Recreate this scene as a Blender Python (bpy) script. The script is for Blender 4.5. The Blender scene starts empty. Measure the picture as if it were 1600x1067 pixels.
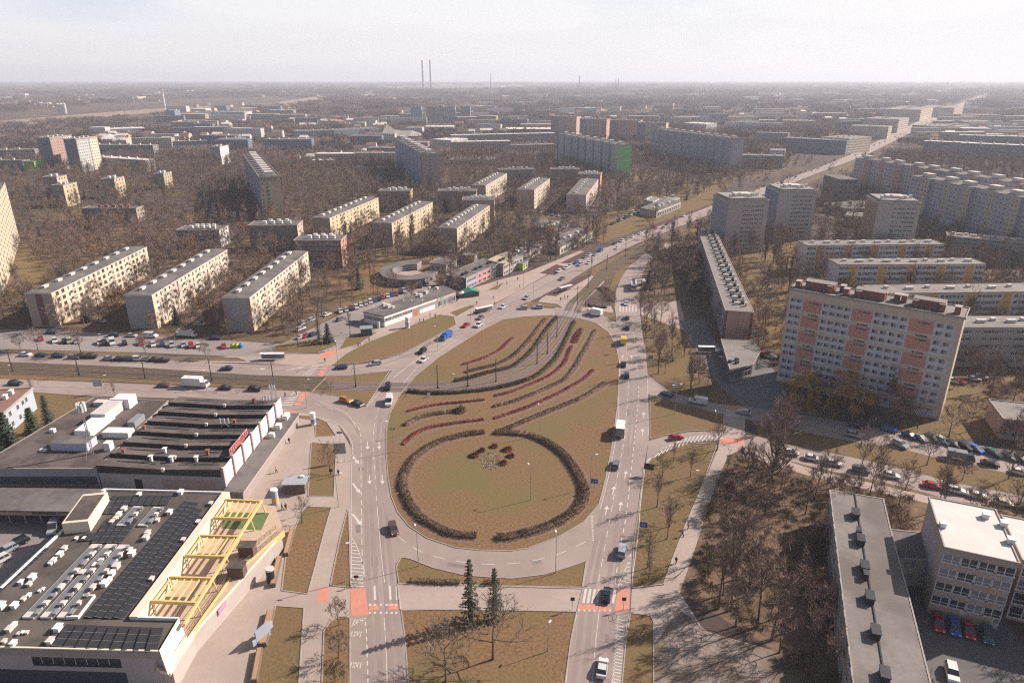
import bpy, math, random
from mathutils import Vector, Matrix
sc = bpy.context.scene
R = math.radians
# ------------------------------------------------------------------ camera
FPX, HC = 1067.0, 95.0                       # focal length in photo pixels, camera height (m)
PITCH = math.atan(410.5 / FPX)
cam = bpy.data.objects.new('camera', bpy.data.cameras.new('camera'))
sc.collection.objects.link(cam)
cam.data.sensor_width = 36.0; cam.data.lens = 24.0075
cam.data.clip_start = 1.0; cam.data.clip_end = 60000.0
cam.location = (0, 0, HC); cam.rotation_euler = (math.pi/2 - PITCH, 0, 0)
sc.camera = cam
# ------------------------------------------------------------------ world + sun
SUN_EL, SUN_AZ = 34.0, 23.0                  # elevation; direction TO the sun measured from +X towards +Y
w = bpy.data.worlds.new('World'); sc.world = w; w.use_nodes = True
nt = w.node_tree; nt.nodes.clear()
sky = nt.nodes.new('ShaderNodeTexSky'); sky.sky_type = 'NISHITA'; sky.sun_disc = False
sky.sun_elevation = R(SUN_EL); sky.sun_rotation = R(90 - SUN_AZ)
sky.altitude = 200; sky.air_density = 1.0; sky.dust_density = 3.0; sky.ozone_density = 1.0
bg = nt.nodes.new('ShaderNodeBackground'); bg.inputs[1].default_value = 0.064
tc = nt.nodes.new('ShaderNodeTexCoord'); mp = nt.nodes.new('ShaderNodeMapping')
mp.inputs['Scale'].default_value = (1.0, 1.0, 6.0)
nz = nt.nodes.new('ShaderNodeTexNoise'); nz.inputs['Scale'].default_value = 1.7; nz.inputs['Detail'].default_value = 6
rp = nt.nodes.new('ShaderNodeValToRGB'); rp.color_ramp.elements[0].position = 0.44; rp.color_ramp.elements[1].position = 0.62
rp.color_ramp.elements[0].color = (6.8, 7.6, 9.1, 1); rp.color_ramp.elements[1].color = (9.7, 9.7, 9.75, 1)
sx = nt.nodes.new('ShaderNodeSeparateXYZ'); el = nt.nodes.new('ShaderNodeMapRange'); el.inputs[1].default_value = 0.11; el.inputs[2].default_value = 0.24; el.inputs[3].default_value = 0.92; el.inputs[4].default_value = 0.0
mx = nt.nodes.new('ShaderNodeMixRGB')          # low band of pale high haze over the physical sky
out = nt.nodes.new('ShaderNodeOutputWorld')
L = nt.links.new
L(tc.outputs['Generated'], mp.inputs[0]); L(mp.outputs[0], nz.inputs['Vector']); L(nz.outputs[0], rp.inputs[0]); L(tc.outputs['Generated'], sx.inputs[0]); L(sx.outputs[2], el.inputs[0])
lo = nt.nodes.new('ShaderNodeMapRange'); lo.inputs[1].default_value = 0.0; lo.inputs[2].default_value = 0.085; cm = nt.nodes.new('ShaderNodeMixRGB'); cm.inputs[1].default_value = (10.8, 10.2, 9.7, 1)
L(sx.outputs[2], lo.inputs[0]); L(lo.outputs[0], cm.inputs[0]); L(rp.outputs[0], cm.inputs[2])
L(el.outputs[0], mx.inputs[0]); L(sky.outputs[0], mx.inputs[1]); L(cm.outputs[0], mx.inputs[2])
L(mx.outputs[0], bg.inputs[0]); L(bg.outputs[0], out.inputs[0])
sd = bpy.data.lights.new('sun', 'SUN'); sd.energy = 5.0; sd.angle = R(0.53); sd.color = (1.0, 0.90, 0.80)
sun = bpy.data.objects.new('sun', sd); sc.collection.objects.link(sun)
sv = Vector((math.cos(R(SUN_EL))*math.cos(R(SUN_AZ)), math.cos(R(SUN_EL))*math.sin(R(SUN_AZ)), math.sin(R(SUN_EL))))
sun.rotation_euler = sv.to_track_quat('Z', 'Y').to_euler(); sun.location = (300, 100, 400)
sc.view_settings.view_transform = 'Standard'; sc.view_settings.look = 'None'
sc.view_settings.exposure = 0.68; sc.view_settings.gamma = 1.0
sc.render.engine = 'CYCLES'
cy = sc.cycles
sc.cycles.pixel_filter_type = 'BLACKMAN_HARRIS'; sc.cycles.filter_width = 1.2
cy.use_denoising = False; cy.max_bounces = 4; cy.diffuse_bounces = 2; cy.glossy_bounces = 2
cy.transparent_max_bounces = 4; cy.volume_bounces = 1; cy.use_adaptive_sampling = False; cy.sample_clamp_indirect = 3.0
# ------------------------------------------------------------------ geometry helpers
cP, sP = math.cos(PITCH), math.sin(PITCH)
def P(x, y, z=0.0):
    """photo pixel (1600 wide) -> world point on the plane at height z"""
    u = (x - 800) / FPX; v = (533.5 - y) / FPX
    dx, dy, dz = u, cP + v*sP, -sP + v*cP
    t = (z - HC) / dz
    return Vector((dx*t, dy*t, z))
def PL(pts, z=0.0): return [P(a, b, z) for a, b in pts]
def smooth(pts, closed=False, n=5):
    """Catmull-Rom through 2-D points"""
    out = []; N = len(pts)
    rng = range(N) if closed else range(N-1)
    for i in rng:
        g = lambda k: Vector(pts[k % N][:2]) if closed else Vector(pts[min(max(k, 0), N-1)][:2])
        p0, p1, p2, p3 = g(i-1), g(i), g(i+1), g(i+2)
        for k in range(n):
            t = k/n
            out.append(0.5*((2*p1) + (p2-p0)*t + (2*p0-5*p1+4*p2-p3)*t*t + (3*p1-p0-3*p2+p3)*t**3))
    if not closed: out.append(Vector(pts[-1][:2]))
    return out
def inside(p, poly):
    x, y = p[0], p[1]; c = False; n = len(poly); j = n-1
    for i in range(n):
        xi, yi = poly[i][0], poly[i][1]; xj, yj = poly[j][0], poly[j][1]
        if (yi > y) != (yj > y) and x < (xj-xi)*(y-yi)/(yj-yi) + xi: c = not c
        j = i
    return c
COL = sc.collection
class MB:
    """collects faces; build() links them as ONE mesh object"""
    def __init__(s): s.v = []; s.f = []; s.m = []; s.mats = []
    def mi(s, m):
        if m not in s.mats: s.mats.append(m)
        return s.mats.index(m)
    def face(s, pts, m):
        b = len(s.v); s.v.extend([tuple(p) for p in pts]); s.f.append(tuple(range(b, b+len(pts)))); s.m.append(s.mi(m))
    def box(s, x0, x1, y0, y1, z0, z1, m, M=None, top=None, taper=0.0):
        c = [(x0, y0, z0), (x1, y0, z0), (x1, y1, z0), (x0, y1, z0),
             (x0+taper, y0+taper, z1), (x1-taper, y0+taper, z1), (x1-taper, y1-taper, z1), (x0+taper, y1-taper, z1)]
        if M is not None: c = [tuple(M @ Vector(p)) for p in c]
        b = len(s.v); s.v.extend(c); i = s.mi(m); j = s.mi(top) if top else i
        for q, k in (((0, 3, 2, 1), i), ((4, 5, 6, 7), j), ((0, 1, 5, 4), i), ((1, 2, 6, 5), i), ((2, 3, 7, 6), i), ((3, 0, 4, 7), i)):
            s.f.append(tuple(b+t for t in q)); s.m.append(k)
    def prism(s, poly, z0, z1, m, top=None, bottom=False):
        """poly CCW list of xy; vertical walls and a lid"""
        n = len(poly); b = len(s.v)
        s.v.extend([(p[0], p[1], z0) for p in poly]); s.v.extend([(p[0], p[1], z1) for p in poly])
        i = s.mi(m); j = s.mi(top) if top else i
        for k in range(n):
            s.f.append((b+k, b+(k+1) % n, b+n+(k+1) % n, b+n+k)); s.m.append(i)
        s.f.append(tuple(b+n+k for k in range(n))); s.m.append(j)
        if bottom: s.f.append(tuple(b+n-1-k for k in range(n))); s.m.append(i)
    def tube(s, p, q, r0, r1, m, n=6, cap=True):
        p = Vector(p); q = Vector(q); d = (q-p)
        if d.length < 1e-6: return
        d.normalize(); a = d.orthogonal().normalized(); c = d.cross(a)
        b = len(s.v); i = s.mi(m)
        for (o, r) in ((p, r0), (q, r1)):
            for k in range(n):
                t = 2*math.pi*k/n; s.v.append(tuple(o + a*math.cos(t)*r + c*math.sin(t)*r))
        for k in range(n):
            s.f.append((b+k, b+(k+1) % n, b+n+(k+1) % n, b+n+k)); s.m.append(i)
        if cap: s.f.append(tuple(b+n+k for k in range(n))); s.m.append(i)
    def mesh(s, name):
        me = bpy.data.meshes.new(name); me.from_pydata(s.v, [], s.f)
        for m in s.mats: me.materials.append(m)
        me.polygons.foreach_set('material_index', s.m); me.update(); return me
    def build(s, name, parent=None):
        return mobj(name, s.mesh(name), parent)
def mobj(name, me, parent=None, M=None):
    o = bpy.data.objects.new(name, me); COL.objects.link(o)
    if parent is not None: o.parent = parent
    if M is not None: o.matrix_basis = M
    return o
def tag(o, label=None, cat=None, group=None, kind=None):
    if label: o['label'] = label
    if cat: o['category'] = cat
    if group: o['group'] = group
    if kind: o['kind'] = kind
    return o
def thing(name, label, cat, loc=(0, 0, 0), rz=0.0, group=None, scale=None):
    o = bpy.data.objects.new(name, None); COL.objects.link(o); o.empty_display_size = 0.5
    o.location = loc; o.rotation_euler = (0, 0, rz)
    if scale is not None: o.scale = (scale,)*3 if not hasattr(scale, '__len__') else scale
    return tag(o, label, cat, group)
ORD = ['zeroth', 'first', 'second', 'third', 'fourth', 'fifth', 'sixth', 'seventh', 'eighth', 'ninth', 'tenth', 'eleventh', 'twelfth',
       'thirteenth', 'fourteenth', 'fifteenth', 'sixteenth', 'seventeenth', 'eighteenth', 'nineteenth', 'twentieth']
def nth(i): return ORD[i] if i < len(ORD) else {0: 'twenty', 1: 'thirty', 2: 'forty', 3: 'fifty'}[(i-20)//10 if i < 60 else 3] + ('-' + ORD[i % 10] if i % 10 else 'th')
# ------------------------------------------------------------------ materials
def mat(name, col, rough=0.85, var=0.12, scale=0.6, metal=0.0, col2=None, scale2=None, detail=4, spec=0.3, bump=0.0):
    m = bpy.data.materials.new(name); m.use_nodes = True; t = m.node_tree; b = t.nodes['Principled BSDF']
    b.inputs['Roughness'].default_value = rough; b.inputs['Metallic'].default_value = metal
    b.inputs['Specular IOR Level'].default_value = spec
    if var <= 0 and col2 is None:
        b.inputs['Base Color'].default_value = (*col, 1); return m
    tc = t.nodes.new('ShaderNodeTexCoord'); n = t.nodes.new('ShaderNodeTexNoise')
    n.inputs['Scale'].default_value = scale; n.inputs['Detail'].default_value = detail; n.inputs['Roughness'].default_value = 0.65
    r = t.nodes.new('ShaderNodeValToRGB'); r.color_ramp.elements[0].position = 0.32; r.color_ramp.elements[1].position = 0.68
    lo = [max(0, c*(1-var)) for c in col]; hi = [min(1, c*(1+var)) for c in col]
    r.color_ramp.elements[0].color = (*lo, 1); r.color_ramp.elements[1].color = (*hi, 1)
    t.links.new(tc.outputs['Object'], n.inputs['Vector']); t.links.new(n.outputs[0], r.inputs[0])
    src = r.outputs[0]
    if col2 is not None:
        n2 = t.nodes.new('ShaderNodeTexNoise'); n2.inputs['Scale'].default_value = scale2 or scale*0.15; n2.inputs['Detail'].default_value = 3
        r2 = t.nodes.new('ShaderNodeValToRGB'); r2.color_ramp.elements[0].position = 0.45; r2.color_ramp.elements[1].position = 0.62
        x = t.nodes.new('ShaderNodeMixRGB'); x.inputs[2].default_value = (*col2, 1)
        t.links.new(tc.outputs['Object'], n2.inputs['Vector']); t.links.new(n2.outputs[0], r2.inputs[0])
        t.links.new(r2.outputs[0], x.inputs[0]); t.links.new(src, x.inputs[1]); src = x.outputs[0]
    t.links.new(src, b.inputs['Base Color'])
    if bump:
        bp = t.nodes.new('ShaderNodeBump'); bp.inputs['Strength'].default_value = bump; bp.inputs['Distance'].default_value = 0.2
        t.links.new(n.outputs[0], bp.inputs['Height']); t.links.new(bp.outputs[0], b.inputs['Normal'])
    return m
_mc = {}
def paint(c, rough=0.8, var=0.07, scale=0.35, **k):
    """plain wall / object paint, cached by colour"""
    key = (tuple(round(x, 3) for x in c), rough, var)
    if key not in _mc: _mc[key] = mat('paint', c, rough, var, scale, **k)
    return _mc[key]
def ground_mat():
    m = bpy.data.materials.new('ground'); m.use_nodes = True; t = m.node_tree; b = t.nodes['Principled BSDF']
    b.inputs['Roughness'].default_value = 0.95; b.inputs['Specular IOR Level'].default_value = 0.1
    tc = t.nodes.new('ShaderNodeTexCoord')
    def noise(s, d=5):
        n = t.nodes.new('ShaderNodeTexNoise'); n.inputs['Scale'].default_value = s; n.inputs['Detail'].default_value = d
        n.inputs['Roughness'].default_value = 0.6; t.links.new(tc.outputs['Object'], n.inputs['Vector']); return n.outputs[0]
    def ramp(src, a, c, p, q):
        r = t.nodes.new('ShaderNodeValToRGB'); r.color_ramp.elements[0].position = p; r.color_ramp.elements[1].position = q
        r.color_ramp.elements[0].color = (*a, 1); r.color_ramp.elements[1].color = (*c, 1); t.links.new(src, r.inputs[0]); return r.outputs[0]
    def mix(f, a, c):
        x = t.nodes.new('ShaderNodeMixRGB'); t.links.new(f, x.inputs[0]); t.links.new(a, x.inputs[1]); t.links.new(c, x.inputs[2]); return x.outputs[0]
    dry = ramp(noise(0.35), (0.11, 0.075, 0.048), (0.20, 0.135, 0.085), 0.3, 0.7)
    grn = ramp(noise(0.25), (0.09, 0.07, 0.032), (0.17, 0.125, 0.06), 0.3, 0.7)
    brn = ramp(noise(0.12), (0.065, 0.046, 0.043), (0.115, 0.082, 0.072), 0.3, 0.7)
    m1 = mix(ramp(noise(0.018, 3), (0, 0, 0), (1, 1, 1), 0.47, 0.58), dry, grn)
    m2 = mix(ramp(noise(0.011, 4), (0, 0, 0), (1, 1, 1), 0.38, 0.50), m1, brn)
    t.links.new(m2, b.inputs['Base Color']); return m
M_ground = ground_mat()
M_grass = mat('dry_grass', (0.185, 0.110, 0.060), 0.95, 0.36, 1.6, col2=(0.158, 0.118, 0.055), scale2=0.045, spec=0.1, bump=0.5, detail=9)
M_grassg = mat('green_grass', (0.155, 0.108, 0.054), 0.95, 0.38, 1.4, col2=(0.17, 0.11, 0.058), scale2=0.06, spec=0.1, bump=0.5, detail=9)
M_leaf = mat('leaf_litter', (0.165, 0.107, 0.074), 0.95, 0.35, 0.7, col2=(0.115, 0.08, 0.046), scale2=0.09, spec=0.1, bump=0.5)
M_asph = mat('asphalt', (0.275, 0.212, 0.192), 0.8, 0.07, 0.25, col2=(0.32, 0.25, 0.226), scale2=0.05, spec=0.25)
M_asph2 = mat('light_asphalt', (0.27, 0.225, 0.21), 0.85, 0.08, 0.3, col2=(0.23, 0.19, 0.18), scale2=0.05)
M_pave = mat('paving', (0.36, 0.285, 0.245), 0.85, 0.08, 0.8, col2=(0.32, 0.25, 0.215), scale2=0.07)
M_pave2 = mat('pink_paving', (0.37, 0.275, 0.24), 0.85, 0.08, 0.8, col2=(0.32, 0.25, 0.22), scale2=0.09)
M_worn = mat('worn_asphalt', (0.25, 0.19, 0.174), 0.75, 0.08, 0.3, col2=(0.27, 0.21, 0.192), scale2=0.08)
M_patch = mat('repair_asphalt', (0.20, 0.155, 0.145), 0.8, 0.1, 0.6)
M_kerb = mat('kerb_stone', (0.33, 0.28, 0.255), 0.8, 0.08, 1.0)
M_red = mat('red_bike_lane', (0.52, 0.215, 0.155), 0.8, 0.08, 0.6)
M_white = mat('road_paint', (0.52, 0.47, 0.44), 0.7, 0.10, 1.5)
M_track = mat('track_ballast', (0.175, 0.13, 0.115), 0.9, 0.18, 1.2)
M_rail = mat('rail_steel', (0.10, 0.08, 0.07), 0.45, 0.1, 2.0, metal=0.6)
M_trgrass = mat('track_grass', (0.115, 0.082, 0.052), 0.95, 0.25, 0.6)
M_mulch = mat('red_mulch', (0.085, 0.042, 0.037), 0.95, 0.25, 0.8)
M_dirt = mat('dirt', (0.25, 0.195, 0.165), 0.95, 0.3, 0.9, col2=(0.15, 0.11, 0.08), scale2=0.14, detail=8)
M_soil = mat('planting_soil', (0.185, 0.112, 0.078), 0.95, 0.35, 1.5, detail=8)
M_glass = mat('window_glass', (0.035, 0.04, 0.05), 0.12, 0.0, spec=0.8)
M_glass2 = mat('curtained_glass', (0.20, 0.20, 0.22), 0.3, 0.0, spec=0.6)
M_wframe = mat('window_frame', (0.55, 0.54, 0.54), 0.6, 0.0)
M_dark = mat('dark_metal', (0.03, 0.03, 0.035), 0.5, 0.0)
M_steel = mat('galvanised_steel', (0.30, 0.30, 0.31), 0.5, 0.08, 3.0, metal=0.3)
M_roof = mat('bitumen_roof', (0.118, 0.103, 0.099), 0.9, 0.2, 0.5, col2=(0.165, 0.145, 0.135), scale2=0.12, detail=8)
M_roofl = mat('light_roof', (0.22, 0.195, 0.178), 0.9, 0.12, 0.25, col2=(0.18, 0.16, 0.145), scale2=0.08)
M_roofb = mat('brown_roof', (0.082, 0.064, 0.059), 0.9, 0.22, 0.6, col2=(0.125, 0.098, 0.09), scale2=0.15, detail=8)
M_roofw = mat('pale_roof', (0.60, 0.535, 0.50), 0.85, 0.06, 0.3)
M_unit = mat('roof_unit', (0.55, 0.50, 0.46), 0.6, 0.1, 1.0)
M_unitw = mat('white_unit', (0.68, 0.66, 0.64), 0.5, 0.06, 1.0)
M_brick = mat('brick', (0.22, 0.10, 0.075), 0.9, 0.2, 2.0)
M_bark = mat('bark', (0.105, 0.08, 0.068), 0.95, 0.25, 2.0)
M_twig = mat('twigs', (0.185, 0.138, 0.116), 0.95, 0.25, 0.4)
M_twigr = mat('reddish_twigs', (0.22, 0.147, 0.118), 0.95, 0.2, 0.4)
M_twigy = mat('yellow_twigs', (0.30, 0.17, 0.055), 0.95, 0.2, 0.4)
M_twigo = mat('olive_twigs', (0.155, 0.118, 0.062), 0.95, 0.2, 0.4)
M_needle = mat('needles', (0.030, 0.045, 0.024), 0.9, 0.35, 0.8)
M_needle2 = mat('blue_needles', (0.042, 0.058, 0.046), 0.9, 0.3, 0.8)
M_needle3 = mat('olive_needles', (0.062, 0.060, 0.036), 0.9, 0.35, 0.8)
M_hedge = mat('bare_hedge', (0.16, 0.108, 0.072), 0.95, 0.3, 1.0)
M_hedged = mat('dark_hedge', (0.07, 0.054, 0.042), 0.95, 0.3, 1.0)
M_hedger = mat('red_hedge', (0.21, 0.06, 0.05), 0.95, 0.3, 1.2)
M_tyre = mat('tyre', (0.02, 0.02, 0.02), 0.8, 0.0)
M_lamp = mat('lamp_lens', (0.75, 0.75, 0.72), 0.3, 0.0)
M_tail = mat('tail_lens', (0.35, 0.02, 0.02), 0.3, 0.0)
M_yel = mat('yellow_steel', (0.63, 0.445, 0.175), 0.6, 0.05, 1.0)
M_blue = mat('sign_blue', (0.02, 0.08, 0.42), 0.5, 0.0)
# ================================================================== GROUND
FLAT = []          # (world polygon, z, bbox) of every sheet laid on the ground
GZ = [0.0]; FNAME = []
def ground_z(x, y):
    best = 0.0
    for poly, z, bb in FLAT:
        if z > best and bb[0] <= x <= bb[2] and bb[1] <= y <= bb[3] and inside((x, y), poly): best = z
    return best
def G(p, h=0.0):
    """photo pixel -> point resting on the ground"""
    q = P(*p); q = P(p[0], p[1], ground_z(q.x, q.y)); q.z = ground_z(q.x, q.y) + h; return q
KERB = MB()
def area(w, sheet=False):
    s = 0
    for i in range(len(w)):
        a = w[i]; b = w[(i+1) % len(w)]; s += a[0]*b[1]-b[0]*a[1]
    return s/2
def crosses(a, b, c, d):
    o = lambda p, q, t: (q[0]-p[0])*(t[1]-p[1])-(q[1]-p[1])*(t[0]-p[0])
    return (o(a, b, c) > 0) != (o(a, b, d) > 0) and (o(c, d, a) > 0) != (o(c, d, b) > 0)
def over(pts):
    """height of the highest sheet that the new one overlaps"""
    x0, y0, x1, y1 = min(p[0] for p in pts), min(p[1] for p in pts), max(p[0] for p in pts), max(p[1] for p in pts); z = 0.0; n = len(pts)
    for poly, pz, bb in FLAT:
        if pz <= z or bb[0] > x1 or bb[2] < x0 or bb[1] > y1 or bb[3] < y0: continue
        if any(inside(p, poly) for p in pts) or any(inside(p, pts) for p in poly): z = pz; continue
        m = len(poly)
        if any(crosses(pts[i], pts[(i+1) % n], poly[j], poly[(j+1) % m]) for i in range(n) for j in range(m)): z = pz
    return z
def sheet(name, px, m, sm=False, kerb=0, world=False, rise=0.0):
    pts = [Vector((p[0], p[1])) for p in (px if world else PL(px))]
    if sm: pts = smooth(pts, True, 4)
    if area(pts) < 0: pts = pts[::-1]
    z = over(pts) + 0.004 + rise; GZ[0] = max(GZ[0], z)
    o = MB(); o.face([(p[0], p[1], z) for p in pts], m)
    ob = o.build(name); tag(ob, kind='structure')
    FNAME.append('wood' if name == 'wood_floor' else 'soft' if name == 'lawn' and len(FNAME) < 11 else 'hard')
    FLAT.append((pts, z, (min(p[0] for p in pts), min(p[1] for p in pts), max(p[0] for p in pts), max(p[1] for p in pts))))
    if kerb:
        n = len(pts); wd = 0.2
        for i in range(n):
            a, b = pts[i], pts[(i+1) % n]; d = b-a
            if d.length < 0.05 or a.length > 700: continue
            d.normalize(); nn = Vector((d.y, -d.x))*wd
            KERB.face([(a.x, a.y, z+0.11), (b.x, b.y, z+0.11), (b.x+nn.x, b.y+nn.y, z+0.11), (a.x+nn.x, a.y+nn.y, z+0.11)][::-1], M_kerb)
            KERB.face([(a.x+nn.x, a.y+nn.y, 0), (b.x+nn.x, b.y+nn.y, 0), (b.x+nn.x, b.y+nn.y, z+0.11), (a.x+nn.x, a.y+nn.y, z+0.11)], M_kerb)
            KERB.face([(a.x, a.y, z), (b.x, b.y, z), (b.x, b.y, z+0.11), (a.x, a.y, z+0.11)][::-1], M_kerb)
    return pts
def ribbon_pts(pts, wl, wr=None):
    wr = wl if wr is None else wr; a = []; b = []
    for i, p in enumerate(pts):
        d = (pts[min(i+1, len(pts)-1)] - pts[max(i-1, 0)]); d = Vector((d[0], d[1])); d.normalize(); n = Vector((-d.y, d.x))
        q = Vector((p[0], p[1])); a.append(q + n*wl); b.append(q - n*wr)
    return a + b[::-1]
def road(name, px, w, m, kerb=0, sm=True):
    pts = [Vector((p[0], p[1])) for p in PL(px)]
    if sm: pts = smooth(pts, False, 4)
    return sheet(name, ribbon_pts(pts, w/2), m, kerb=kerb, world=True)
# base sheet to the horizon
o = MB(); S = 30000
o.face([(-S, -800, 0), (S, -800, 0), (S, S, 0), (-S, S, 0)], M_ground); tag(o.build('ground'), kind='structure')
# ---- lawns and floors of the estates (lowest sheets)
sheet('lawn', [(-420, 470), (-100, 440), (40, 380), (330, 330), (420, 420), (520, 430), (560, 480), (480, 530), (380, 540), (0, 520), (-400, 540)], M_leaf)
sheet('lawn', [(-200, 420), (38, 392), (100, 430), (60, 470), (-300, 480)], M_grassg)
sheet('lawn', [(500, 440), (600, 400), (700, 400), (690, 440), (560, 475)], M_grass)
sheet('lawn', [(960, 330), (1060, 300), (1100, 285), (1160, 270), (1110, 320), (1000, 358), (940, 380), (900, 350)], M_grassg)
sheet('lawn', [(1010, 400), (1060, 370), (1090, 370), (1140, 560), (1180, 600), (1240, 640), (1170, 640), (1050, 612), (1012, 580), (1002, 480)], M_leaf)
sheet('lawn', [(1012, 555), (1010, 490), (1060, 500), (1090, 560), (1080, 620), (1052, 612), (1014, 585)], M_grassg)
sheet('lawn', [(1140, 385), (1200, 360), (1330, 380), (1260, 440), (1230, 560), (1190, 540), (1150, 420)], M_grassg)
sheet('lawn', [(1480, 560), (1900, 520), (1900, 760), (1440, 665)], M_leaf)
sheet('lawn', [(1435, 610), (1500, 590), (1580, 640), (1560, 680), (1460, 690), (1400, 676)], M_grassg)
sheet('wood_floor', [(1137, 712), (1200, 700), (1300, 740), (1430, 775), (1460, 830), (1440, 1300), (1230, 1300), (1205, 1012), (1062, 925), (1112, 775)], M_leaf)
sheet('lawn', [(1180, 655), (1300, 650), (1420, 700), (1500, 718), (1900, 800), (1900, 850), (1480, 752), (1300, 705), (1185, 690)], M_grassg)
# ---- paving
plaza = sheet('paving', [(436, 628), (485, 640), (527, 662), (549, 700), (549, 1300), (100, 1300), (250, 1067), (380, 900), (428, 800), (352, 775)], M_pave)
sheet('paving', [(400, 567), (300, 566), (400, 549), (440, 553), (497, 553), (527, 544), (590, 514), (602, 508), (714, 471), (728, 453), (746, 448), (785, 436), (817, 428), (905, 392), (930, 395),
                 (1060, 343), (1062, 350), (869, 421), (811, 454), (741, 491), (712, 508), (600, 535), (540, 560), (512, 574)], M_pave2)
sheet('paving', [(846, 466), (888, 440), (924, 430), (945, 440), (905, 480), (955, 478), (963, 500), (880, 486), (840, 472)], M_pave2)
sheet('paving', [(-300, 515), (80, 515), (200, 523), (330, 531), (440, 537), (560, 478), (600, 460), (700, 436), (702, 446), (640, 468), (566, 487), (600, 511), (520, 548), (440, 555), (370, 557), (200, 550), (0, 545), (-300, 532)], M_asph2)
sheet('path', [(960, 478), (1062, 470), (1070, 500), (1100, 520), (1105, 560), (1080, 520), (1003, 492), (962, 490)], M_pave2)
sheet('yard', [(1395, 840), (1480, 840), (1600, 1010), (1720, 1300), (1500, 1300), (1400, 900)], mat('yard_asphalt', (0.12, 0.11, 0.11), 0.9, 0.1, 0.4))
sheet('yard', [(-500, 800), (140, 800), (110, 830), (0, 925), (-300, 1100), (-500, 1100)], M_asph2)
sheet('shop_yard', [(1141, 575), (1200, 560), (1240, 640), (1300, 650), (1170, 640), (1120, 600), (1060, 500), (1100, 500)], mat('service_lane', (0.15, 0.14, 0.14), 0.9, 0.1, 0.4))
# ---- roads
UP = [(-500, 543), (0, 552), (150, 556), (265, 562), (300, 566), (400, 569), (500, 572), (540, 571), (572, 568), (605, 560), (637, 549), (670, 532), (702, 514), (719, 503), (741, 491), (772, 476),
      (811, 454), (869, 423), (905, 405), (940, 389), (1000, 363), (1060, 339), (1130, 315), (1200, 290), (1280, 262), (1332, 240), (1440, 187), (1500, 162), (1530, 150)]
LO = [(1545, 150), (1512, 166), (1455, 192), (1350, 244), (1295, 264), (1205, 299), (1120, 331), (1060, 355), (997, 380), (966, 395), (924, 417), (888, 440), (846, 463), (820, 474), (806, 481),
      (820, 482), (849, 481), (880, 483), (940, 493), (963, 504), (980, 520), (967, 560), (962, 530), (940, 511), (911, 498), (869, 492), (820, 494), (784, 499), (751, 517), (719, 537), (686, 558), (657, 582), (641, 603),
      (625, 640), (560, 650), (572, 636), (612, 579), (575, 583), (540, 587), (480, 588), (400, 586), (200, 573), (0, 565), (-500, 556)]
sheet('road', UP + LO, M_asph)
sheet('road', [(560, 650), (575, 630), (612, 579), (640, 565), (700, 530), (800, 488), (870, 485), (940, 495), (965, 505), (990, 560), (990, 830), (985, 880), (916, 875), (887, 886), (850, 897), (800, 903), (775, 902),
               (725, 898), (675, 886), (640, 873), (618, 880), (575, 880), (560, 700)], M_asph)
sheet('road', [(-500, 572), (0, 592), (200, 599), (400, 608), (487, 612), (530, 620), (572, 637), (600, 600), (600, 720), (551, 705), (545, 685), (530, 665), (510, 655), (480, 646), (450, 640), (400, 630), (270, 622),
               (130, 618), (0, 609), (-500, 590)], M_asph)
sheet('road', [(550, 690), (610, 690), (612, 780), (640, 850), (626, 869), (618, 880), (620, 910), (626, 960), (632, 1000), (637, 1067), (655, 1300), (546, 1300), (546, 1067), (547, 875), (547, 745)], M_asph)
sheet('road', [(966, 555), (1009, 545), (1012, 585), (1014, 685), (1005, 735), (1000, 785), (997, 825), (990, 850), (986, 905), (984, 955), (977, 1000), (971, 1067), (960, 1300), (845, 1300), (884, 1067), (892, 1000), (901, 960),
               (910, 917), (916, 875), (922, 830), (935, 790), (945, 750), (955, 700), (964, 635)], M_asph)
sheet('road', [(1021, 392), (1028, 386), (1060, 368), (1075, 372), (1040, 390), (1012, 409), (1004, 428), (999, 458), (1000, 490), (1005, 529), (1009, 548), (966, 562), (963, 503), (961, 471), (963, 453), (970, 435), (982, 417), (1004, 399)], M_asph)
sheet('road', [(1009, 582), (1024, 596), (1052, 614), (1094, 625), (1131, 632), (1169, 635), (1300, 655), (1410, 676), (1532, 696), (1600, 706), (1900, 760), (1900, 810), (1600, 744), (1480, 720), (1420, 704), (1370, 696), (1280, 680), (1178, 657),
               (1131, 648), (1075, 633), (1030, 620), (1013, 616)], M_asph)
sheet('road', [(1013, 689), (1037, 682), (1075, 675), (1131, 673), (1175, 680), (1230, 694), (1320, 712), (1420, 734), (1480, 752), (1600, 775), (1900, 840), (1900, 870), (1600, 801), (1480, 780), (1430, 765), (1360, 749), (1280, 732), (1190, 708),
               (1131, 686), (1066, 690), (1028, 704), (1009, 727)], M_asph)
sheet('path', [(1165, 700), (1280, 736), (1430, 770), (1600, 812), (1900, 890), (1900, 905), (1600, 822), (1440, 784), (1280, 748), (1160, 712)], M_pave2)
# right-hand tree path, promenade and dirt
sheet('path', [(1133, 636), (1165, 637), (1163, 700), (1137, 712), (1112, 775), (1098, 820), (1080, 875), (1062, 925), (1100, 985), (1205, 1015), (1245, 1067), (1300, 1300), (1022, 1300), (1022, 970), (1017, 960),
               (985, 957), (987, 920), (1037, 914), (1050, 875), (1072, 818), (1095, 765), (1122, 700), (1131, 650)], M_pave)
sheet('path', [(622, 912), (800, 917), (910, 920), (901, 955), (800, 952), (675, 951), (626, 952)], M_pave, kerb=1)
sheet('dirt', [(1060, 950), (1110, 990), (1205, 1015), (1250, 1067), (1300, 1300), (1022, 1300), (1022, 1010)], M_dirt)
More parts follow.
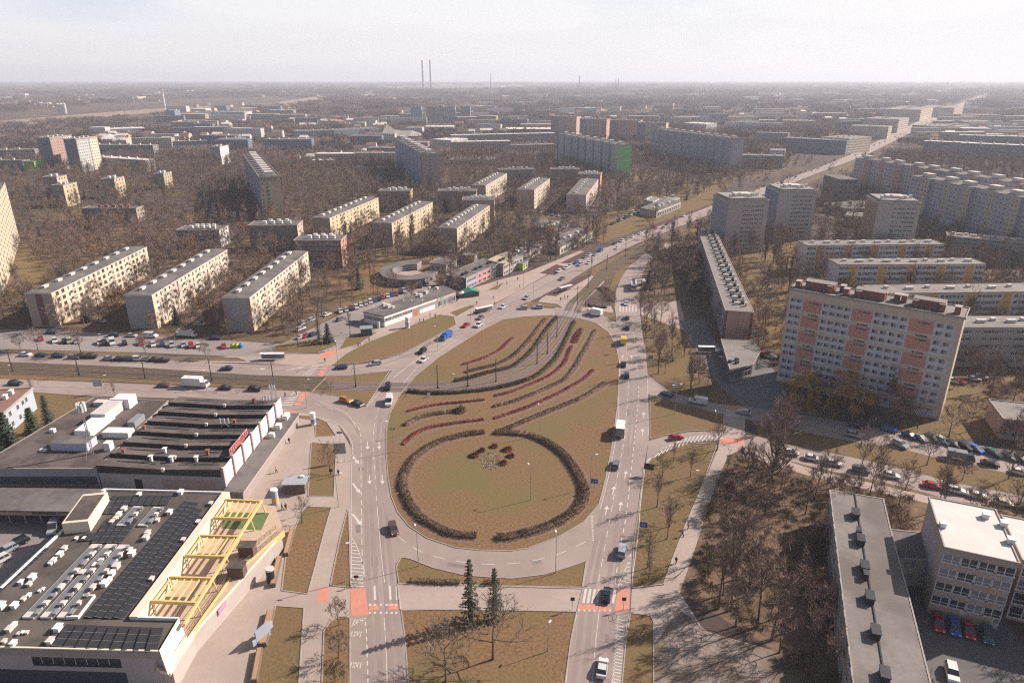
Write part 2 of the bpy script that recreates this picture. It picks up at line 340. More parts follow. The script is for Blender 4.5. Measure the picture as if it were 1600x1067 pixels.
# ---- grass
ISL = [(860, 493), (905, 498), (930, 505), (950, 519), (962, 540), (967, 565), (966, 600), (964, 635), (955, 700), (945, 750), (935, 788), (912, 815), (875, 837), (825, 856), (800, 860), (750, 859), (712, 855), (667, 840), (640, 822),
       (622, 800), (612, 775), (607, 747), (604, 710), (604, 672), (610, 645), (625, 617), (650, 587), (686, 558), (719, 537), (751, 517), (784, 500), (820, 495)]
island = sheet('roundabout_lawn', ISL, M_grass, kerb=1)
sheet('lawn', [(640, 873), (675, 887), (725, 899), (775, 903), (800, 904), (850, 898), (887, 887), (915, 877), (909, 917), (800, 915), (624, 911), (620, 885), (627, 871)], M_grass, kerb=1)
sheet('lawn', [(628, 954), (675, 953), (800, 954), (900, 956), (891, 1000), (882, 1067), (843, 1300), (658, 1300), (639, 1067), (634, 1000)], M_grass, kerb=1)
sheet('lawn', [(487, 613), (510, 590), (540, 589), (575, 585), (608, 580), (572, 634), (530, 619)], M_grass, kerb=1)
sheet('lawn', [(1016, 618), (1030, 622), (1075, 635), (1130, 650), (1130, 671), (1075, 673), (1037, 680), (1016, 685)], M_grass, kerb=1)
sheet('lawn', [(1009, 728), (1028, 706), (1066, 692), (1120, 694), (1094, 765), (1071, 818), (1049, 875), (1036, 912), (988, 918), (991, 850), (1000, 785), (1006, 735)], M_grassg, kerb=1)
sheet('lawn', [(986, 958), (1016, 962), (1020, 970), (1020, 1300), (962, 1300), (973, 1067), (979, 1000)], M_grass, kerb=1)
sheet('lawn', [(492, 652), (510, 660), (524, 680), (494, 682)], M_grass, sm=False, kerb=1)
sheet('lawn', [(447, 647), (485, 650), (492, 657), (455, 652)], M_grass)
sheet('lawn', [(487, 692), (525, 695), (521, 775), (482, 775)], M_grass, kerb=1)
sheet('lawn', [(480, 792), (517, 793), (507, 827), (480, 927), (441, 922), (447, 872), (462, 825), (472, 800)], M_grass, kerb=1)
sheet('lawn', [(432, 947), (474, 950), (466, 1067), (440, 1300), (300, 1300), (398, 1067), (407, 1012)], M_grassg, kerb=1)
sheet('lawn', [(507, 985), (516, 972), (530, 964), (546, 965), (546, 1300), (480, 1300), (504, 1067)], M_grass, kerb=1)
sheet('lawn', [(544, 795), (547, 917), (517, 914), (530, 850)], M_grass, kerb=1)
sheet('lawn', [(540, 553), (572, 536), (631, 513), (686, 492), (709, 495), (712, 508), (690, 520), (660, 536), (637, 548), (605, 558), (556, 568), (520, 570)], M_grass, kerb=1)
sheet('lawn', [(704, 488), (735, 477), (742, 479), (714, 494)], M_grassg, kerb=1)
sheet('lawn', [(425, 552), (432, 540), (470, 533), (520, 528), (526, 540), (497, 551)], M_grassg, kerb=1)
sheet('lawn', [(541, 527), (590, 519), (560, 538), (530, 546)], M_grassg, kerb=1)
sheet('lawn', [(770, 449), (788, 441), (778, 452), (762, 454)], M_grass, kerb=1)
sheet('lawn', [(820, 477), (830, 471), (869, 475), (878, 481), (849, 479), (820, 480)], M_grass, kerb=1)
sheet('lawn', [(925, 431), (924, 420), (966, 398), (997, 383), (1060, 357), (1120, 334), (1205, 302), (1295, 267), (1350, 247), (1345, 252), (1205, 310), (1110, 345), (1012, 382), (947, 416)], M_grass)
sheet('lawn', [(960, 430), (985, 408), (1021, 386), (1090, 355), (1095, 362), (1028, 384), (1004, 397), (982, 415), (970, 433), (962, 450), (950, 460)], M_grass)
sheet('lawn', [(935, 486), (962, 490), (962, 502), (945, 494)], M_grass, kerb=1)
sheet('lawn', [(-400, 537), (0, 546), (200, 551), (265, 558), (370, 559), (385, 564), (290, 563), (140, 554), (0, 550), (-400, 541)], M_grassg, kerb=1)
sheet('lawn', [(-400, 568), (0, 586), (200, 592), (330, 598), (480, 611), (400, 606), (200, 597), (0, 591), (-400, 571)], M_grass)
sheet('lawn', [(-400, 595), (0, 612), (58, 614), (130, 620), (150, 622), (100, 690), (-300, 700)], M_grassg)
for pl in ([(843, 427), (869, 413), (885, 417), (867, 430)], [(875, 411), (917, 391), (934, 394), (905, 405), (890, 412)], [(848, 461), (888, 441), (924, 427), (924, 431), (869, 463)],
           [(940, 388), (1000, 359), (1006, 361), (950, 386)], [(1010, 357), (1120, 315), (1124, 317), (1016, 359)]):
    sheet('flower_bed', pl, M_mulch)
for px, w_ in (([(637, 643), (687, 632), (757, 625)], 4.2), ([(632, 665), (675, 648), (720, 641)], 4.2), ([(630, 695), (650, 677), (700, 663), (756, 656)], 4.8), ([(776, 676), (837, 651), (912, 620), (945, 599)], 4.6), ([(772, 654), (825, 636), (887, 607), (927, 578)], 4.6), ([(770, 636), (832, 616), (882, 592), (907, 557), (929, 517)], 4.2),
               ([(773, 619), (837, 597), (875, 574), (893, 541), (903, 522), (909, 513)], 4.4), ([(723, 570), (755, 560), (782, 546), (801, 528)], 3.6), ([(727, 582), (775, 570), (808, 550), (831, 525), (852, 498)], 4.0), ([(757, 676), (682, 692), (634, 735), (634, 777), (665, 815), (712, 836), (745, 838)], 4.4), ([(773, 677), (825, 681), (875, 706), (909, 757), (893, 802), (837, 829), (773, 841)], 4.6)):
    road('planting_soil', px, w_, M_soil)
for px in ([(556, 820), (563, 820), (563, 832), (556, 832)], [(580, 870), (590, 870), (591, 884), (581, 884)], [(950, 860), (957, 860), (955, 876), (948, 876)], [(976, 700), (984, 700), (983, 712), (975, 712)], [(700, 878), (730, 883), (728, 889), (699, 884)], [(560, 730), (572, 730), (572, 736), (560, 736)], [(940, 990), (955, 990), (953, 1004), (938, 1004)],
           [(300, 610), (340, 612), (339, 616), (299, 614)], [(660, 540), (672, 533), (678, 536), (666, 543)], [(980, 640), (990, 640), (990, 650), (980, 650)], [(830, 876), (845, 873), (847, 879), (832, 882)], [(600, 985), (612, 985), (614, 1003), (602, 1003)]):
    sheet('asphalt_patch', px, M_patch, sm=False)
sheet('red_bike_lane', [(497, 554), (515, 549), (527, 543), (526, 552), (517, 558), (504, 560)], M_red)
# ---- tram tracks
TA = [(-400, 557), (0, 571), (200, 578), (400, 591), (520, 599), (640, 601), (720, 598), (770, 589), (810, 573), (840, 551), (864, 522), (883, 492), (893, 473), (918, 449), (944, 421), (977, 400), (1013, 381), (1100, 343), (1205, 303), (1345, 246)]
TB = [(-400, 564), (0, 581), (200, 589), (400, 600), (520, 606), (640, 609), (720, 606), (780, 597), (825, 580), (856, 556), (880, 525), (897, 495), (909, 470), (933, 444), (959, 417), (990, 396), (1024, 379), (1108, 346), (1210, 306), (1350, 248)]
def wpts(px, n=5): return smooth([Vector((p.x, p.y)) for p in PL(px)], False, n)
for T in (TA, TB):
    s1 = wpts(T[:5]); s2 = wpts(T[4:13]); s3 = wpts(T[12:])
    sheet('tram_track_bed', ribbon_pts(s1, 1.7), M_trgrass, world=True)
    sheet('tram_track_bed', ribbon_pts(s2, 1.75), M_track, world=True)
    sheet('tram_track_bed', ribbon_pts(s3, 1.6), M_trgrass, world=True)
sheet('road', [(868, 484), (935, 489), (930, 502), (868, 492)], M_asph2)
RB = MB(); zr = GZ[0] + 0.03
for T in (TA, TB):
    c = wpts(T, 8)
    for s in (-0.72, 0.72):
        for k in range(len(c)-1):
            if c[k].length > 900: continue
            d = (c[k+1]-c[k]).normalized(); n = Vector((-d.y, d.x)); a = c[k]+n*(s-0.09); b = c[k]+n*(s+0.09)
            d2 = (c[min(k+2, len(c)-1)]-c[k+1]); d2 = d2.normalized() if d2.length > 0 else d; n2 = Vector((-d2.y, d2.x)); a2 = c[k+1]+n2*(s-0.09); b2 = c[k+1]+n2*(s+0.09)
            RB.face([(a.x, a.y, zr), (a2.x, a2.y, zr), (b2.x, b2.y, zr), (b.x, b.y, zr)][::-1], M_rail)
            RB.face([(a.x, a.y, zr), (a.x, a.y, 0.0), (a2.x, a2.y, 0.0), (a2.x, a2.y, zr)], M_rail)
tag(RB.build('tram_rails'), kind='structure')
tag(KERB.build('kerb'), kind='structure')
# ---- wheel-worn strips along the lanes
for px in ([(581, 1067), (578, 1000), (576, 920), (574, 840), (571, 760), (572, 690)], [(596, 1067), (592, 1000), (588, 920), (583, 840), (579, 760), (578, 690)], [(612, 1067), (608, 1000), (603, 920), (597, 850), (592, 760), (590, 690), (596, 640)], [(628, 1067), (622, 1000), (614, 920), (608, 850), (602, 780), (598, 720), (600, 660)],
           [(896, 1067), (905, 1000), (915, 920), (930, 850), (944, 780), (957, 720), (969, 650), (972, 590)], [(912, 1067), (919, 1000), (927, 920), (940, 850), (952, 780), (964, 720), (975, 650), (977, 590)], [(935, 1067), (941, 1000), (949, 920), (960, 850), (969, 780), (977, 720), (986, 650), (988, 590)], [(950, 1067), (955, 1000), (961, 920), (970, 850), (978, 780), (986, 720), (994, 650), (996, 590)],
           [(-100, 556), (100, 562), (300, 571), (480, 578), (570, 574), (640, 555), (700, 524), (760, 493), (830, 457), (920, 410), (1010, 366)], [(-100, 598), (100, 605), (300, 614), (430, 623), (500, 634), (545, 655), (562, 680)]):
    road('worn_lane', px, 0.9, M_worn)
ZM_BASE = GZ[0]
# ---- red cycle crossings
ZM = GZ[0] + 0.006
def quads(name, m, polys, z=None):
    o = MB()
    for i, q in enumerate(polys):
        w = PL(q); zq = max(ground_z(p.x, p.y) for p in w)+0.005; w = [(p.x, p.y, zq) for p in w]
        if area(w) < 0: w = w[::-1]
        o.face(w, m)
    tag(o.build(name), kind='structure')
quads('red_bike_crossings', M_red, [[(547, 919), (571, 919), (576, 961), (549, 962)], [(498, 917), (515, 918), (511, 941), (495, 940)], [(577, 944), (591, 944), (592, 953), (577, 953)], [(605, 943), (623, 943), (624, 952), (607, 952)],
      [(903, 944), (934, 944), (934, 953), (901, 953)], [(938, 946), (957, 947), (956, 954), (937, 954)], [(965, 920), (984, 920), (982, 955), (960, 954)],
      [(1126, 683), (1163, 684), (1161, 695), (1124, 692)], [(1136, 634), (1162, 635), (1163, 640), (1137, 640)],
      [(506, 572), (513, 572), (504, 588), (496, 587)], [(471, 613), (482, 613), (468, 634), (459, 633)], [(447, 640), (462, 641), (455, 646), (440, 645)]])
ZM += 0.004
# ---- white paint
WQ = MB()
def wq(pts): 
    zq = max(ground_z(p[0], p[1]) for p in pts)+0.010; pts = [(p[0], p[1], zq) for p in pts]
    if area(pts) < 0: pts = pts[::-1]
    WQ.face(pts, M_white)
def line(px, w=0.15, dash=None, gap=None, sm=True):
    c = smooth([Vector((p.x, p.y)) for p in PL(px)], False, 10) if sm and len(px) > 2 else [Vector((p.x, p.y)) for p in PL(px)]
    acc = 0.0; on = True
    for k in range(len(c)-1):
        a, b = c[k], c[k+1]; d = b-a; Ls = d.length
        if Ls < 1e-6: continue
        d.normalize(); n = Vector((-d.y, d.x))*w/2; t = 0.0
        while t < Ls - 1e-6:
            lim = Ls if dash is None else min(Ls, t + ((dash if on else gap) - acc))
            if dash is None or on:
                p, q = a+d*t, a+d*lim; wq([p-n, q-n, q+n, p+n])
            if dash is not None:
                acc += lim - t
                if acc >= (dash if on else gap) - 1e-6: acc = 0.0; on = not on
            t = lim
def arrow(p, q, L=4.5, w=0.22, side=0):
    """arrow pointing from p to q (pixels)"""
    a = P(*p); b = P(*q); d = Vector((b.x-a.x, b.y-a.y)).normalized(); n = Vector((-d.y, d.x)); a = Vector((a.x, a.y))
    wq([a-n*w/2, a+d*L*0.62-n*w/2, a+d*L*0.62+n*w/2, a+n*w/2])
    wq([a+d*L*0.62-n*0.6, a+d*L, a+d*L, a+d*L*0.62+n*0.6][:3] + [a+d*L*0.62+n*0.6])
# SW road
line([(575, 1067), (573, 1000), (571, 966)], 0.2, 1.0, 0.9)
line([(569, 905), (566, 870), (565, 800), (564, 740), (564, 690), (560, 668), (548, 655)], 0.16, 2.2, 1.6)
line([(605, 1067), (603, 1010), (600, 965)], 0.13); line([(601, 910), (596, 870), (590, 800)], 0.13)
line([(590, 800), (586, 740), (583, 690), (588, 650), (600, 620)], 0.14, 2.2, 2.6)
line([(545, 1067), (546, 965)], 0.13); line([(622, 915), (627, 960), (637, 1067)], 0.13); line([(549, 917), (549, 745), (551, 700), (545, 682), (528, 662), (500, 652)], 0.12)
line([(569, 905), (568, 885), (560, 860), (551, 840)], 0.14)
for i in range(14):
    y = 842 + i*5.6; xr = 551 + min(1, (y-838)/46)*17
    line([(549.5, y), (xr, y+1.2)], 0.22, sm=False)
for i in range(4): line([(551+i*5, 975-i*1.6), (555+i*4.6, 967)], 0.18, sm=False)
line([(549, 978), (572, 965)], 0.14, sm=False)
for (x, y) in ((574, 690), (592, 690), (577, 742), (597, 742)): arrow((x, y), (x+1, y+20))
for (x, y) in ((550, 711), (551, 755), (551, 803)): arrow((x, y), (x+14, y+18), 5.5, 0.5)
for x in (578, 586, 595, 604, 612, 619):
    for y in (944.5, 957): line([(x-1.6, y), (x+1.6, y)], 0.55, sm=False)
for x0 in (585, 609, 619): line([(x0, 915), (x0+1.2, 937)], 0.42 if x0 < 615 else 0.25, sm=False)
for x in (905, 913, 921, 929, 937, 945, 953):
    line([(x-1.4, 953.5), (x+1.4, 953.5)], 0.5, sm=False)
for i, x in enumerate((913, 920, 927, 934, 945, 952, 959)): line([(x+2.5, 920), (x-1.5, 942)], 0.5, sm=False)
# TAXI bay letters painted on the ground (read from the road's far side)
def glyphs(word, origin, ux, uy, size):
    SEG = {'T': [((0, 1), (1, 1)), ((.5, 1), (.5, 0))], 'A': [((0, 0), (.5, 1)), ((.5, 1), (1, 0)), ((.25, .4), (.75, .4))], 'X': [((0, 0), (1, 1)), ((0, 1), (1, 0))], 'I': [((.5, 0), (.5, 1))]}
    for i, ch in enumerate(word):
        for (a, b) in SEG[ch]:
            p = origin + ux*(i*0.75+a[0]*0.55)*size[0] + uy*a[1]*size[1]; q = origin + ux*(i*0.75+b[0]*0.55)*size[0] + uy*b[1]*size[1]
            d = (q-p).normalized(); n = Vector((-d.y, d.x))*0.07; wq([p-n, q-n, q+n, p+n])
for (x, y) in ((566.5, 986), (566.5, 1034)):
    o_ = P(x, y); glyphs('TAXI', Vector((o_.x, o_.y)), Vector((-1, 0)), Vector((0, -1)), (0.75, 1.25))
# ring
line([(622, 838), (655, 860), (700, 874), (760, 881), (820, 878), (870, 866), (915, 846)], 0.16, 2.8, 2.6)
for k in range(12): line([(931+k*0.25 - 8, 806+k*3.4), (934+k*0.1 - 7.5, 807+k*3.4)], 0.3, sm=False)
# right road
line([(957, 1067), (963, 1000), (966, 960)], 0.14); line([(884, 1067), (892, 1000), (901, 960)], 0.14); line([(971, 1067), (977, 1000), (983, 957)], 0.14)
for (a, b) in (((925, 1067), (931, 1000)), ((931, 1000), (936, 957))): line([a, b], 0.12)
for k in range(24): line([(962.5-k*0.25, 966+k*5.2), (976-k*0.3, 969+k*5.2)], 0.2, sm=False)
line([(965, 917), (972, 900), (986, 868)], 0.14)
for k in range(9): line([(968+k*2.0, 912-k*5), (985, 917-k*6.4)], 0.2, sm=False)
line([(961, 912), (966, 875), (972, 840), (979, 800), (985, 745), (990, 700), (996, 640), (998, 600)], 0.2, 1.8, 1.6)
line([(935, 910), (944, 860), (953, 810), (962, 760), (970, 715), (976, 680), (981, 620), (982, 590)], 0.14, 2.6, 2.4)
line([(982, 590), (980, 560), (978, 530), (977, 505)], 0.14, 2.6, 2.6); line([(997, 590), (994, 560), (991, 530), (989, 500)], 0.14, 2.4, 2.4)
line([(967, 620), (966, 660), (957, 715), (947, 760), (938, 795)], 0.14); line([(1012, 590), (1013, 680)], 0.14); line([(1008, 730), (1001, 785), (998, 825), (988, 905)], 0.14)
line([(968, 600), (968, 560)], 0.14)
for x in (969, 974, 979, 984, 989, 994): line([(x, 478), (x-0.4, 487)], 0.5, sm=False)
for (x, y) in ((946, 797), (957, 765), (976, 740), (968, 790)): arrow((x, y+8), (x+3, y-8), 4)
for (x, y) in ((1006, 645), (1004, 672), (973, 553), (987, 553)): arrow((x, y+9), (x, y-9), 4.5)
line([(1131, 685), (1066, 690), (1030, 704), (1010, 727)], 0.14)
for k in range(19):
    t = k/18; x = 1012+t*112; y0 = 716-34*math.sin(min(1, t*1.3)*math.pi/2)+2; hh = 5+5*(1-abs(2*t-1))
    line([(x+5, y0-hh*0.55), (x-2, y0+hh*0.75)], 0.32, sm=False)
line([(1020, 600), (1060, 622), (1110, 637), (1170, 647)], 0.12, 2, 2); line([(1133, 643), (1165, 650)], 0.14)
for k in range(4): line([(1135, 641+k*2.4), (1164, 644+k*2.6)], 0.3, sm=False)
# west zebra crossings
for k in range(9):
    y = 612+k*2.6; line([(458-k*2.4, y), (469-k*1.6, y+0.6)], 0.45, sm=False)
for k in range(5):
    y = 572+k*3.2; line([(487-k*3.2, y), (498-k*2.6, y+0.3)], 0.45, sm=False)
arrow((447, 579), (475, 573), 7, 0.4); arrow((392, 576), (430, 578), 6, 0.3)
line([(0, 558), (200, 563), (330, 571), (460, 578)], 0.14, 2.5, 3)
line([(0, 600), (200, 608), (400, 618), (480, 628), (530, 643)], 0.14, 2.5, 3)
line([(500, 628), (540, 645), (556, 668)], 0.14)
line([(560, 577), (610, 567), (660, 547), (700, 523), (740, 501), (780, 480), (830, 454), (900, 419), (960, 388), (1060, 347), (1180, 303)], 0.15, 2.6, 2.6)
line([(630, 600), (655, 572), (700, 540), (740, 514), (800, 487)], 0.13)
line([(645, 570), (690, 541), (735, 513), (775, 492)], 0.14, 2.6, 2.6)
line([(615, 590), (640, 570), (665, 552)], 0.5, 0.6, 0.5)
line([(600, 605), (572, 637)], 0.14)
tag(WQ.build('road_markings'), kind='structure')
# pale inlaid strips on the plaza (paving bands)
# ================================================================== BUILDINGS
FOOT = []            # footprints (for keeping trees out)
def keepout(poly, pad=1.5):
    c = sum((Vector((p[0], p[1])) for p in poly), Vector((0, 0)))/len(poly)
    FOOT.append([c + (Vector((p[0], p[1]))-c)*(1 + pad/max(4, (Vector((p[0], p[1]))-c).length)) for p in poly])
def rect(p0, p1, w, z):
    """roof edge p0->p1 given as photo pixels at height z; the building lies to the LEFT of that line, w metres deep. returns 4 corners CCW"""
    a = P(*p0, z); b = P(*p1, z); a = Vector((a.x, a.y)); b = Vector((b.x, b.y)); d = (b-a).normalized(); n = Vector((-d.y, d.x))
    return [a, b, b+n*w, a+n*w]
_win = {}; CURT = {}
def win_mesh(kind='two', frame=None, glass=None):
    """unit window 1 x 1 (x = along the wall, z = up), standing 4 cm proud of the wall (-y is out)"""
    frame = frame or M_wframe; glass = glass or M_glass; key = (kind, frame.name, glass.name)
    if key in _win: return _win[key]
    o = MB()
    o.box(-0.5, 0.5, -0.05, 0.0, 0, 1, glass)
    f = 0.05
    for (x0, x1, z0, z1) in ((-0.5, -0.5+f, 0, 1), (0.5-f, 0.5, 0, 1), (-0.5+f, 0.5-f, 0, f), (-0.5+f, 0.5-f, 1-f, 1)): o.box(x0, x1, -0.09, -0.052, z0, z1, frame)
    if kind in ('two', 'cross'): o.box(-0.025, 0.025, -0.088, -0.052, f, 1-f, frame)
    if kind == 'cross': o.box(-0.5+f, -0.027, -0.087, -0.052, 0.3, 0.36, frame); o.box(0.027, 0.5-f, -0.087, -0.052, 0.3, 0.36, frame)
    if kind == 'half': o.box(-0.1, 0.45, -0.087, -0.051, f, 1-f, glass2 if False else M_glass2)
    if kind == 'three':
        for x in (-0.18, 0.16): o.box(x-0.02, x+0.02, -0.088, -0.052, f, 1-f, frame)
    o.box(-0.53, 0.53, -0.12, 0.0, -0.06, -0.005, frame)
    _win[key] = o.mesh('window'); return _win[key]
def wall_frame(a, b):
    """matrix: local x along a->b, local y into the wall, z up, origin a"""
    d = (b-a).normalized()
    return Matrix(((d.x, -d.y, 0, a.x), (d.y, d.x, 0, a.y), (0, 0, 1, 0), (0, 0, 0, 1)))
def place_windows(parent, org, items, limit=100, far=False, rest_name='windows'):
    """items: (mesh, Matrix world); the first `limit` become parts, the rest one stuff part"""
    items = sorted(items, key=lambda t: t[1].translation.length)
    inv = Matrix.Translation(-org)
    for me, M in items[:limit]: mobj('window', me, parent, inv @ M)
    rest = items[limit:]
    if rest:
        o = MB()
        for me, M in rest:
            mi = [o.mi(m) for m in me.materials]; b = len(o.v); M2 = inv @ M
            o.v.extend(tuple(M2 @ v.co) for v in me.vertices)
            for p in me.polygons: o.f.append(tuple(b+i for i in p.vertices)); o.m.append(mi[p.material_index])
        tag(o.build('window', parent), kind='stuff')
def facade_items(a, b, z0, fh, nf, cols, z_sill=0.9, out=[]):
    """cols: list of (x fraction 0..1, width m, height m, mesh) repeated on nf floors"""
    M = wall_frame(a, b); Lw = (b-a).length; res = []; rw = random.Random(int(a.x*10+nf))
    for f in range(nf):
        for c in cols:
            xf, ww, hh, me = c[:4]
            if len(c) > 4 and c[4] is not None and not c[4](f): continue
            zz = z0 + f*fh + (c[5] if len(c) > 5 else z_sill)
            if rw.random() < 0.3: me = CURT.get(me.name_full, me)
            res.append((me, M @ Matrix.Translation((xf*Lw, -0.0, zz)) @ Matrix.Diagonal((ww, 1, hh, 1))))
    return res
def patch(mb, a, b, x0, x1, z0, z1, m, t=0.03):
    """thin coloured panel on the wall a->b between x0..x1 metres"""
    d = (b-a).normalized(); n = Vector((d.y, -d.x))*t
    p = a+d*x0; q = a+d*x1
    P4 = [(p.x+n.x, p.y+n.y, z0), (q.x+n.x, q.y+n.y, z0), (q.x+n.x, q.y+n.y, z1), (p.x+n.x, p.y+n.y, z1)]
    mb.face(P4, m)
    for i in range(4):
        u, v = P4[i], P4[(i+1) % 4]
        mb.face([v, u, (u[0]-n.x, u[1]-n.y, u[2]), (v[0]-n.x, v[1]-n.y, v[2])], m)
def roof_unit(parent, c, d, size, m, cap=None, legs=False, name='vent'):
    o = MB(); L_, W_, H_ = size
    M = Matrix(((d.x, -d.y, 0, c.x), (d.y, d.x, 0, c.y), (0, 0, 1, c.z), (0, 0, 0, 1)))
    o.box(-L_/2, L_/2, -W_/2, W_/2, 0, H_, m, M)
    o.box(-L_/2-0.12, L_/2+0.12, -W_/2-0.12, W_/2+0.12, H_, H_+0.14, cap or m, M)
    return o.build(name, parent)
class Bld:
    def __init__(s, name, label, cat, corners, z, wall, roof=None, group=None, z0=0.0, parapet=0.35, over=0.25, roofname='roof', pitch=0.0):
        s.c = corners; s.z = z; s.org = Vector((sum(p.x for p in corners)/len(corners), sum(p.y for p in corners)/len(corners), 0)); s.items = []
        s.t = thing(name, label, cat, s.org, 0, group); keepout(corners); s.wallm = wall
        loc = [p - s.org.xy for p in corners]; s.loc = loc
        o = MB(); o.prism(loc, z0-0.3, z, wall); s.wall = o.build('wall', s.t)
        r = MB(); n = len(loc)
        big = [p + (p.normalized())*over*1.4 for p in loc]
        rm = roof or M_roof
        if pitch and n == 4:
            a, b, c, d = big; m1 = (a+d)/2; m2 = (b+c)/2
            top = lambda p, h: (p.x, p.y, z+h)
            r.face([top(a, .05), top(b, .05), top(m2, pitch), top(m1, pitch)], rm); r.face([top(m1, pitch), top(m2, pitch), top(c, .05), top(d, .05)], rm)
            r.face([top(d, .05), top(a, .05), top(m1, pitch)], wall); r.face([top(b, .05), top(c, .05), top(m2, pitch)], wall)
            r.prism(big, z-0.25, z+0.05, M_unit if over else rm, bottom=True)
        else:
            r.prism(big, z-0.3, z+0.12, M_kerb if parapet else rm, top=rm, bottom=True)
            if parapet:
                for i in range(n):
                    p, q = big[i], big[(i+1) % n]; d = (q-p).normalized(); nn = Vector((-d.y, d.x))*0.25
                    pts = [p, q, q+nn, p+nn]; r.prism(pts, z+0.13, z+0.13+parapet*0.6+0.004*i, M_kerb)
        s.roof = r.build(roofname, s.t)
    def edge(s, i): return s.c[i], s.c[(i+1) % len(s.c)]
    def win(s, i, z0, fh, nf, cols, **k): s.items += facade_items(*s.edge(i), z0, fh, nf, cols, **k)
    def patches(s, name, lst, off=0.0):
        """lst: (edge, x0, x1, z0, z1, mat); every panel is a part of its own"""
        for (i, x0, x1, z0, z1, m) in lst:
            o = MB(); a, b = s.loc[i], s.loc[(i+1) % len(s.loc)]; patch(o, a, b, x0, x1, z0, z1, m, 0.03+off); ob = o.build(name, s.t)
        return ob
    def box(s, name, i, x0, x1, y0, y1, z0, z1, m, top=None, taper=0):
        """box in the frame of edge i: x along, y INTO the building from the wall (negative = outside)"""
        a, b = s.loc[i], s.loc[(i+1) % len(s.loc)]; M = wall_frame(a, b); o = MB(); o.box(x0, x1, y0, y1, z0, z1, m, M, top, taper); return o.build(name, s.t)
    def units(s, i, xs, y, size, m, name='chimney', cap=None, jit=0):
        a, b = s.loc[i], s.loc[(i+1) % len(s.loc)]; d = (b-a).normalized(); n = Vector((-d.y, d.x)); Lw = (b-a).length
        for k, x in enumerate(xs):
            yy = y[k % len(y)] if hasattr(y, '__len__') else y
            c = a + d*x*Lw + n*yy; roof_unit(s.t, Vector((c.x, c.y, s.z+0.1)), d, size, m, cap, name=name)
    def done(s, limit=100):
        if s.items: place_windows(s.t, s.org, s.items, limit)
        return s
def lin(a, b, n): return [a + (b-a)*(i+0.5)/n for i in range(n)]
random.seed(7)
cream = paint((0.56, 0.46, 0.35)); beige = paint((0.34, 0.27, 0.22)); greyw = paint((0.30, 0.285, 0.29)); white = paint((0.52, 0.50, 0.50)); pinkw = paint((0.38, 0.27, 0.25))
maroon = paint((0.16, 0.075, 0.075)); orange = paint((0.42, 0.22, 0.09)); salmon = paint((0.45, 0.225, 0.18)); lgrey = paint((0.36, 0.35, 0.37)); khaki = paint((0.24, 0.21, 0.15))
brownf = mat('brown_window_frame', (0.30, 0.16, 0.11), 0.6, 0.0); W2 = win_mesh('two'); W1 = win_mesh('one'); WB = win_mesh('three', brownf); WH = win_mesh('two', M_wframe, M_glass2); WC = win_mesh('cross')
WBX = win_mesh('two', brownf); CURT.update({W2.name_full: win_mesh('half'), W1.name_full: win_mesh('one', M_wframe, M_glass2), WBX.name_full: win_mesh('two', brownf, M_glass2), WB.name_full: win_mesh('three', brownf, M_glass2), WC.name_full: win_mesh('cross', M_wframe, M_glass2)})
# ---------------------------------------------------------------- five-storey slabs on the left
def slab5(label, p0, p1, w, z, wall, gable, cols='a', ncol=16, units=8, group=None, frame=0, far=False, roofm=None, unitm=None, lit=0, gab=3):
    c = rect(p0, p1, w, z); b = Bld('apartment_block', label, 'apartment building', c, z, wall, roof=roofm, group=group, pitch=0.45)
    fh = (z-1.0)/5; items = []
    for k, x in enumerate(lin(0.02, 0.98, ncol)):
        r = k % 4
        if cols == 'a': spec = [(x, 2.0, 1.5, WB), (x, 2.0, 1.5, WBX), (x, 1.1, 1.5, W2), (x, 1.5, 1.5, WBX)][r]
        elif cols == 'b': spec = [(x, 1.4, 1.4, W2), (x, 0.9, 2.0, W1, None, 0.3), (x, 1.4, 1.4, W2), (x, 1.0, 1.3, W1)][r]
        else: spec = [(x, 1.9, 1.4, WH), (x, 1.3, 1.4, W2), (x, 1.6, 1.4, W2), (x, 1.9, 1.4, WB)][r]
        items.append(spec)
    b.win(lit, 0.9, fh, 5, items)
    # loggia and balcony slabs in vertical columns on the long side
    Lw = (c[(lit+1) % 4]-c[lit]).length; a_, b_ = b.loc[lit], b.loc[(lit+1) % 4]; M = wall_frame(a_, b_)
    o = MB(); o.box(1.0, 3.6, -0.9, -0.04, 0.5, 0.62, M_unit); o.box(1.0, 3.6, -0.9, -0.84, 0.62, 1.5, gable); bal = o.mesh('balcony')
    for k, x in enumerate(lin(0.02, 0.98, ncol)):
        if k % 4 == 2:
            for f in range(1, 5): mobj('balcony', bal, b.t, M @ Matrix.Translation((x*Lw, 0, f*fh)))
    if gable is not wall:
        e = b.loc[gab], b.loc[(gab+1) % 4]; Lg = (e[1]-e[0]).length
        b.patches('gable_panel', [(gab, 0.1, Lg-0.1, 0.3, z-0.5, gable)])
    if units: b.units(0, lin(0.03, 0.97, units), w*0.62, (3.0, 1.3, 1.1), unitm or M_unit, 'chimney')
    return b
G5 = 'five-storey apartment blocks behind the tram avenue'
b = slab5('cream block with a maroon end-wall stripe, leftmost of the three by the tram avenue', (80, 458), (229, 386), 10.6, 14.3, cream, beige, 'a', 20, 8, G5)
Lg = 10.6; b.patches('gable_stripe', [(3, 3.8, 6.6, 0.3, 13.9, maroon)], off=0.015); b.done()
b = slab5('cream five-storey block with a plain grey end wall, middle of the three by the avenue', (237, 461), (355, 390), 11.2, 14.3, cream, greyw, 'b', 20, 8, G5); b.done()
b = slab5('cream block with a salmon-edged grey end wall, rightmost of the three by the avenue', (390, 465), (481, 393), 11.2, 14.3, cream, greyw, 'c', 18, 8, G5)
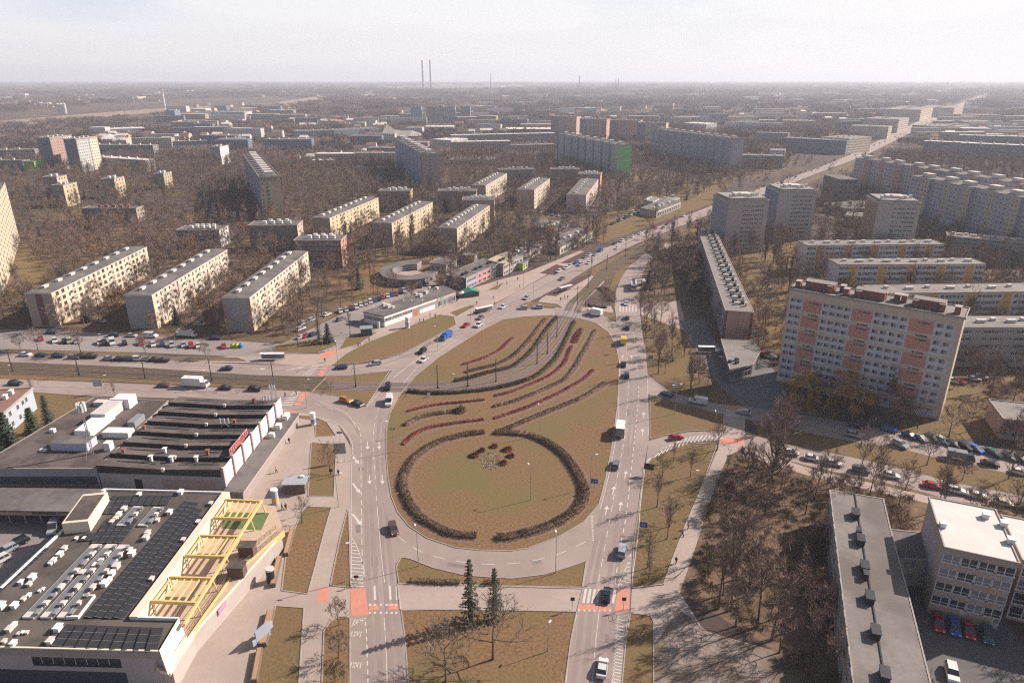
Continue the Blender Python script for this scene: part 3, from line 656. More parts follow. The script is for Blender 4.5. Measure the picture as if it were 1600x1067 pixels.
b.patches('gable_stripe', [(3, 0.15, 0.8, 0.3, 13.8, salmon), (3, 9.9, 10.9, 0.3, 13.8, salmon)], off=0.015); b.done()
b = slab5('yellowish five-storey block with a beige end wall, left behind the small conifer', (515, 341), (591, 309), 12.0, 14.0, paint((0.56, 0.44, 0.27)), beige, 'c', 14, 9, G5); b.done(60)
b = slab5('yellow-cream five-storey block with pale panels, right of the pointed conifer', (612, 349), (676, 316), 12.5, 14.4, paint((0.55, 0.43, 0.28)), beige, 'b', 14, 9, G5); b.done(60)
b = slab5('tan five-storey block standing above the round courtyard building', (714, 357), (765, 321), 12.0, 14.6, paint((0.52, 0.42, 0.31)), paint((0.30, 0.25, 0.22)), 'c', 14, 10, G5); b.done(60)
b = slab5('pale five-storey block with a beige end, far end of the middle row', (759, 290), (792, 271), 12.0, 15.0, paint((0.50, 0.42, 0.33)), beige, 'b', 12, 8, G5); b.done(40)
b = slab5('five-storey block with an orange end wall and blue-grey stripe', (835, 297), (859, 279), 14.0, 15.0, paint((0.52, 0.43, 0.34)), paint((0.44, 0.28, 0.19)), 'c', 10, 8, G5); b.patches('gable_stripe', [(3, 5.5, 8.5, 0.3, 14, lgrey)], off=0.015); b.done(40)
b = slab5('white-pink five-storey block with a pink stripe down its end wall', (916, 305), (935, 280), 15.0, 13.5, paint((0.52, 0.40, 0.38)), paint((0.47, 0.38, 0.38)), 'b', 10, 8, G5); b.patches('gable_stripe', [(3, 6, 8.6, 0.3, 13, salmon)], off=0.015); b.done(40)
# box blocks; sunlight on the east ends is put into a lighter wall colour
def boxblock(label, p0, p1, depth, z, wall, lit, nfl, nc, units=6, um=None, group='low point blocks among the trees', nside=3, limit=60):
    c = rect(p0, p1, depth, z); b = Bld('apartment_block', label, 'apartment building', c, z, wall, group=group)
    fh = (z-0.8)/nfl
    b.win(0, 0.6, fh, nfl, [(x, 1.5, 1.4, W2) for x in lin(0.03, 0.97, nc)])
    b.patches('painted_sunlit_end', [(1, 0.05, depth-0.05, 0.2, z-0.4, lit)])
    b.win(1, 0.6, fh, nfl, [(x, 1.4, 1.4, WB) for x in lin(0.1, 0.9, nside)])
    for k, x in enumerate(lin(0.25, 0.85, units)): b.units(0, [x], depth*(0.35+0.3*(k % 2)), (1.8, 1.5, 1.7), um or M_unitw, 'ventilation_unit')
    b.done(limit); return b
BX = 'low point blocks among the trees'
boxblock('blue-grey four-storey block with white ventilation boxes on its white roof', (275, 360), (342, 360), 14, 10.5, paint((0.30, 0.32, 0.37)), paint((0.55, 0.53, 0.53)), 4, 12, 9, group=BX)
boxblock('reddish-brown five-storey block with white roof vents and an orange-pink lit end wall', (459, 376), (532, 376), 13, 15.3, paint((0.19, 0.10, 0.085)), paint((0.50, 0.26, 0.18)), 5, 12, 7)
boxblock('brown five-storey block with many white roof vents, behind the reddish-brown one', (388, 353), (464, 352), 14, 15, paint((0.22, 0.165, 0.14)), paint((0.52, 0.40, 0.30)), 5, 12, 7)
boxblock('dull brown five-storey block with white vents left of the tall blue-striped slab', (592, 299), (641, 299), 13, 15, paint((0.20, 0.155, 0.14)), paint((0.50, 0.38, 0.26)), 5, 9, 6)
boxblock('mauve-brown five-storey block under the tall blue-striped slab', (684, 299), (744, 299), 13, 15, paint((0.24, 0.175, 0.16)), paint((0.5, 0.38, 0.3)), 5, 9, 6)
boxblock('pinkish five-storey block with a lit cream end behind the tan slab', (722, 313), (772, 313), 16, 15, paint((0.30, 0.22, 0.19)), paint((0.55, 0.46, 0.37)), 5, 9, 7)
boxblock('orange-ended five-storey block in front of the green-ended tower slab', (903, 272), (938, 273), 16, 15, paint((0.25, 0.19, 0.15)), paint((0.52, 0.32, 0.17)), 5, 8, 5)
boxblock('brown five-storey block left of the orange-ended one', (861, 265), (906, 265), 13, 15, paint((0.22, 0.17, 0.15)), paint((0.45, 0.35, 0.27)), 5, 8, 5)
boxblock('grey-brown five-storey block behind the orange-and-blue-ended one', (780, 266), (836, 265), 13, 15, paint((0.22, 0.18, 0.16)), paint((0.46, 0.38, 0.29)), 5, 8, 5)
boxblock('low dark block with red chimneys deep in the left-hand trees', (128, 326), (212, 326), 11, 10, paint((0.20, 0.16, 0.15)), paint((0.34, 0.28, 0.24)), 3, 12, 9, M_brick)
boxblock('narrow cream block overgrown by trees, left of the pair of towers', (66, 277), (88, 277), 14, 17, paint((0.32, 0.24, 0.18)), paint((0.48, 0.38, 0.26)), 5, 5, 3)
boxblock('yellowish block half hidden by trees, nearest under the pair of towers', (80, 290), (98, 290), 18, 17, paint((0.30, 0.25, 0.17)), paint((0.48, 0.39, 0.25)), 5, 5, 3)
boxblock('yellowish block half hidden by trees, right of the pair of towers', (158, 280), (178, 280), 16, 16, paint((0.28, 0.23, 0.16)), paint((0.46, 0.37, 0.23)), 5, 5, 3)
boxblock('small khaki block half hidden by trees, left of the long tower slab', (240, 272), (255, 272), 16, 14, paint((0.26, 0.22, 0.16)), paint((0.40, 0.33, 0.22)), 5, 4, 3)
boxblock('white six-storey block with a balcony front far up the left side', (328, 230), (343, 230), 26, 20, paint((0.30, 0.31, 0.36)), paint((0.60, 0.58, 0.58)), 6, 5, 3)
# ---------------------------------------------------------------- eleven-storey slabs
def tower(label, p0, p1, w, z, walls, nfl=11, ncol=10, strips=None, units=8, um=None, group='eleven-storey slab towers', roofm=None, win_edges=(0,), side=None, wm=None, limit=60, name='tower_block', step=0, seg=0, cat='tower block'):
    c = rect(p0, p1, w, z); b = Bld(name, label, cat, c, z, walls, roof=roofm, group=group, parapet=0.8)
    fh = (z-1.5)/nfl
    for e in win_edges:
        Lw = (c[(e+1) % 4]-c[e]).length; nc = ncol if e in (0, 2) else max(3, int(Lw/4))
        b.win(e, 0.8, fh, nfl, [(x, 1.6, 1.3, wm or W2) for x in lin(0.03, 0.97, nc)])
    if seg:
        e = 0; Lw = (c[1]-c[0]).length; o = MB(); M = wall_frame(b.loc[0], b.loc[1])
        for k in range(seg):
            x0 = Lw*k/seg; x1 = Lw*(k+1)/seg
            o.box(x0-0.5, x0+0.5, -0.25, -0.02, 0, z-0.2, M_dark if not side else side, M)
        o.build('facade_joint', b.t)['kind'] = 'stuff'
        o = MB()
        for k in range(seg):
            x0 = Lw*(k+0.5)/seg; o.box(x0-3.2, x0+3.2, w*0.3, w*0.7, z+0.1, z+2.6, um or M_unit, M)
            o.box(x0-3.6, x0+3.6, w*0.25, w*0.75, z+2.6, z+2.8, um or M_unit, M)
        ob = o.build('lift_housing', b.t); ob['kind'] = 'stuff'
    elif units:
        for k, x in enumerate(lin(0.1, 0.9, units)): b.units(0, [x], w*(0.35+0.3*(k % 2)), (2.2, 1.6, 1.5), um or M_unit, 'ventilation_unit')
    b.done(limit); return b
bluegrey = paint((0.17, 0.20, 0.26)); 
b = tower('tall slab tower with an olive end wall, left of centre above the three blocks', (437, 275), (405, 241), 13, 30.5, khaki, ncol=12, win_edges=(3,), units=0, seg=0) if False else None
# long slab with olive gable: long west side dark, gable faces us
c = [Vector(P(x, y, 30.5)[:2]) for x, y in ((404, 277), (437, 275), (405, 241), (380, 242))]
b = Bld('tower_block', 'tall slab tower with an olive end wall, above the three cream blocks', 'tower block', c, 30.5, khaki, group='eleven-storey slab towers', parapet=0.8)
Lw = (c[0]-c[3]).length; fh = 29/11
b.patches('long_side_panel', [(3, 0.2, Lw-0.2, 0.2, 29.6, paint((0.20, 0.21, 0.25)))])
b.win(3, 0.8, fh, 11, [(x, 2.0, 1.4, W2) for x in lin(0.02, 0.98, 22)]); b.win(0, 0.8, fh, 11, [(0.36, 1.1, 1.2, WBX), (0.44, 1.1, 1.2, W2), (0.14, 1.0, 1.2, W1)])
for k in range(12): b.units(3, [0.05+k*0.082], 7.5, (7, 5.5, 2.6), M_unit, 'lift_housing')
b.done(80)
c = [Vector(P(x, y, 32)[:2]) for x, y in ((659, 241), (687, 241), (632, 217), (616, 216))]
b = Bld('tower_block', 'tall slab tower with blue and white vertical stripes and a beige end wall', 'tower block', c, 32, paint((0.33, 0.265, 0.23)), group='eleven-storey slab towers', parapet=0.8)
Lw = (c[0]-c[3]).length
b.patches('long_side_panel', [(3, 0.1+k*Lw/8, (k+0.62)*Lw/8, 0.3, 31, paint((0.27, 0.30, 0.37))) for k in range(8)] + [(3, (k+0.63)*Lw/8, (k+1)*Lw/8, 0.3, 31, paint((0.13, 0.16, 0.23))) for k in range(8)])
b.win(3, 0.8, 2.75, 11, [(x, 1.6, 1.2, W2) for x in lin(0.02, 0.98, 16)]); b.win(0, 0.8, 2.75, 11, [(0.42, 1.3, 1.3, WBX), (0.5, 1.0, 1.3, W1)])
for k in range(9): b.units(3, [0.06+k*0.11], 8, (8, 6, 2.8), M_unit, 'lift_housing')
b.done(80)
# green-ended slab and its neighbour, seen broadside
def broad(label, p0, p1, w, z, base, strip, nseg, gable, ncol, gname='gable_panel'):
    c = rect(p0, p1, w, z); b = Bld('tower_block', label, 'tower block', c, z, base, group='eleven-storey slab towers', parapet=0.8)
    Lw = (c[1]-c[0]).length
    b.patches('facade_stripe', [(0, (k)*Lw/nseg, (k+0.22)*Lw/nseg, 0.3, z-0.8, strip) for k in range(nseg)])
    b.patches(gname, [(1, 0.1, w-0.1, 0.3, z-0.8, gable)])
    b.win(0, 0.8, (z-2)/11, 11, [(x, 1.7, 1.2, W2) for x in lin(0.04, 0.97, ncol)])
    for k in range(nseg): b.units(0, [(k+0.5)/nseg], w*0.5, (5.0, 4.0, 2.4), M_unit, 'lift_housing')
    return b
green = paint((0.18, 0.46, 0.21))
b = broad('grey slab tower with a bright green end wall', (871, 209), (966, 227), 15, 33, paint((0.30, 0.35, 0.36)), paint((0.12, 0.16, 0.19)), 8, green, 24)
Lw = (b.c[1]-b.c[0]).length; b.patches('green_corner_panel', [(0, Lw-5.5, Lw-0.1, 0.3, 32, paint((0.30, 0.42, 0.28)))], off=0.015); b.done(60)
b = broad('wide grey-lilac slab tower right of the green-ended one', (1021, 202), (1145, 217), 15, 35, paint((0.25, 0.255, 0.31)), paint((0.17, 0.18, 0.23)), 10, paint((0.33, 0.30, 0.32)), 30); b.done(60)
# left edge tower, lit side towards the sun
c = rect((-26, 345), (8, 287), 14, 35.0)
b = Bld('tower_block', 'tall sunlit cream tower cut by the left edge of the picture', 'tower block', c, 35.0, paint((0.46, 0.40, 0.30)), parapet=0.8)
b.win(0, 0.8, 3.0, 11, [(x, 1.7, 1.4, WB) for x in lin(0.02, 0.98, 14)]); b.done(100)
# the pair of towers on the left and the four pink towers in the middle
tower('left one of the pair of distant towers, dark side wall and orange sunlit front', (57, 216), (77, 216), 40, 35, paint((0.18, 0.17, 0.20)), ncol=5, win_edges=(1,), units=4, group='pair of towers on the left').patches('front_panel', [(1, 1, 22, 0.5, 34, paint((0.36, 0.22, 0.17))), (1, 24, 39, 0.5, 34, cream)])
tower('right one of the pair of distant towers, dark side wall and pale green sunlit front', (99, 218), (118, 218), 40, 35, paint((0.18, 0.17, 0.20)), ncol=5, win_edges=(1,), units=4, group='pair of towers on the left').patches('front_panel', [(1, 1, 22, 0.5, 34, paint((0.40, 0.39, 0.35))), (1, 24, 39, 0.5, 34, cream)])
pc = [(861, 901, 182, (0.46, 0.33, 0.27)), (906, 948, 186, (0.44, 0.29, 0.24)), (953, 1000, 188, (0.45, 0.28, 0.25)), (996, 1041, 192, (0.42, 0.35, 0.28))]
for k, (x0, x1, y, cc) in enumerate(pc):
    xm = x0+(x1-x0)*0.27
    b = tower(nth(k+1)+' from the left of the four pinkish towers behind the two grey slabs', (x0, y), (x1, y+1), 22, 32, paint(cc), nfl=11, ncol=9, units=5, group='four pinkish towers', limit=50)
    Lw = (b.c[1]-b.c[0]).length; b.patches('painted_shade_strip', [(0, 0.1, Lw*0.28, 0.3, 31.5, paint((0.24, 0.19, 0.20))), (0, Lw*0.5, Lw*0.62, 0.3, 31.5, paint((0.34, 0.27, 0.27)))], off=0.015)  # flat darker panels, the shade of the wings put into the colour
for k, (x0, x1, cc) in enumerate([(642, 658, (0.22, 0.26, 0.32)), (666, 677, (0.30, 0.25, 0.26)), (678, 692, (0.32, 0.27, 0.27)), (694, 711, (0.26, 0.28, 0.34)), (719, 735, (0.25, 0.24, 0.27))]):
    tower(nth(k+1)+' from the left of the five far tower blocks left of centre', (x0, 167), (x1, 167), 22, 35, paint(cc), nfl=11, ncol=5, units=2, group='five far tower blocks', limit=30)
# ---------------------------------------------------------------- right side: point towers
def point(label, pl, pm, pr, z, side, front, um=M_unit, group='point towers right of the avenue'):
    a = P(*pm, z); b_ = P(*pr, z); a = Vector((a.x, a.y)); b2 = Vector((b_.x, b_.y)); d = (b2-a).normalized(); n = Vector((-d.y, d.x))
    c = [a, b2, b2+n*24, a+n*24]
    b = Bld('tower_block', label, 'tower block', c, z, front, roof=M_roofl, group=group, parapet=0.8)
    Lw = (c[1]-c[0]).length; Ls = 24
    b.patches('side_panel', [(3, 0.2, Ls-0.2, 0.3, z-1, side)]); 
    b.win(0, 1.0, (z-3)/11, 11, [(x, 2.6, 1.1, W2) for x in (0.42, 0.52, 0.62, 0.74, 0.84)]); b.win(3, 1.0, (z-3)/11, 11, [(0.7, 1.4, 1.2, W2), (0.4, 1.4, 1.2, W2)])
    b.box('lift_housing', 0, Lw*0.3, Lw*0.7, 8, 15, z+0.1, z+3.0, um); b.box('penthouse_band', 0, 1.2, Lw-1.2, 1.2, 22.8, z+0.1, z+1.6, paint((0.25, 0.24, 0.23)))
    for k in range(6): b.units(0, [0.1+0.15*k], 4+2.5*(k % 3), (1.4, 1.2, 3.2), um, 'ventilation_unit')
    b.done(70)
point('grey point tower with a blue-green side strip, nearest to the avenue', (1128, 311), (1139, 315), (1202, 314), 30, paint((0.20, 0.26, 0.28)), paint((0.36, 0.315, 0.30)))
point('grey point tower with a dark blue side strip, behind and right of the first', (1208, 298), (1218, 300), (1277, 300), 30, paint((0.15, 0.19, 0.27)), paint((0.35, 0.33, 0.34)))
point('beige point tower with an orange-brown side strip in front of the stepped housing rows', (1360, 312), (1373, 317), (1440, 319), 30, paint((0.27, 0.18, 0.12)), paint((0.36, 0.32, 0.30)))
# stepped rows far right
def steprow(label, p0, p1, n, z, w, cols, group, drop=0.0, cat='housing row'):
    A = P(*p0, z); B = P(*p1, z); A = Vector((A.x, A.y)); B = Vector((B.x, B.y)); d = (B-A).normalized(); nn = Vector((-d.y, d.x)); Lt = (B-A).length; s = Lt/n
    org = Vector(((A.x+B.x)/2, (A.y+B.y)/2, 0)); t = thing('housing_row', label, cat, org, 0, group); its = []
    keepout([A, B, B+nn*w, A+nn*w])
    for k in range(n):
        off = nn*(2.2 if k % 2 else 0.0)
        a = A+d*s*k+off; b_ = A+d*s*(k+1)+off - d*0.02; c = [a, b_, b_+nn*w, a+nn*w]; lc = [p-org.xy for p in c]
        o = MB(); o.prism(lc, -0.3, z-(k % 2)*0.05, cols[k % len(cols)][0]); o.build('wall', t)
        o = MB(); o.prism([p - nn*0.3 for p in lc[:2]]+[p+nn*0.3 for p in lc[2:]], z+0.01, z+0.35, M_kerb, top=M_roof, bottom=True); M = wall_frame(lc[0], lc[1])
        o.box(s*0.3, s*0.7, w*0.3, w*0.65, z+0.36, z+2.8, M_unit, M); o.build('roof', t)
        o = MB(); patch(o, lc[0], lc[1], s*0.66, s-0.3, 0.3, z-0.5, cols[k % len(cols)][1]); o.build('coloured_stair_panel', t)
        its += facade_items(a, b_, 0.8, (z-2)/11, 11, [(0.14, 1.5, 1.2, W2), (0.32, 1.5, 1.2, W2), (0.5, 1.5, 1.2, W2), (0.72, 1.2, 1.1, W2), (0.88, 1.2, 1.1, W2)])
    its = [(me, M @ Matrix.Translation((0, -0.05, 0))) for me, M in its]
    place_windows(t, org, its, 60); return t
pk = paint((0.46, 0.22, 0.19)); gl = paint((0.40, 0.355, 0.36)); yl = paint((0.40, 0.35, 0.26)); bl = paint((0.31, 0.315, 0.35)); pe = paint((0.42, 0.31, 0.26))
steprow('long stepped housing row with pink and grey stripes, farther of the two on the right', (1337, 247), (1600, 289), 9, 31, 12, [(gl, pk), (gl, pk), (gl, pk), (gl, pk), (pe, pk)], None)
steprow('long stepped housing row in grey and khaki, nearer of the two on the right', (1424, 275), (1640, 318), 6, 32, 13, [(bl, yl), (bl, yl)], None)
# ---------------------------------------------------------------- white and ochre five-storey rows on the right
def ochre(label, p0, p1, w, z, n, stair, group='white five-storey rows with ochre stair panels', face=None, units=10):
    c = rect(p0, p1, w, z); face = face or paint((0.53, 0.50, 0.485)); b = Bld('apartment_block', label, 'apartment building', c, z, face, roof=M_roofl, group=group, parapet=0.25)
    Lw = (c[1]-c[0]).length; s = Lw/n; fh = (z-1)/5
    if stair: b.patches('ochre_stair_panel', [(0, s*k+s*0.36, s*k+s*0.64, 0.4, z-0.3, stair) for k in range(n)])
    cols = []
    for k in range(n):
        for q, (ww, me) in ((0.07, (1.5, W2)), (0.17, (1.0, W1)), (0.28, (1.5, W2)), (0.74, (1.5, W2)), (0.86, (1.0, W1)), (0.96, (1.3, W2))): cols.append(((k+q)/n, ww, 1.4, me))
        for q in (0.43, 0.5, 0.57): cols.append(((k+q)/n, 0.5, 0.6, W1, None, 1.4))
    b.items += [(me, M @ Matrix.Translation((0, -0.035, 0))) for me, M in facade_items(c[0], c[1], 0.6, fh, 5, cols)]
    for k, x in enumerate(lin(0.03, 0.97, units)): b.units(0, [x], w*(0.45 if k % 2 else 0.6), (3.2 if k % 2 else 1.6, 1.2, 1.0), M_unit, 'chimney')
    b.done(100); return b
ochre('white five-storey row with ochre panels, farthest of the rows behind the big pink-and-blue block', (1262, 384), (1475, 382), 11, 14.5, 5, paint((0.45, 0.25, 0.10)))
ochre('white five-storey row with ochre panels, second of the rows behind the big pink-and-blue block', (1312, 414), (1540, 413), 11, 14.5, 5, paint((0.60, 0.36, 0.10)))
ochre('white five-storey row with ochre panels, nearest behind the roof of the big pink-and-blue block', (1372, 459), (1720, 455), 12, 14.5, 6, paint((0.58, 0.35, 0.10)))
ochre('plain grey five-storey row at the right edge beside the big pink-and-blue block', (1504, 512), (1760, 512), 12, 14.5, 5, None, face=paint((0.30, 0.28, 0.27)))
ochre('low grey row with a white roof at the upper right edge', (1481, 369), (1640, 383), 12, 12, 4, None, face=paint((0.28, 0.26, 0.26)), units=14)
# ---------------------------------------------------------------- the big ten-storey block
ZB = 32.0; c = rect((1234, 452), (1507, 498), 11.5, ZB)
big = Bld('panel_apartment_block', 'big pink-and-pale-blue panel block with brick chimneys on its roof, right of the roundabout', 'apartment building', c, ZB, paint((0.48, 0.40, 0.315)), roof=M_roofl, parapet=0.5)
Lb = (c[1]-c[0]).length; fh = 2.72; z1 = 1.2; lst = []; cyan = paint((0.47, 0.465, 0.51)); 
secs = [(0.01, 0.10, 0), (0.10, 0.215, 1), (0.215, 0.40, 0), (0.40, 0.52, 1), (0.52, 0.725, 0), (0.725, 0.86, 1), (0.86, 0.97, 0)]
for (u, v, k) in secs:
    for pr in range(6):
        za = 29.9 - (pr+1)*5.25 + 0.3
        lst.append((0, u*Lb, v*Lb, max(za+(0.7 if k else 0), 0.5), za+4.55, salmon if k else cyan))
big.patches('facade_panel', lst)
cols = []; WS = win_mesh('half')
for (u, v, k) in secs:
    if k == 0:
        n = {0.01: 2, 0.215: 4, 0.52: 4, 0.86: 2}[u]
        for x in lin(u+0.005, v-0.005, n): cols.append((x, 1.7, 1.25, WS))
    else:
        m_ = (u+v)/2
        for q in (-0.02, 0.0, 0.014, 0.028): cols.append((m_+q+0.008, 0.7, 0.55, W1, None, 1.3))
its = facade_items(c[0], c[1], 0, 2.625, 12, cols, z_sill=0.0)
its = []
M = wall_frame(c[0], c[1])
for fl in range(11):
    pr, sub = divmod(fl, 2); zt = 29.9 - pr*5.25 - sub*2.35 - 1.75
    for cc in cols:
        xf, ww, hh, me = cc[:4]
        if hh < 1 or sub == 0: its.append((me, M @ Matrix.Translation((xf*Lb, -0.035, zt + (0.25 if hh < 1 else 0) - (0 if hh > 1 else sub*0.0))) @ Matrix.Diagonal((ww, 1, hh, 1))))
        else: its.append((me, M @ Matrix.Translation((xf*Lb, -0.035, zt)) @ Matrix.Diagonal((ww, 1, hh, 1))))
        if hh < 1 and sub == 1: its[-1] = (me, M @ Matrix.Translation((xf*Lb, -0.035, zt-1.35)) @ Matrix.Diagonal((ww, 1, hh, 1)))
big.items += [t for t in its if t[1].translation.z > 0.5]
for k, x in enumerate((0.17, 0.47, 0.80)): big.box('stair_head', 0, x*Lb-4.2, x*Lb+4.2, 3.2, 7.4, ZB+0.1, ZB+2.7, M_brick, top=M_roofl)
for x in (0.035, 0.085, 0.235, 0.3, 0.335, 0.41, 0.545, 0.62, 0.66, 0.73, 0.875, 0.955): big.units(0, [x], 3.6 if int(x*100) % 2 else 6.5, (1.5, 2.4, 2.2), M_brick, 'chimney', cap=M_kerb)
for x in (0.14, 0.44, 0.62, 0.83): big.units(0, [x], 9.2, (1.3, 1.0, 1.6), M_unitw, 'ventilation_unit')
big.done(100)
# ---------------------------------------------------------------- long slab with many vents and pink end + low shop at its foot
c = rect((1133, 485), (1178, 488), 150, 12.2)
far_l = P(1091, 361, 12.2); far_r = P(1119, 361, 12.2); c = [c[0], c[1], Vector((far_r.x, far_r.y)), Vector((far_l.x, far_l.y))]
b = Bld('apartment_block', 'long block with a pink end wall and many roof vents, right of the bus', 'apartment building', c, 12.2, paint((0.40, 0.27, 0.235)), roof=M_roofl, parapet=0.15)
Lw = (c[0]-c[3]).length
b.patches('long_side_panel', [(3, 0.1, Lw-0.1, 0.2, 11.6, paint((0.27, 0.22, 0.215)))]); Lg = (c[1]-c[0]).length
b.patches('gable_edge', [(0, 0.05, 1.0, 0.2, 11.7, maroon), (0, Lg-1.0, Lg-0.05, 0.2, 11.7, maroon), (0, Lg/2-0.06, Lg/2+0.06, 0.2, 11.7, maroon)])
b.items += [(me, M @ Matrix.Translation((0, -0.035, 0))) for me, M in facade_items(c[3], c[0], 0.5, 2.3, 5, [(x, 1.8, 1.4, W2) for x in lin(0.02, 0.98, 30)])]
for k in range(30): b.box('facade_rib', 3, (k+0.5)*Lw/30-0.12, (k+0.5)*Lw/30+0.12, -0.22, -0.035, 0.3, 11.9, greyw)
for k in range(17):
    x = 0.03+k*0.056
    b.units(3, [x], 4.6, (1.0, 1.6, 0.9), M_dark, 'roof_vent'); b.units(3, [x+0.02], 5.0, (0.8, 1.5, 0.9), M_unit, 'roof_vent'); b.units(3, [x+0.012], 7.4, (1.6, 1.1, 1.2), M_dark, 'roof_vent'); b.units(3, [x+0.03], 8.4, (0.8, 0.8, 1.4), M_unit, 'roof_vent')
b.done(80)
zs = 4.2; c = [Vector(P(x, y, zs)[:2]) for x, y in ((1141, 580), (1176, 569), (1188, 548), (1172, 533), (1127, 531))]
b = Bld('shop_pavilion', 'low flat-roofed shop pavilion at the foot of the pink end wall', 'shop', c, zs, paint((0.13, 0.12, 0.13)), roof=M_roofl, parapet=0.2)
for (i, x, y) in ((0, 0.5, 9), (0, 0.8, 5), (0, 0.5, 5), (0, 0.62, 3.2), (0, 0.3, 12), (0, 0.45, 14)): b.units(i, [x], y, (1.1, 1.0, 0.7), M_dark, 'roof_hatch')
b.items += facade_items(c[0], c[1], 0.2, 3, 1, [(x, 1.6, 2.1, W1) for x in lin(0.05, 0.95, 6)], z_sill=0.3); b.done()
# ---------------------------------------------------------------- bottom right: long school wing, link and white-roofed block
zc = 8.0; pts = [(1332, 1067), (1454, 1067), (1421, 936), (1395, 841), (1381, 781), (1296, 767), (1310, 882)]
w_ = [Vector(P(x, y, zc)[:2]) for x, y in pts]; dirn = (w_[0]-w_[6]).normalized()
c = [w_[6]+dirn*90, Vector(P(1454, 1067, zc)[:2])+(w_[1]-w_[2]).normalized()*45] + w_[2:5] + [w_[5]]
b = Bld('school_wing', 'long low school wing with a grey ridged roof, bottom right', 'school building', c, zc, paint((0.33, 0.27, 0.21)), roof=mat('worn_roof', (0.205, 0.178, 0.165), 0.9, 0.14, 0.8, col2=(0.14, 0.118, 0.106), scale2=0.09, detail=8), parapet=0.12)
o = MB(); rl = [P(1335, 768, zc+0.2), P(1384, 1067, zc+0.2)]; d = Vector((rl[1].x-rl[0].x, rl[1].y-rl[0].y)).normalized(); Lr = 110
r0 = Vector((rl[0].x, rl[0].y)) - b.org.xy; M = wall_frame(r0, r0+d*Lr); o.box(0, Lr, -0.12, 0.12, zc+0.1, zc+0.32, M_dark, M); o.build('ridge_strip', b.t)
for (x, y, s_) in ((1336, 806, 1), (1341, 834, .6), (1344, 847, 1), (1350, 889, 1), (1352, 902, .6), (1358, 937, 1), (1367, 991, 1), (1381, 1058, 1)):
    q = P(x, y, zc+0.2); roof_unit(b.t, Vector((q.x-b.org.x, q.y-b.org.y, zc+0.13)), d, (2.4*s_, 1.3*s_, 1.2), M_dark, name='roof_vent')
its = facade_items(c[5], c[0], 0.3, 2.9, 3, [(x, 2.4, 1.7, WC) for x in lin(0.01, 0.99, 26)]); b.items += its; b.done(78)
zc = 6.5; c = [Vector(P(x, y, zc)[:2]) for x, y in ((1404, 873), (1449, 874), (1444, 834), (1392, 829))]
b = Bld('link_building', 'low link between the long school wing and the white-roofed block', 'school building', c, zc, paint((0.42, 0.38, 0.34)), roof=M_roof, parapet=0.2)
b.items += facade_items(c[0], c[1], 0.5, 3, 2, [(0.42, 2.6, 1.7, WC)]); b.patches('pale_panel', [(0, 5.2, 8.2, 0.4, 6, lgrey)]); b.done()
zc = 15.0; A = P(1476, 855, zc); B = P(1592, 880, zc); A = Vector(A[:2]); B = Vector(B[:2]); dW = (Vector(P(1452, 778, zc)[:2])-A)
c = [A, B, B+dW, A+dW]
b = Bld('school_block', 'four-storey school block with a bright white flat roof, lower right', 'school building', c, zc, paint((0.40, 0.315, 0.25)), roof=M_roofw, parapet=0.3)
Lw = (B-A).length; b.items += facade_items(A, B, 1.9, 3.15, 4, [(x, 3.1, 1.9, WC) for x in lin(0.02, 0.98, 4)], z_sill=0.6)
b.patches('pale_panel', [(3, 2, 6, 0.5, 13, lgrey), (3, 9, 12, 0.5, 13, lgrey), (0, Lw-1.1, Lw-0.1, 0.5, 13.2, lgrey), (0, 5.0, 5.9, 1.4, 4.2, white), (0, 10.2, 11.2, 1.4, 4.2, white), (0, 15.3, 16.3, 1.4, 4.2, white)])
b.patches('ochre_panel', [(0, Lw-3.2, Lw-1.2, 4.6, 5.4, paint((0.5, 0.32, 0.14))), (0, Lw-3.2, Lw-1.2, 7.6, 8.4, paint((0.5, 0.32, 0.14)))])
for (x, y) in ((1472, 823), (1567, 822), (1578, 848), (1539, 809)): q = P(x, y, zc); roof_unit(b.t, Vector((q.x-b.org.x, q.y-b.org.y, zc+0.13)), dirn, (1.2, 1.0, 0.9), M_unitw, name='roof_vent')
b.done()
n_ = (B-A).normalized(); c = [B+n_*2.0-Vector((-n_.y, n_.x))*(-4), B+n_*30+Vector((-n_.y, n_.x))*4, B+n_*30+dW*1.1, B+n_*2+dW*1.1]
b = Bld('school_stair_block', 'glazed part of the school at the right edge with tall gridded windows', 'school building', c, 13.2, paint((0.36, 0.26, 0.22)), roof=M_roofw, parapet=0.3)
b.items += facade_items(c[0], c[1], 0.6, 3.1, 4, [(x, 4.6, 2.6, WC) for x in lin(0.0, 1.0, 6)], z_sill=0.1); b.done()
c = rect((1568, 655), (1640, 664), 13, 6.0)
b = Bld('small_public_building', 'low pink building with a green entrance at the right edge', 'public building', c, 6.0, paint((0.46, 0.29, 0.25)), roof=M_roofl)
b.items += facade_items(c[0], c[1], 0.3, 2.8, 2, [(x, 0.9, 0.9, W1) for x in lin(0.02, 0.98, 9)]); b.patches('green_entrance', [(0, 7.5, 9.5, 0.2, 3.0, paint((0.14, 0.36, 0.10))), (0, 2, 7, 0.2, 2.7, greyw)]); b.done()
c = rect((1478, 352), (1517, 353), 14, 7); Bld('shed', 'small white-roofed hall before the khaki housing row', 'hall', c, 7, paint((0.22, 0.21, 0.22)), roof=M_roofw)
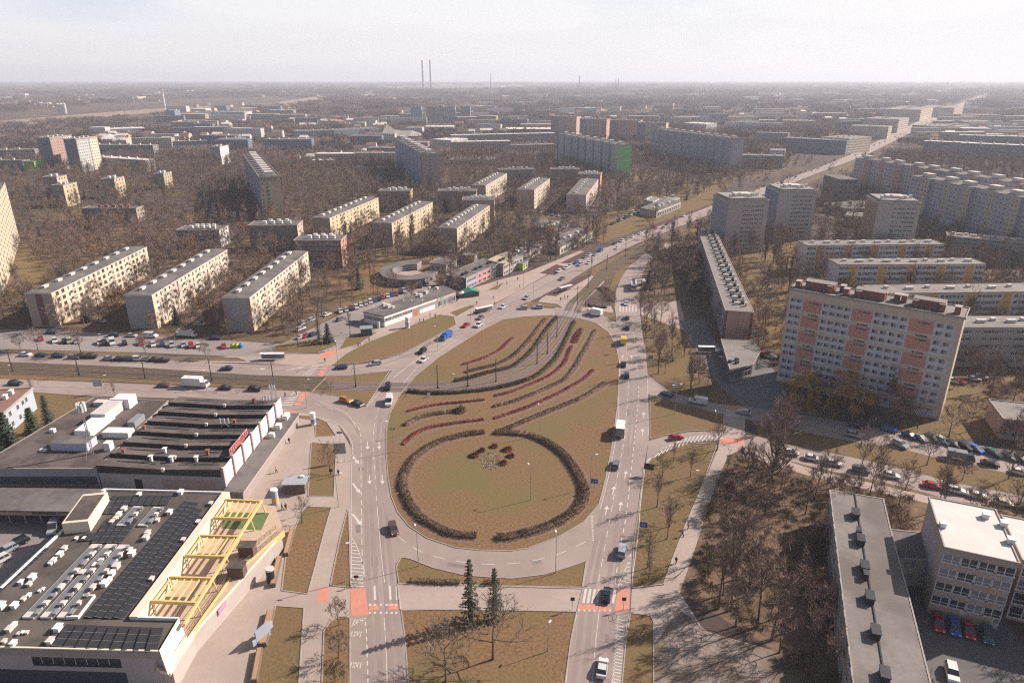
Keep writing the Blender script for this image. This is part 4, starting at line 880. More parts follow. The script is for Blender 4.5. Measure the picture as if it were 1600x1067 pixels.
# ================================================================== SHOPS AND THE MARKET HALLS
# ---- white-fasciaed pavilion
zs = 4.8; c = [Vector(P(x, y, zs)[:2]) for x, y in ((568, 487), (600, 494), (712, 455), (691, 446))]
b = Bld('shop_pavilion', 'long low pavilion with a white fascia and grey roof beside the north-west pavement', 'shop', c, zs, paint((0.30, 0.28, 0.29)), roof=M_roof, parapet=0.0)
L0 = (c[1]-c[0]).length; L1 = (c[2]-c[1]).length; wf = paint((0.74, 0.70, 0.67))
b.patches('white_fascia', [(0, -.1, L0+.1, 3.6, 4.75, wf), (1, -.1, L1*0.72, 3.6, 4.75, wf), (0, 0, L0, 0.2, 2.0, wf), (1, 0, L1*0.36, 0.2, 2.1, wf), (1, L1*0.46, L1*0.68, 0.2, 2.1, wf)])
b.patches('orange_door', [(1, L1*0.38, L1*0.44, 0.2, 3.0, paint((0.42, 0.17, 0.08)))]); b.patches('tan_fascia', [(1, L1*0.73, L1*0.99, 3.4, 4.7, paint((0.50, 0.40, 0.32)))])
b.patches('shop_sign', [(1, L1*0.71, L1*0.72, 3.2, 5.1, paint((0.6, 0.06, 0.05))), (1, L1*0.76, L1*0.80, 3.6, 4.5, paint((0.1, 0.4, 0.15)))], off=0.015)
b.items += [(me, M @ Matrix.Translation((0, -0.02, 0))) for me, M in facade_items(c[1], c[2], 0.2, 3, 1, [(x, 2.0, 2.6, W2) for x in lin(0.74, 0.98, 8)] + [(x, 2.4, 1.0, W2, None, 2.3) for x in lin(0.02, 0.36, 8)], z_sill=0.2)]
for (x, y, s) in ((600, 478, 1.6), (607, 481, 1.9), (614, 482, 1.2), (650, 461, 1.2), (657, 464, 1.6), (666, 459, 1.6), (671, 451, 1.0), (683, 452, 1.3), (630, 470, .5), (643, 471, .5)):
    q = P(x, y, zs); roof_unit(b.t, Vector((q.x-b.org.x, q.y-b.org.y, zs+0.12)), (c[2]-c[1]).normalized(), (s, s*0.8, s*0.7), M_unit, name='roof_unit')
b.done()
# ---- grey / pink / white two-storey shops
def seg(label, pts, z, wall, front, nwin, roof=None, name='shop_building', frontm=None):
    c = [Vector(P(x, y, z)[:2]) for x, y in pts]
    b = Bld(name, label, 'shop', c, z, wall, roof=roof or M_roof, group='two-storey shops north-west of the roundabout', parapet=0.3); L_ = (c[2]-c[1]).length
    b.patches('front_panel', [(1, 0.05, L_-0.05, 0.2, z-0.4, front)])
    b.items += [(me, M @ Matrix.Translation((0, -0.035, 0))) for me, M in facade_items(c[1], c[2], 0.2, z/2-0.2, 2, [(x, L_/nwin*0.62, 1.5, W2) for x in lin(0.05, 0.95, nwin)], z_sill=0.5)]
    b.units(1, [0.4, 0.7], 4, (1.6, 1.4, 0.9), M_dark, 'roof_unit'); b.done(); return b
seg('dark grey end shop with a pale front, nearest in the two-storey row', ((697, 430), (728, 435), (745, 427), (716, 421)), 6.0, paint((0.10, 0.10, 0.125)), paint((0.36, 0.38, 0.42)), 6)
seg('pink shop front in the two-storey row', ((716.3, 421), (745.3, 427), (768, 417), (741, 411)), 6.0, paint((0.14, 0.12, 0.12)), paint((0.60, 0.26, 0.26)), 3)
seg('pale grey shop with a green ground floor in the two-storey row', ((741.3, 411), (768.3, 417), (781, 411), (756, 405)), 6.0, paint((0.15, 0.14, 0.14)), paint((0.40, 0.42, 0.45)), 4).patches('green_front', [(1, 1, 6, 0.3, 2.8, paint((0.13, 0.42, 0.12)))], off=0.015)
seg('cream shop with a yellow roof corner in the two-storey row', ((762, 407), (786, 413), (802, 405), (778, 399)), 6.4, paint((0.34, 0.28, 0.24)), paint((0.42, 0.36, 0.31)), 4, roof=mat('yellowish_roof', (0.42, 0.33, 0.22), 0.9, 0.15, 0.3))
seg('white shop at the far end of the two-storey row', ((778.3, 399), (802.3, 405), (817, 400), (794, 394)), 6.4, paint((0.34, 0.30, 0.28)), paint((0.50, 0.49, 0.49)), 3, roof=M_roofl)
seg('small lime-green cabin at the end of the shop row', ((806, 411), (817, 413), (825, 408), (815, 406)), 3.4, paint((0.30, 0.45, 0.10)), paint((0.45, 0.62, 0.14)), 2)
# ---- cream retail pavilions by the avenue
def pav(label, pts, z, wall, fr, nwin, roof=None):
    c = [Vector(P(x, y, z)[:2]) for x, y in pts]; b = Bld('shop_pavilion', label, 'shop', c, z, wall, roof=roof or M_roof, parapet=0.0); L_ = (c[2]-c[1]).length
    b.patches('fascia', [(1, 0, L_, z-1.1, z-0.35, fr)]); b.items += [(me, M @ Matrix.Translation((0, -0.0, 0))) for me, M in facade_items(c[1], c[2], 0, 3, 1, [(x, L_/nwin*0.6, z-2.0, W2) for x in lin(0.03, 0.97, nwin)], z_sill=0.4)]
    b.units(1, [0.2, 0.4, 0.55, 0.8], 6, (1.8, 1.4, 0.9), M_unitw, 'roof_unit'); b.done(); return b
pav('cream pavilion with a yellow-green end sign along the avenue', ((848, 377), (875, 386), (926, 361), (902, 356)), 4.6, paint((0.50, 0.44, 0.36)), paint((0.5, 0.44, 0.28)), 14)
pav('cream pavilion with a dark end wall farther along the avenue', ((1000, 325), (1026, 330), (1064, 315), (1038, 310)), 5.0, paint((0.36, 0.33, 0.33)), paint((0.55, 0.47, 0.40)), 10)
pav('white hall with a pale roof beside the far pavilion', ((1006, 313), (1020, 315), (1030, 309), (1017, 306)), 6.0, paint((0.40, 0.40, 0.42)), paint((0.5, 0.5, 0.52)), 3, roof=M_roofl)
pav('low dark-roofed building with a curved wall left of the cream pavilion', ((829, 353), (866, 358), (888, 349), (850, 342)), 4.5, paint((0.25, 0.22, 0.21)), paint((0.45, 0.36, 0.30)), 8)
pav('long grey market roof behind the two-storey shops', ((804, 402), (818, 399), (848, 382), (838, 380)), 4.2, paint((0.30, 0.26, 0.23)), paint((0.4, 0.34, 0.28)), 6, roof=M_roofl)
# ---- round garage court
t_c = P(641, 432); t = thing('round_courtyard_building', 'grey horseshoe-shaped single-storey building round a pale court', 'building', t_c, 0, None, (0.82, 0.8, 0.9)); keepout([t_c.xy+Vector((math.cos(a)*19, math.sin(a)*24)) for a in [k*math.pi/6 for k in range(12)]])
o = MB(); r_ = MB(); wn = MB(); N = 28; z = 3.8
for k in range(N):
    a0 = math.pi*(0.42+1.52*k/N); a1 = math.pi*(0.42+1.52*(k+1)/N)
    f = lambda a, rr: Vector((math.cos(a)*rr, math.sin(a)*rr*1.3))
    q = [f(a0, 11), f(a0, 18), f(a1, 18), f(a1, 11)]
    o.prism(q if area(q) > 0 else q[::-1], 0, z, paint((0.24, 0.225, 0.235))); q2 = [f(a0, 10.6), f(a0, 18.5), f(a1, 18.5), f(a1, 10.6)]
    r_.prism(q2 if area(q2) > 0 else q2[::-1], z+0.004*(k % 2), z+0.3+0.004*(k % 2), M_kerb, top=M_roof, bottom=True)
    if 3 < k < 27 and k % 2: p, s = f(a0+0.02, 18.03), f(a1-0.02, 18.03); wn.face([(p.x, p.y, 1), (s.x, s.y, 1), (s.x, s.y, 2.8), (p.x, p.y, 2.8)], M_glass)
o.build('wall', t); r_.build('roof', t); wn.build('window_band', t); o = MB(); o.prism([Vector((math.cos(k*math.pi/10)*10.6, math.sin(k*math.pi/10)*13.7)) for k in range(20)], 0.2, 0.32, M_pave2); o.build('court_floor', t)
c = rect((671, 411), (697, 414), 12, 4.2); b = Bld('garage_shed', 'low white-walled shed right of the horseshoe building', 'shed', c, 4.2, paint((0.40, 0.38, 0.38)), roof=M_roof); b.win(0, 0.2, 3, 1, [(x, 1.5, 2.2, W1) for x in (0.2, 0.5, 0.8)]); b.done()
c = rect((719, 399), (741, 400), 8, 4.0); b = Bld('garage_shed', 'small pale shed above the two-storey shops', 'shed', c, 4.0, paint((0.36, 0.37, 0.40)), roof=M_roofl); b.win(0, 0.2, 3, 1, [(x, 1.5, 1.5, W1) for x in (0.3, 0.7)]); b.done()
# ---- modern church with a sweeping roof
q = P(625, 218); t = thing('church', 'modern church with a steep sweeping grey roof rising to one side', 'church', q); keepout([q.xy+Vector(v) for v in ((-30, -20), (40, -20), (40, 35), (-30, 35))])
o = MB(); o.prism([Vector(v) for v in ((-28, -6), (32, -10), (34, 22), (-26, 26))], 0, 6, paint((0.22, 0.20, 0.21))); o.build('wall', t)
o = MB(); rm = paint((0.33, 0.30, 0.27)); ridge = [(-22, 8, 24), (-10, 8, 15.5), (5, 8, 13), (20, 8, 14), (32, 6, 10)]; fr = [(-31, -8, 6), (-12, -9, 6), (4, -10, 6), (18, -11, 6), (35, -12, 6)]; bk = [(-28, 28, 6), (-12, 27, 6), (4, 26, 6), (20, 25, 6), (36, 24, 6)]
for k in range(4): o.face([fr[k], fr[k+1], ridge[k+1], ridge[k]], rm); o.face([ridge[k], ridge[k+1], bk[k+1], bk[k]], M_roofb)
o.face([fr[0], ridge[0], bk[0]], paint((0.45, 0.42, 0.40))); o.face([fr[4], bk[4], ridge[4]], rm); o.build('roof', t)
# ================================================================== market hall (brown saw-tooth roof, white panel side)
zt = 8.2; A = Vector(P(345, 733, zt)[:2]); Bf = Vector(P(438, 619, zt)[:2]); L_ = Vector(P(151, 726, zt)[:2])
dl = (Bf-A).normalized(); LL = (Bf-A).length; nl = (L_-A); Wd = nl.length; nl.normalize()
c = [A, A+dl*LL, A+dl*LL+nl*Wd, A+nl*Wd]; org = Vector(((c[0].x+c[2].x)/2, (c[0].y+c[2].y)/2, 0)); keepout(c, 3)
hall = thing('market_hall', 'big market hall with a brown stepped roof, white side panels and a red rooftop sign', 'market hall', org); lc = [p-org.xy for p in c]
o = MB(); o.prism(lc, -0.3, zt-2.1, paint((0.34, 0.32, 0.345))); o.build('wall', hall)
ux = dl; uy = nl; O2 = lc[0]
def HQ(x, y, z): v = O2 + ux*x + uy*y; return (v.x, v.y, z)
o = MB(); nb = 7; s = LL/nb; half = Wd*0.46
for k in range(nb):
    x0, x1 = k*s, (k+1)*s
    zh, zl = zt+0.1, zt-1.1                       # near edge is high, far edge low
    for (ya, yb, da, db) in ((0, half, 0, -0.55), (half, Wd, -0.55, 0)):
        o.face([HQ(x0-0.35, ya, zh+da), HQ(x1, ya, zl+da), HQ(x1, yb, zl+db), HQ(x0-0.35, yb, zh+db)], M_roofb)
        o.face([HQ(x0-0.3, ya, zh-0.3+da), HQ(x0-0.3, yb, zh-0.3+db), HQ(x0-0.3, yb, zt-2.0), HQ(x0-0.3, ya, zt-2.0)], M_dark)
        o.face([HQ(x0-0.35, ya, zh+da), HQ(x0-0.35, yb, zh+db), HQ(x0-0.35, yb, zh-0.35+db), HQ(x0-0.35, ya, zh-0.35+da)], M_dark)
    o.face([HQ(x0-.3, 0, zt-2), HQ(x1, 0, zt-2), HQ(x1, 0, zl), HQ(x0-.3, 0, zh)], M_roofb); o.face([HQ(x0-.3, Wd, zt-2), HQ(x0-.3, Wd, zh), HQ(x1, Wd, zl), HQ(x1, Wd, zt-2)], M_roofb)
o.build('stepped_roof', hall)
for k in range(nb):
    for (ya, yb) in ((half*0.12, half*0.82), (half*1.22, half*1.95)):
        o = MB(); x0 = k*s+s*0.48; o.face([HQ(x0, ya, zt-0.43-0.15), HQ(x0+0.5, ya, zt-0.50-0.15), HQ(x0+0.5, yb, zt-0.50-0.15), HQ(x0, yb, zt-0.43-0.15)], M_dark); o.build('roof_seam', hall)
for k in range(nb): o = MB(); v = HQ(k*s-0.4, half, zt-0.5); o.box(v[0]-0.35, v[0]+0.35, v[1]-0.3, v[1]+0.3, v[2]-0.4, v[2]+0.5, M_unit); o.build('gutter_outlet', hall)
for k in range(nb):                                 # white panels on the east side, each its own part
    x0 = k*s; o = MB(); pn = lambda x, off, z: (lambda v: (v.x, v.y, z))(O2+ux*x-uy*off)
    def slab_(xa, xb, off, th, z0, z1, m):
        o.face([pn(xa, off, z0), pn(xb, off, z0), pn(xb, off, z1), pn(xa, off, z1)], m); o.face([pn(xa, 0.01, z0), pn(xa, off, z0), pn(xa, off, z1), pn(xa, 0.01, z1)], m); o.face([pn(xb, off, z0), pn(xb, 0.01, z0), pn(xb, 0.01, z1), pn(xb, off, z1)], m); o.face([pn(xa, off, z1), pn(xb, off, z1), pn(xb, 0.01, z1), pn(xa, 0.01, z1)], m)
    slab_(x0+1.3, x0+s-0.15, 0.12, 0.1, 0.2, zt-0.25, paint((0.60, 0.575, 0.57))); o.build('white_panel', hall)
    o = MB(); slab_(x0+0.1, x0+0.9, 0.5, 0.1, 0, zt+0.25, paint((0.50, 0.38, 0.37))); slab_(x0+0.92, x0+1.2, 0.1, 0.1, 0, zt-0.2, maroon); o.build('pilaster', hall)
o = MB(); M = wall_frame(lc[3], lc[0])
o.box(Wd*0.28, Wd*0.34, -0.05, 0.0, 1.5, 4.6, M_dark, M); o.box(0, Wd, -0.1, -0.0, zt-2.0, zt-1.15, paint((0.33, 0.30, 0.32)), M); o.box(Wd*0.5, Wd*0.93, -0.06, 0.0, 1.6, 4.8, paint((0.30, 0.25, 0.25)), M); o.build('rear_wall_band', hall)
# canopy strip along the white side
o = MB(); M = Matrix(((ux.x, -ux.y, 0, O2.x), (ux.y, ux.x, 0, O2.y), (0, 0, 1, 0), (0, 0, 0, 1)))
o.box(-2, LL-1, -5.6, -0.6, 2.9, 3.3, paint((0.42, 0.32, 0.30)), M, top=M_roof); o.box(-1.7, LL-1.3, -5.2, -0.62, 0, 2.89, paint((0.30, 0.25, 0.24)), M)
o.build('side_canopy', hall)
for k, (x, sz) in enumerate(((LL*0.72, 1.6), (LL*0.86, 1.6), (LL*0.90, 1.1), (LL*0.60, 1.0))): o = MB(); o.box(x, x+sz, -3.4, -2.0, 3.32, 4.6, M_unitw, M); o.box(x-0.1, x+sz*0.5, -1.9, -1.0, 3.32, 4.2, M_unit, M); o.build('air_handler', hall)
for (x, y, h, m) in ((226, 672, 1.2, M_brick), (258, 706, 1.0, M_unitw), (236, 717, .8, M_unitw), (268, 718, .8, M_unitw), (307, 718, .8, M_unitw), (325, 711, 1.4, M_brick), (194, 709, 1.2, M_brick), (367, 662, 1.1, M_brick), (397, 629, 1.1, M_brick)):
    q = P(x, y, zt-0.6); o = MB(); X = q.x-org.x; Y = q.y-org.y; o.box(X-.3, X+.3, Y-.3, Y+.3, zt-1.2, zt-0.6+h, m); o.box(X-.5, X+.5, Y-.5, Y+.5, zt-0.6+h, zt-0.4+h, m); o.build('roof_stack', hall)
# red sign (illegible lettering in the photograph: red letter shapes on a pink lattice) 
sg = thing('rooftop_sign', 'long red letter sign on a frame at the sunlit edge of the market hall roof', 'sign', Vector((c[0].x, c[0].y, 0))+Vector((ux.x, ux.y, 0))*(s*1.05)+Vector((0, 0, zt)))
sg.rotation_euler = (0, 0, math.atan2(ux.y, ux.x)); o = MB(); Ls = s*1.9
for k in range(12): o.box(k*Ls/11, k*Ls/11+0.08, 0.35, 0.42, -0.3, 1.9, M_steel)
o.box(0, Ls, 0.36, 0.41, 0.2, 0.28, M_steel); o.box(0, Ls, 0.36, 0.41, 1.75, 1.83, M_steel); o.build('frame', sg)
rd = mat('sign_red', (0.45, 0.10, 0.10), 0.6, 0.0); pkm = mat('sign_pink_panel', (0.42, 0.23, 0.22), 0.6, 0.0)
o = MB(); o.box(0, Ls, 0.28, 0.34, 0.1, 1.9, pkm); o.build('panel', sg)
LET = {'R': [(0, 0, 0, 1), (0, 1, .7, 1), (.7, 1, .7, .55), (0, .5, .7, .5), (.3, .5, .75, 0)], 'O': [(0, 0, 0, 1), (0, 1, .7, 1), (.7, 1, .7, 0), (0, 0, .7, 0)], 'S': [(0, 1, .7, 1), (0, .5, 0, 1), (0, .5, .7, .5), (.7, .5, .7, 0), (0, 0, .7, 0)], 'M': [(0, 0, 0, 1), (0, 1, .35, .5), (.35, .5, .7, 1), (.7, 1, .7, 0)],
       'A': [(0, 0, .35, 1), (.35, 1, .7, 0), (.15, .4, .55, .4)], 'N': [(0, 0, 0, 1), (0, 1, .7, 0), (.7, 0, .7, 1)]}
for i, ch in enumerate('ROSSMANN'):
    o = MB(); x = 0.5+i*(Ls-1)/8
    for (a0, b0, a1, b1) in LET[ch]: o.tube((x+a0*1.5, 0.2, 0.35+b0*1.3), (x+a1*1.5, 0.2, 0.35+b1*1.3), 0.12, 0.12, rd, 4)
    o.build('letter', sg)
# frames and antennas on the hall roof
def lattice(label, p, z, h, w_, name='antenna_frame'):
    q = P(*p, z); t = thing(name, label, 'antenna', (q.x, q.y, z-0.9)); o = MB()
    for sx in (-w_, w_):
        for sy in (-0.3, 0.3): o.tube((sx, sy, 0), (sx*0.8, sy, h), 0.05, 0.05, M_steel, 5)
    o.tube((-w_, -0.3, 0), (w_, 0.3, h), 0.04, 0.04, M_steel, 4); o.tube((w_, -0.3, 0), (-w_, 0.3, h), 0.04, 0.04, M_steel, 4); o.tube((-w_, -0.3, h), (w_, -0.3, h), 0.05, 0.05, M_steel, 4); o.build('frame', t)
    for sx in (-w_, 0, w_): o = MB(); o.box(sx-0.16, sx+0.16, -0.5, -0.32, h*0.5, h*0.5+1.5, M_unitw); o.build('antenna_panel', t)
lattice('white antenna frame standing in the middle of the brown stepped roof', (352, 662), zt, 2.4, 1.1)
lattice('tall antenna mast with panels on the far corner of the market hall roof', (428, 622), zt, 7.5, 0.7); lattice('low white antenna rack beside the tall corner mast', (417, 626), zt, 2.4, 0.9)
# ---- lower brown-roofed annexe to the left
zt2 = 7.0; c = [Vector(P(x, y, zt2)[:2]) for x, y in ((-40, 732), (151, 732), (270, 622), (147, 622))]; c[0] = c[1]+(c[0]-c[1]); c[3] = Vector(P(147, 622, zt2)[:2]); c[2] = Vector(P(262, 627, zt2)[:2])
b = Bld('market_annexe', 'low brown-roofed annexe left of the market hall with white plant rooms on top', 'market hall', c, zt2, paint((0.30, 0.30, 0.345)), roof=M_roofb, parapet=0.15)
La = (c[1]-c[0]).length; b.patches('dark_window_band', [(0, 4, La-0.5, 2.6, 4.8, paint((0.07, 0.075, 0.09))), (0, 4, La-0.5, 0.3, 2.4, paint((0.15, 0.13, 0.14)))])
def onroof(p, z, sx, sy, h, m, name, parent=None, top=None, rot=None):
    q = P(*p, z); o = MB(); d = rot or ux; M = Matrix(((d.x, -d.y, 0, q.x-b.org.x), (d.y, d.x, 0, q.y-b.org.y), (0, 0, 1, 0), (0, 0, 0, 1))); o.box(-sx/2, sx/2, -sy/2, sy/2, z-0.1, z+h, m, M, top); return o.build(name, parent or b.t)
onroof((117, 698), zt2+0.1, 4.2, 9.5, 2.2, paint((0.42, 0.43, 0.50)), 'plant_room', top=M_roof)
onroof((150, 668), zt2+0.1, 11, 4.2, 2.0, M_unitw, 'plant_room'); onroof((172, 648), zt2+0.1, 10, 4.2, 2.8, paint((0.5, 0.46, 0.45)), 'plant_room'); onroof((196, 634), zt2+0.1, 4, 5, 3.0, M_unitw, 'plant_room'); onroof((186, 680), zt2+0.1, 3, 7, 1.6, M_unitw, 'plant_room')
onroof((158, 632), zt2+0.1, 2.2, 3.0, 1.2, M_unit, 'air_handler'); onroof((171, 702), zt2+0.1, 1.8, 1.6, 2.2, M_unitw, 'air_handler'); onroof((214, 662), zt2+0.1, 5, 2, 1.8, M_steel, 'air_handler'); onroof((83, 675), zt2+0.1, 1, 1.2, 1.0, M_unitw, 'air_handler'); onroof((68, 704), zt2+0.1, 0.8, 1.6, 0.5, M_unitw, 'air_handler')
b.done()
q = P(145, 710, zt2); t = thing('telecom_mast', 'lattice telecom mast with a ring of white antennas on the annexe roof', 'mast', (q.x, q.y, zt2+0.1)); o = MB()
o.tube((-0.25, 0, 0), (-0.2, 0, 13.5), 0.09, 0.08, M_steel); o.tube((0.25, 0, 0), (0.2, 0, 13.5), 0.09, 0.08, M_steel); o.tube((0, .3, 0), (0, .25, 13.5), 0.09, 0.08, M_steel)
for k in range(14): o.tube((-0.25, 0, k), (0.25, 0, k+0.9), 0.04, 0.04, M_steel, 4)
for a in (0.6, 2.7, 4.8): o.tube((0, 0, 7), (math.cos(a)*3.2, math.sin(a)*3.2, 0.2), 0.06, 0.06, M_steel, 4)
o.build('lattice', t); o = MB()
for k in range(8): a = k*math.pi/4; o.box(-0.2, 0.2, 0.75, 1.05, 12.0, 14.2, M_unitw, Matrix.Rotation(a, 4, 'Z'))
o.tube((0, 0, 12.6), (0, 0, 13.0), 0.9, 0.9, M_steel, 10); o.build('antenna_ring', t)
# ---- dark delivery canopy between the two halls
zc2 = 4.2; c = [Vector(P(x, y, zc2)[:2]) for x, y in ((-60, 797), (140, 800), (172, 764), (-40, 762))]
b = Bld('loading_canopy', 'long flat loading canopy with a tan edge between the two market buildings', 'canopy', c, zc2, paint((0.33, 0.22, 0.17)), roof=M_roof, z0=3.4, parapet=0.0, over=0.02, roofname='canopy_roof'); L_ = (c[1]-c[0]).length
b.patches('dark_sign', [(0, L_*0.545, L_*0.73, 3.45, 3.95, paint((0.09, 0.065, 0.03)))])
for k in range(8): b.box('post', 0, L_*(k+0.5)/8, L_*(k+0.5)/8+0.3, 1.2, 1.5, 0, 3.3, greyw)
# ================================================================== near market building with solar roof
zr2 = 7.2; A = Vector(P(250, 1020, zr2)[:2]); Lf = Vector(P(0, 1013, zr2)[:2]); dx = (A-Lf).normalized(); Fr = Vector(P(349, 773, zr2)[:2]); Fl = Vector(P(162, 767, zr2)[:2]); Tl = Vector(P(203, 969, zr2)[:2]); Tr = Vector(P(279, 971, zr2)[:2])
Lf2 = A-dx*58; FlL = Vector(P(0, 921, zr2)[:2]); dL = (FlL-Fl).normalized(); left_end = Fl+dL*62
left_end = Vector((-95.0, 87.4)); Lf2 = left_end
c = [left_end, A, Tr, Tl, Fr, Fl]
if area(c) < 0: c = c[::-1]
sb = Bld('solar_market_building', 'flat-roofed market building covered with solar panels and white vents, bottom left', 'market hall', c, zr2, paint((0.42, 0.36, 0.35)), roof=mat('grey_brown_roof', (0.08, 0.066, 0.057), 0.9, 0.2, 0.7, col2=(0.115, 0.096, 0.083), scale2=0.12, detail=8), parapet=0.0, over=0.02)
so = sb.org
def SP(x, y, z=zr2): q = P(x, y, z); return Vector((q.x-so.x, q.y-so.y))
cr = paint((0.66, 0.56, 0.44))
# parapets as parts
def wallstrip(name, p, q, th, z0, z1, m):
    o = MB(); d = (q-p).normalized(); n = Vector((-d.y, d.x)); pts = [p, q, q+n*th, p+n*th]; pts = pts if area(pts) > 0 else pts[::-1]; o.prism(pts, z0, z1, m); return o.build(name, sb.t)
wallstrip('parapet', SP(349, 773), SP(203, 969), 1.5, 4.6, zr2+0.9, cr); wallstrip('parapet', SP(203, 969)+Vector((0.02, 0)), SP(279, 971), 0.35, 4.6, zr2+0.75, M_unitw)
wallstrip('parapet', SP(163, 768), SP(0, 921), 0.5, zr2+0.1, zr2+0.5, M_unitw); wallstrip('parapet', SP(163, 767), SP(349, 772), 0.35, zr2+0.13, zr2+0.55, M_unitw); wallstrip('parapet', SP(-60, 1012), SP(250, 1020), 0.3, zr2+0.13, zr2+0.4, cr)
# sloping cream end screen (right of roof end)
o = MB(); a_, b_, = SP(250, 1020), SP(279, 971); e_ = P(293, 994, 5.2); f_ = P(262, 1050, 5.2); e_ = Vector((e_.x-so.x, e_.y-so.y)); f_ = Vector((f_.x-so.x, f_.y-so.y))
o.face([(a_.x, a_.y, zr2+0.6), (f_.x, f_.y, 4.6), (e_.x, e_.y, 4.6), (b_.x, b_.y, zr2+0.6)], cr); o.face([(a_.x, a_.y, zr2+0.6), (a_.x, a_.y, 4.6), (f_.x, f_.y, 4.6)], cr); o.face([(b_.x, b_.y, zr2+.6), (e_.x, e_.y, 4.6), (b_.x, b_.y, 4.6)], cr); o.face([(a_.x-.02, a_.y, zr2+0.6), (b_.x-.02, b_.y, zr2+.6), (b_.x-.02, b_.y, 4.6), (a_.x-.02, a_.y, 4.6)], cr); o.build('sloping_screen', sb.t)
# near facade bands
fe = [i for i in range(6) if (sb.c[i]-A).length < 0.01][0]; fi = fe if (sb.c[(fe+1) % 6]-Lf2).length < 0.01 else (fe-1) % 6; Lq = (A-Lf2).length; fwd = (sb.c[fi]-Lf2).length < 0.01
X = (lambda d_: Lq-d_) if fwd else (lambda d_: d_)
def fx(d0, d1): u, v = X(d0), X(d1); return (min(u, v), max(u, v))
sb.patches('fascia_band', [(fi, 0.02, Lq-0.02, zr2-1.2, zr2+0.05, paint((0.36, 0.30, 0.27)))])
sb.patches('dark_window_band', [(fi, *fx(7.0, 22), zr2-3.4, zr2-1.5, M_glass), (fi, *fx(6.6, Lq-0.1), -0.3, zr2-4.4, paint((0.06, 0.065, 0.08)))])
sb.patches('window_mullion', [(fi, *fx(7.0+k*1.9, 7.1+k*1.9), zr2-2.9, zr2-1.5, M_unit) for k in range(1, 8)], off=0.015)
# solar panels: rows of tilted panels, each array row one part
pan = mat('solar_panel', (0.030, 0.029, 0.032), 0.35, 0.0, spec=0.4); panf = mat('solar_frame', (0.20, 0.195, 0.20), 0.4, 0.0)
def array(p, q, nseg, wdt=1.75, tilt=0.35):
    a = SP(*p); b2 = SP(*q); d = (b2-a); L_ = d.length; d.normalize(); n = Vector((-d.y, d.x)); n = n if n.x < 0 else -n
    o = MB(); s_ = L_/nseg
    for k in range(nseg):
        u = a+d*(k*s_+0.04); v = a+d*((k+1)*s_-0.04); z0 = zr2+0.55; z1 = z0-tilt
        quad = [(u.x, u.y, z1), (u.x+n.x*wdt, u.y+n.y*wdt, z0), (v.x+n.x*wdt, v.y+n.y*wdt, z0), (v.x, v.y, z1)]
        o.face(quad, pan); o.face([(x, y, z-0.05) for x, y, z in quad][::-1], panf)
        w2 = a+d*(k*s_); o.face([(w2.x, w2.y, z1+0.01), (w2.x+n.x*wdt, w2.y+n.y*wdt, z0+0.01), ((w2+d*0.06).x+n.x*wdt, (w2+d*0.06).y+n.y*wdt, z0+0.01), ((w2+d*0.06).x, (w2+d*0.06).y, z1+0.01)], panf)
    e = a+n*wdt; f = b2+n*wdt; o.face([(e.x, e.y, zr2+0.12), (f.x, f.y, zr2+0.12), (f.x, f.y, zr2+0.5), (e.x, e.y, zr2+0.5)], M_dark); o.build('solar_panel_row', sb.t)
for k in range(9): array((99+k*18.3, 1011+k*0.9), (122+k*16.8, 977+k*0.5), 3)
for k, (p, q, n) in enumerate((((148, 967), (301, 786), 24), ((163, 967), (312, 787), 24), ((178, 968), (318, 797), 22), ((193, 968), (321, 808), 18))): array(p, q, n)
for k in range(4): array((158+k*11, 849), (181+k*12, 812), 4)
for k in range(3): array((176+k*10, 803), (190+k*11, 776), 3)
for k in range(5): array((216+k*11.5, 790), (224+k*11.5, 775), 2)
for k in range(4): array((139+k*6, 846), (146+k*8, 835), 1)
array((4, 925), (78, 858), 9, 1.6)
# skylight strips with white edges
def strip(p, q, wdt, h, m, top, name='skylight'):
    a = SP(*p); b2 = SP(*q); d = (b2-a).normalized(); n = Vector((-d.y, d.x)); n = n if n.x < 0 else -n; pts = [a, b2, b2+n*wdt, a+n*wdt]; pts = pts if area(pts) > 0 else pts[::-1]
    o = MB(); o.prism(pts, zr2+0.1, zr2+0.12+h, m, top=m); ins = [sum(pts, Vector((0, 0)))/4*0.14 + p_*0.86 for p_ in pts]; o.prism(ins, zr2+0.12+h, zr2+0.16+h, top); o.build(name, sb.t)
skyg = mat('skylight_glass', (0.16, 0.16, 0.17), 0.25, 0.08, 1.5)
for (p, q) in (((53, 968), (160, 853)), ((81, 968), (183, 853)), ((107, 968), (203, 854)), ((197, 824), (224, 794)), ((230, 824), (255, 795))):
    strip(p, q, 2.0, 0.45, M_unit, skyg)
    for k in range(9 if q[1] > 840 else 3): f = (k+.5)/9 if q[1] > 840 else (k+.5)/3; v = SP(p[0]+(q[0]-p[0])*f+3, p[1]+(q[1]-p[1])*f); roof_unit(sb.t, Vector((v.x, v.y, zr2+0.6)), ux, (0.5+.5*(k % 3 == 0), 0.5, 0.35+.3*(k % 2)), M_unit if k % 2 else M_steel, name='roof_vent')
strip((123, 968), (150, 933), 2.1, 0.6, M_unitw, M_roofb, 'roof_box')
strip((142, 831), (172, 785), 5.0, 2.6, cr, M_roofb, 'roof_access_block')
rr = random.Random(3)
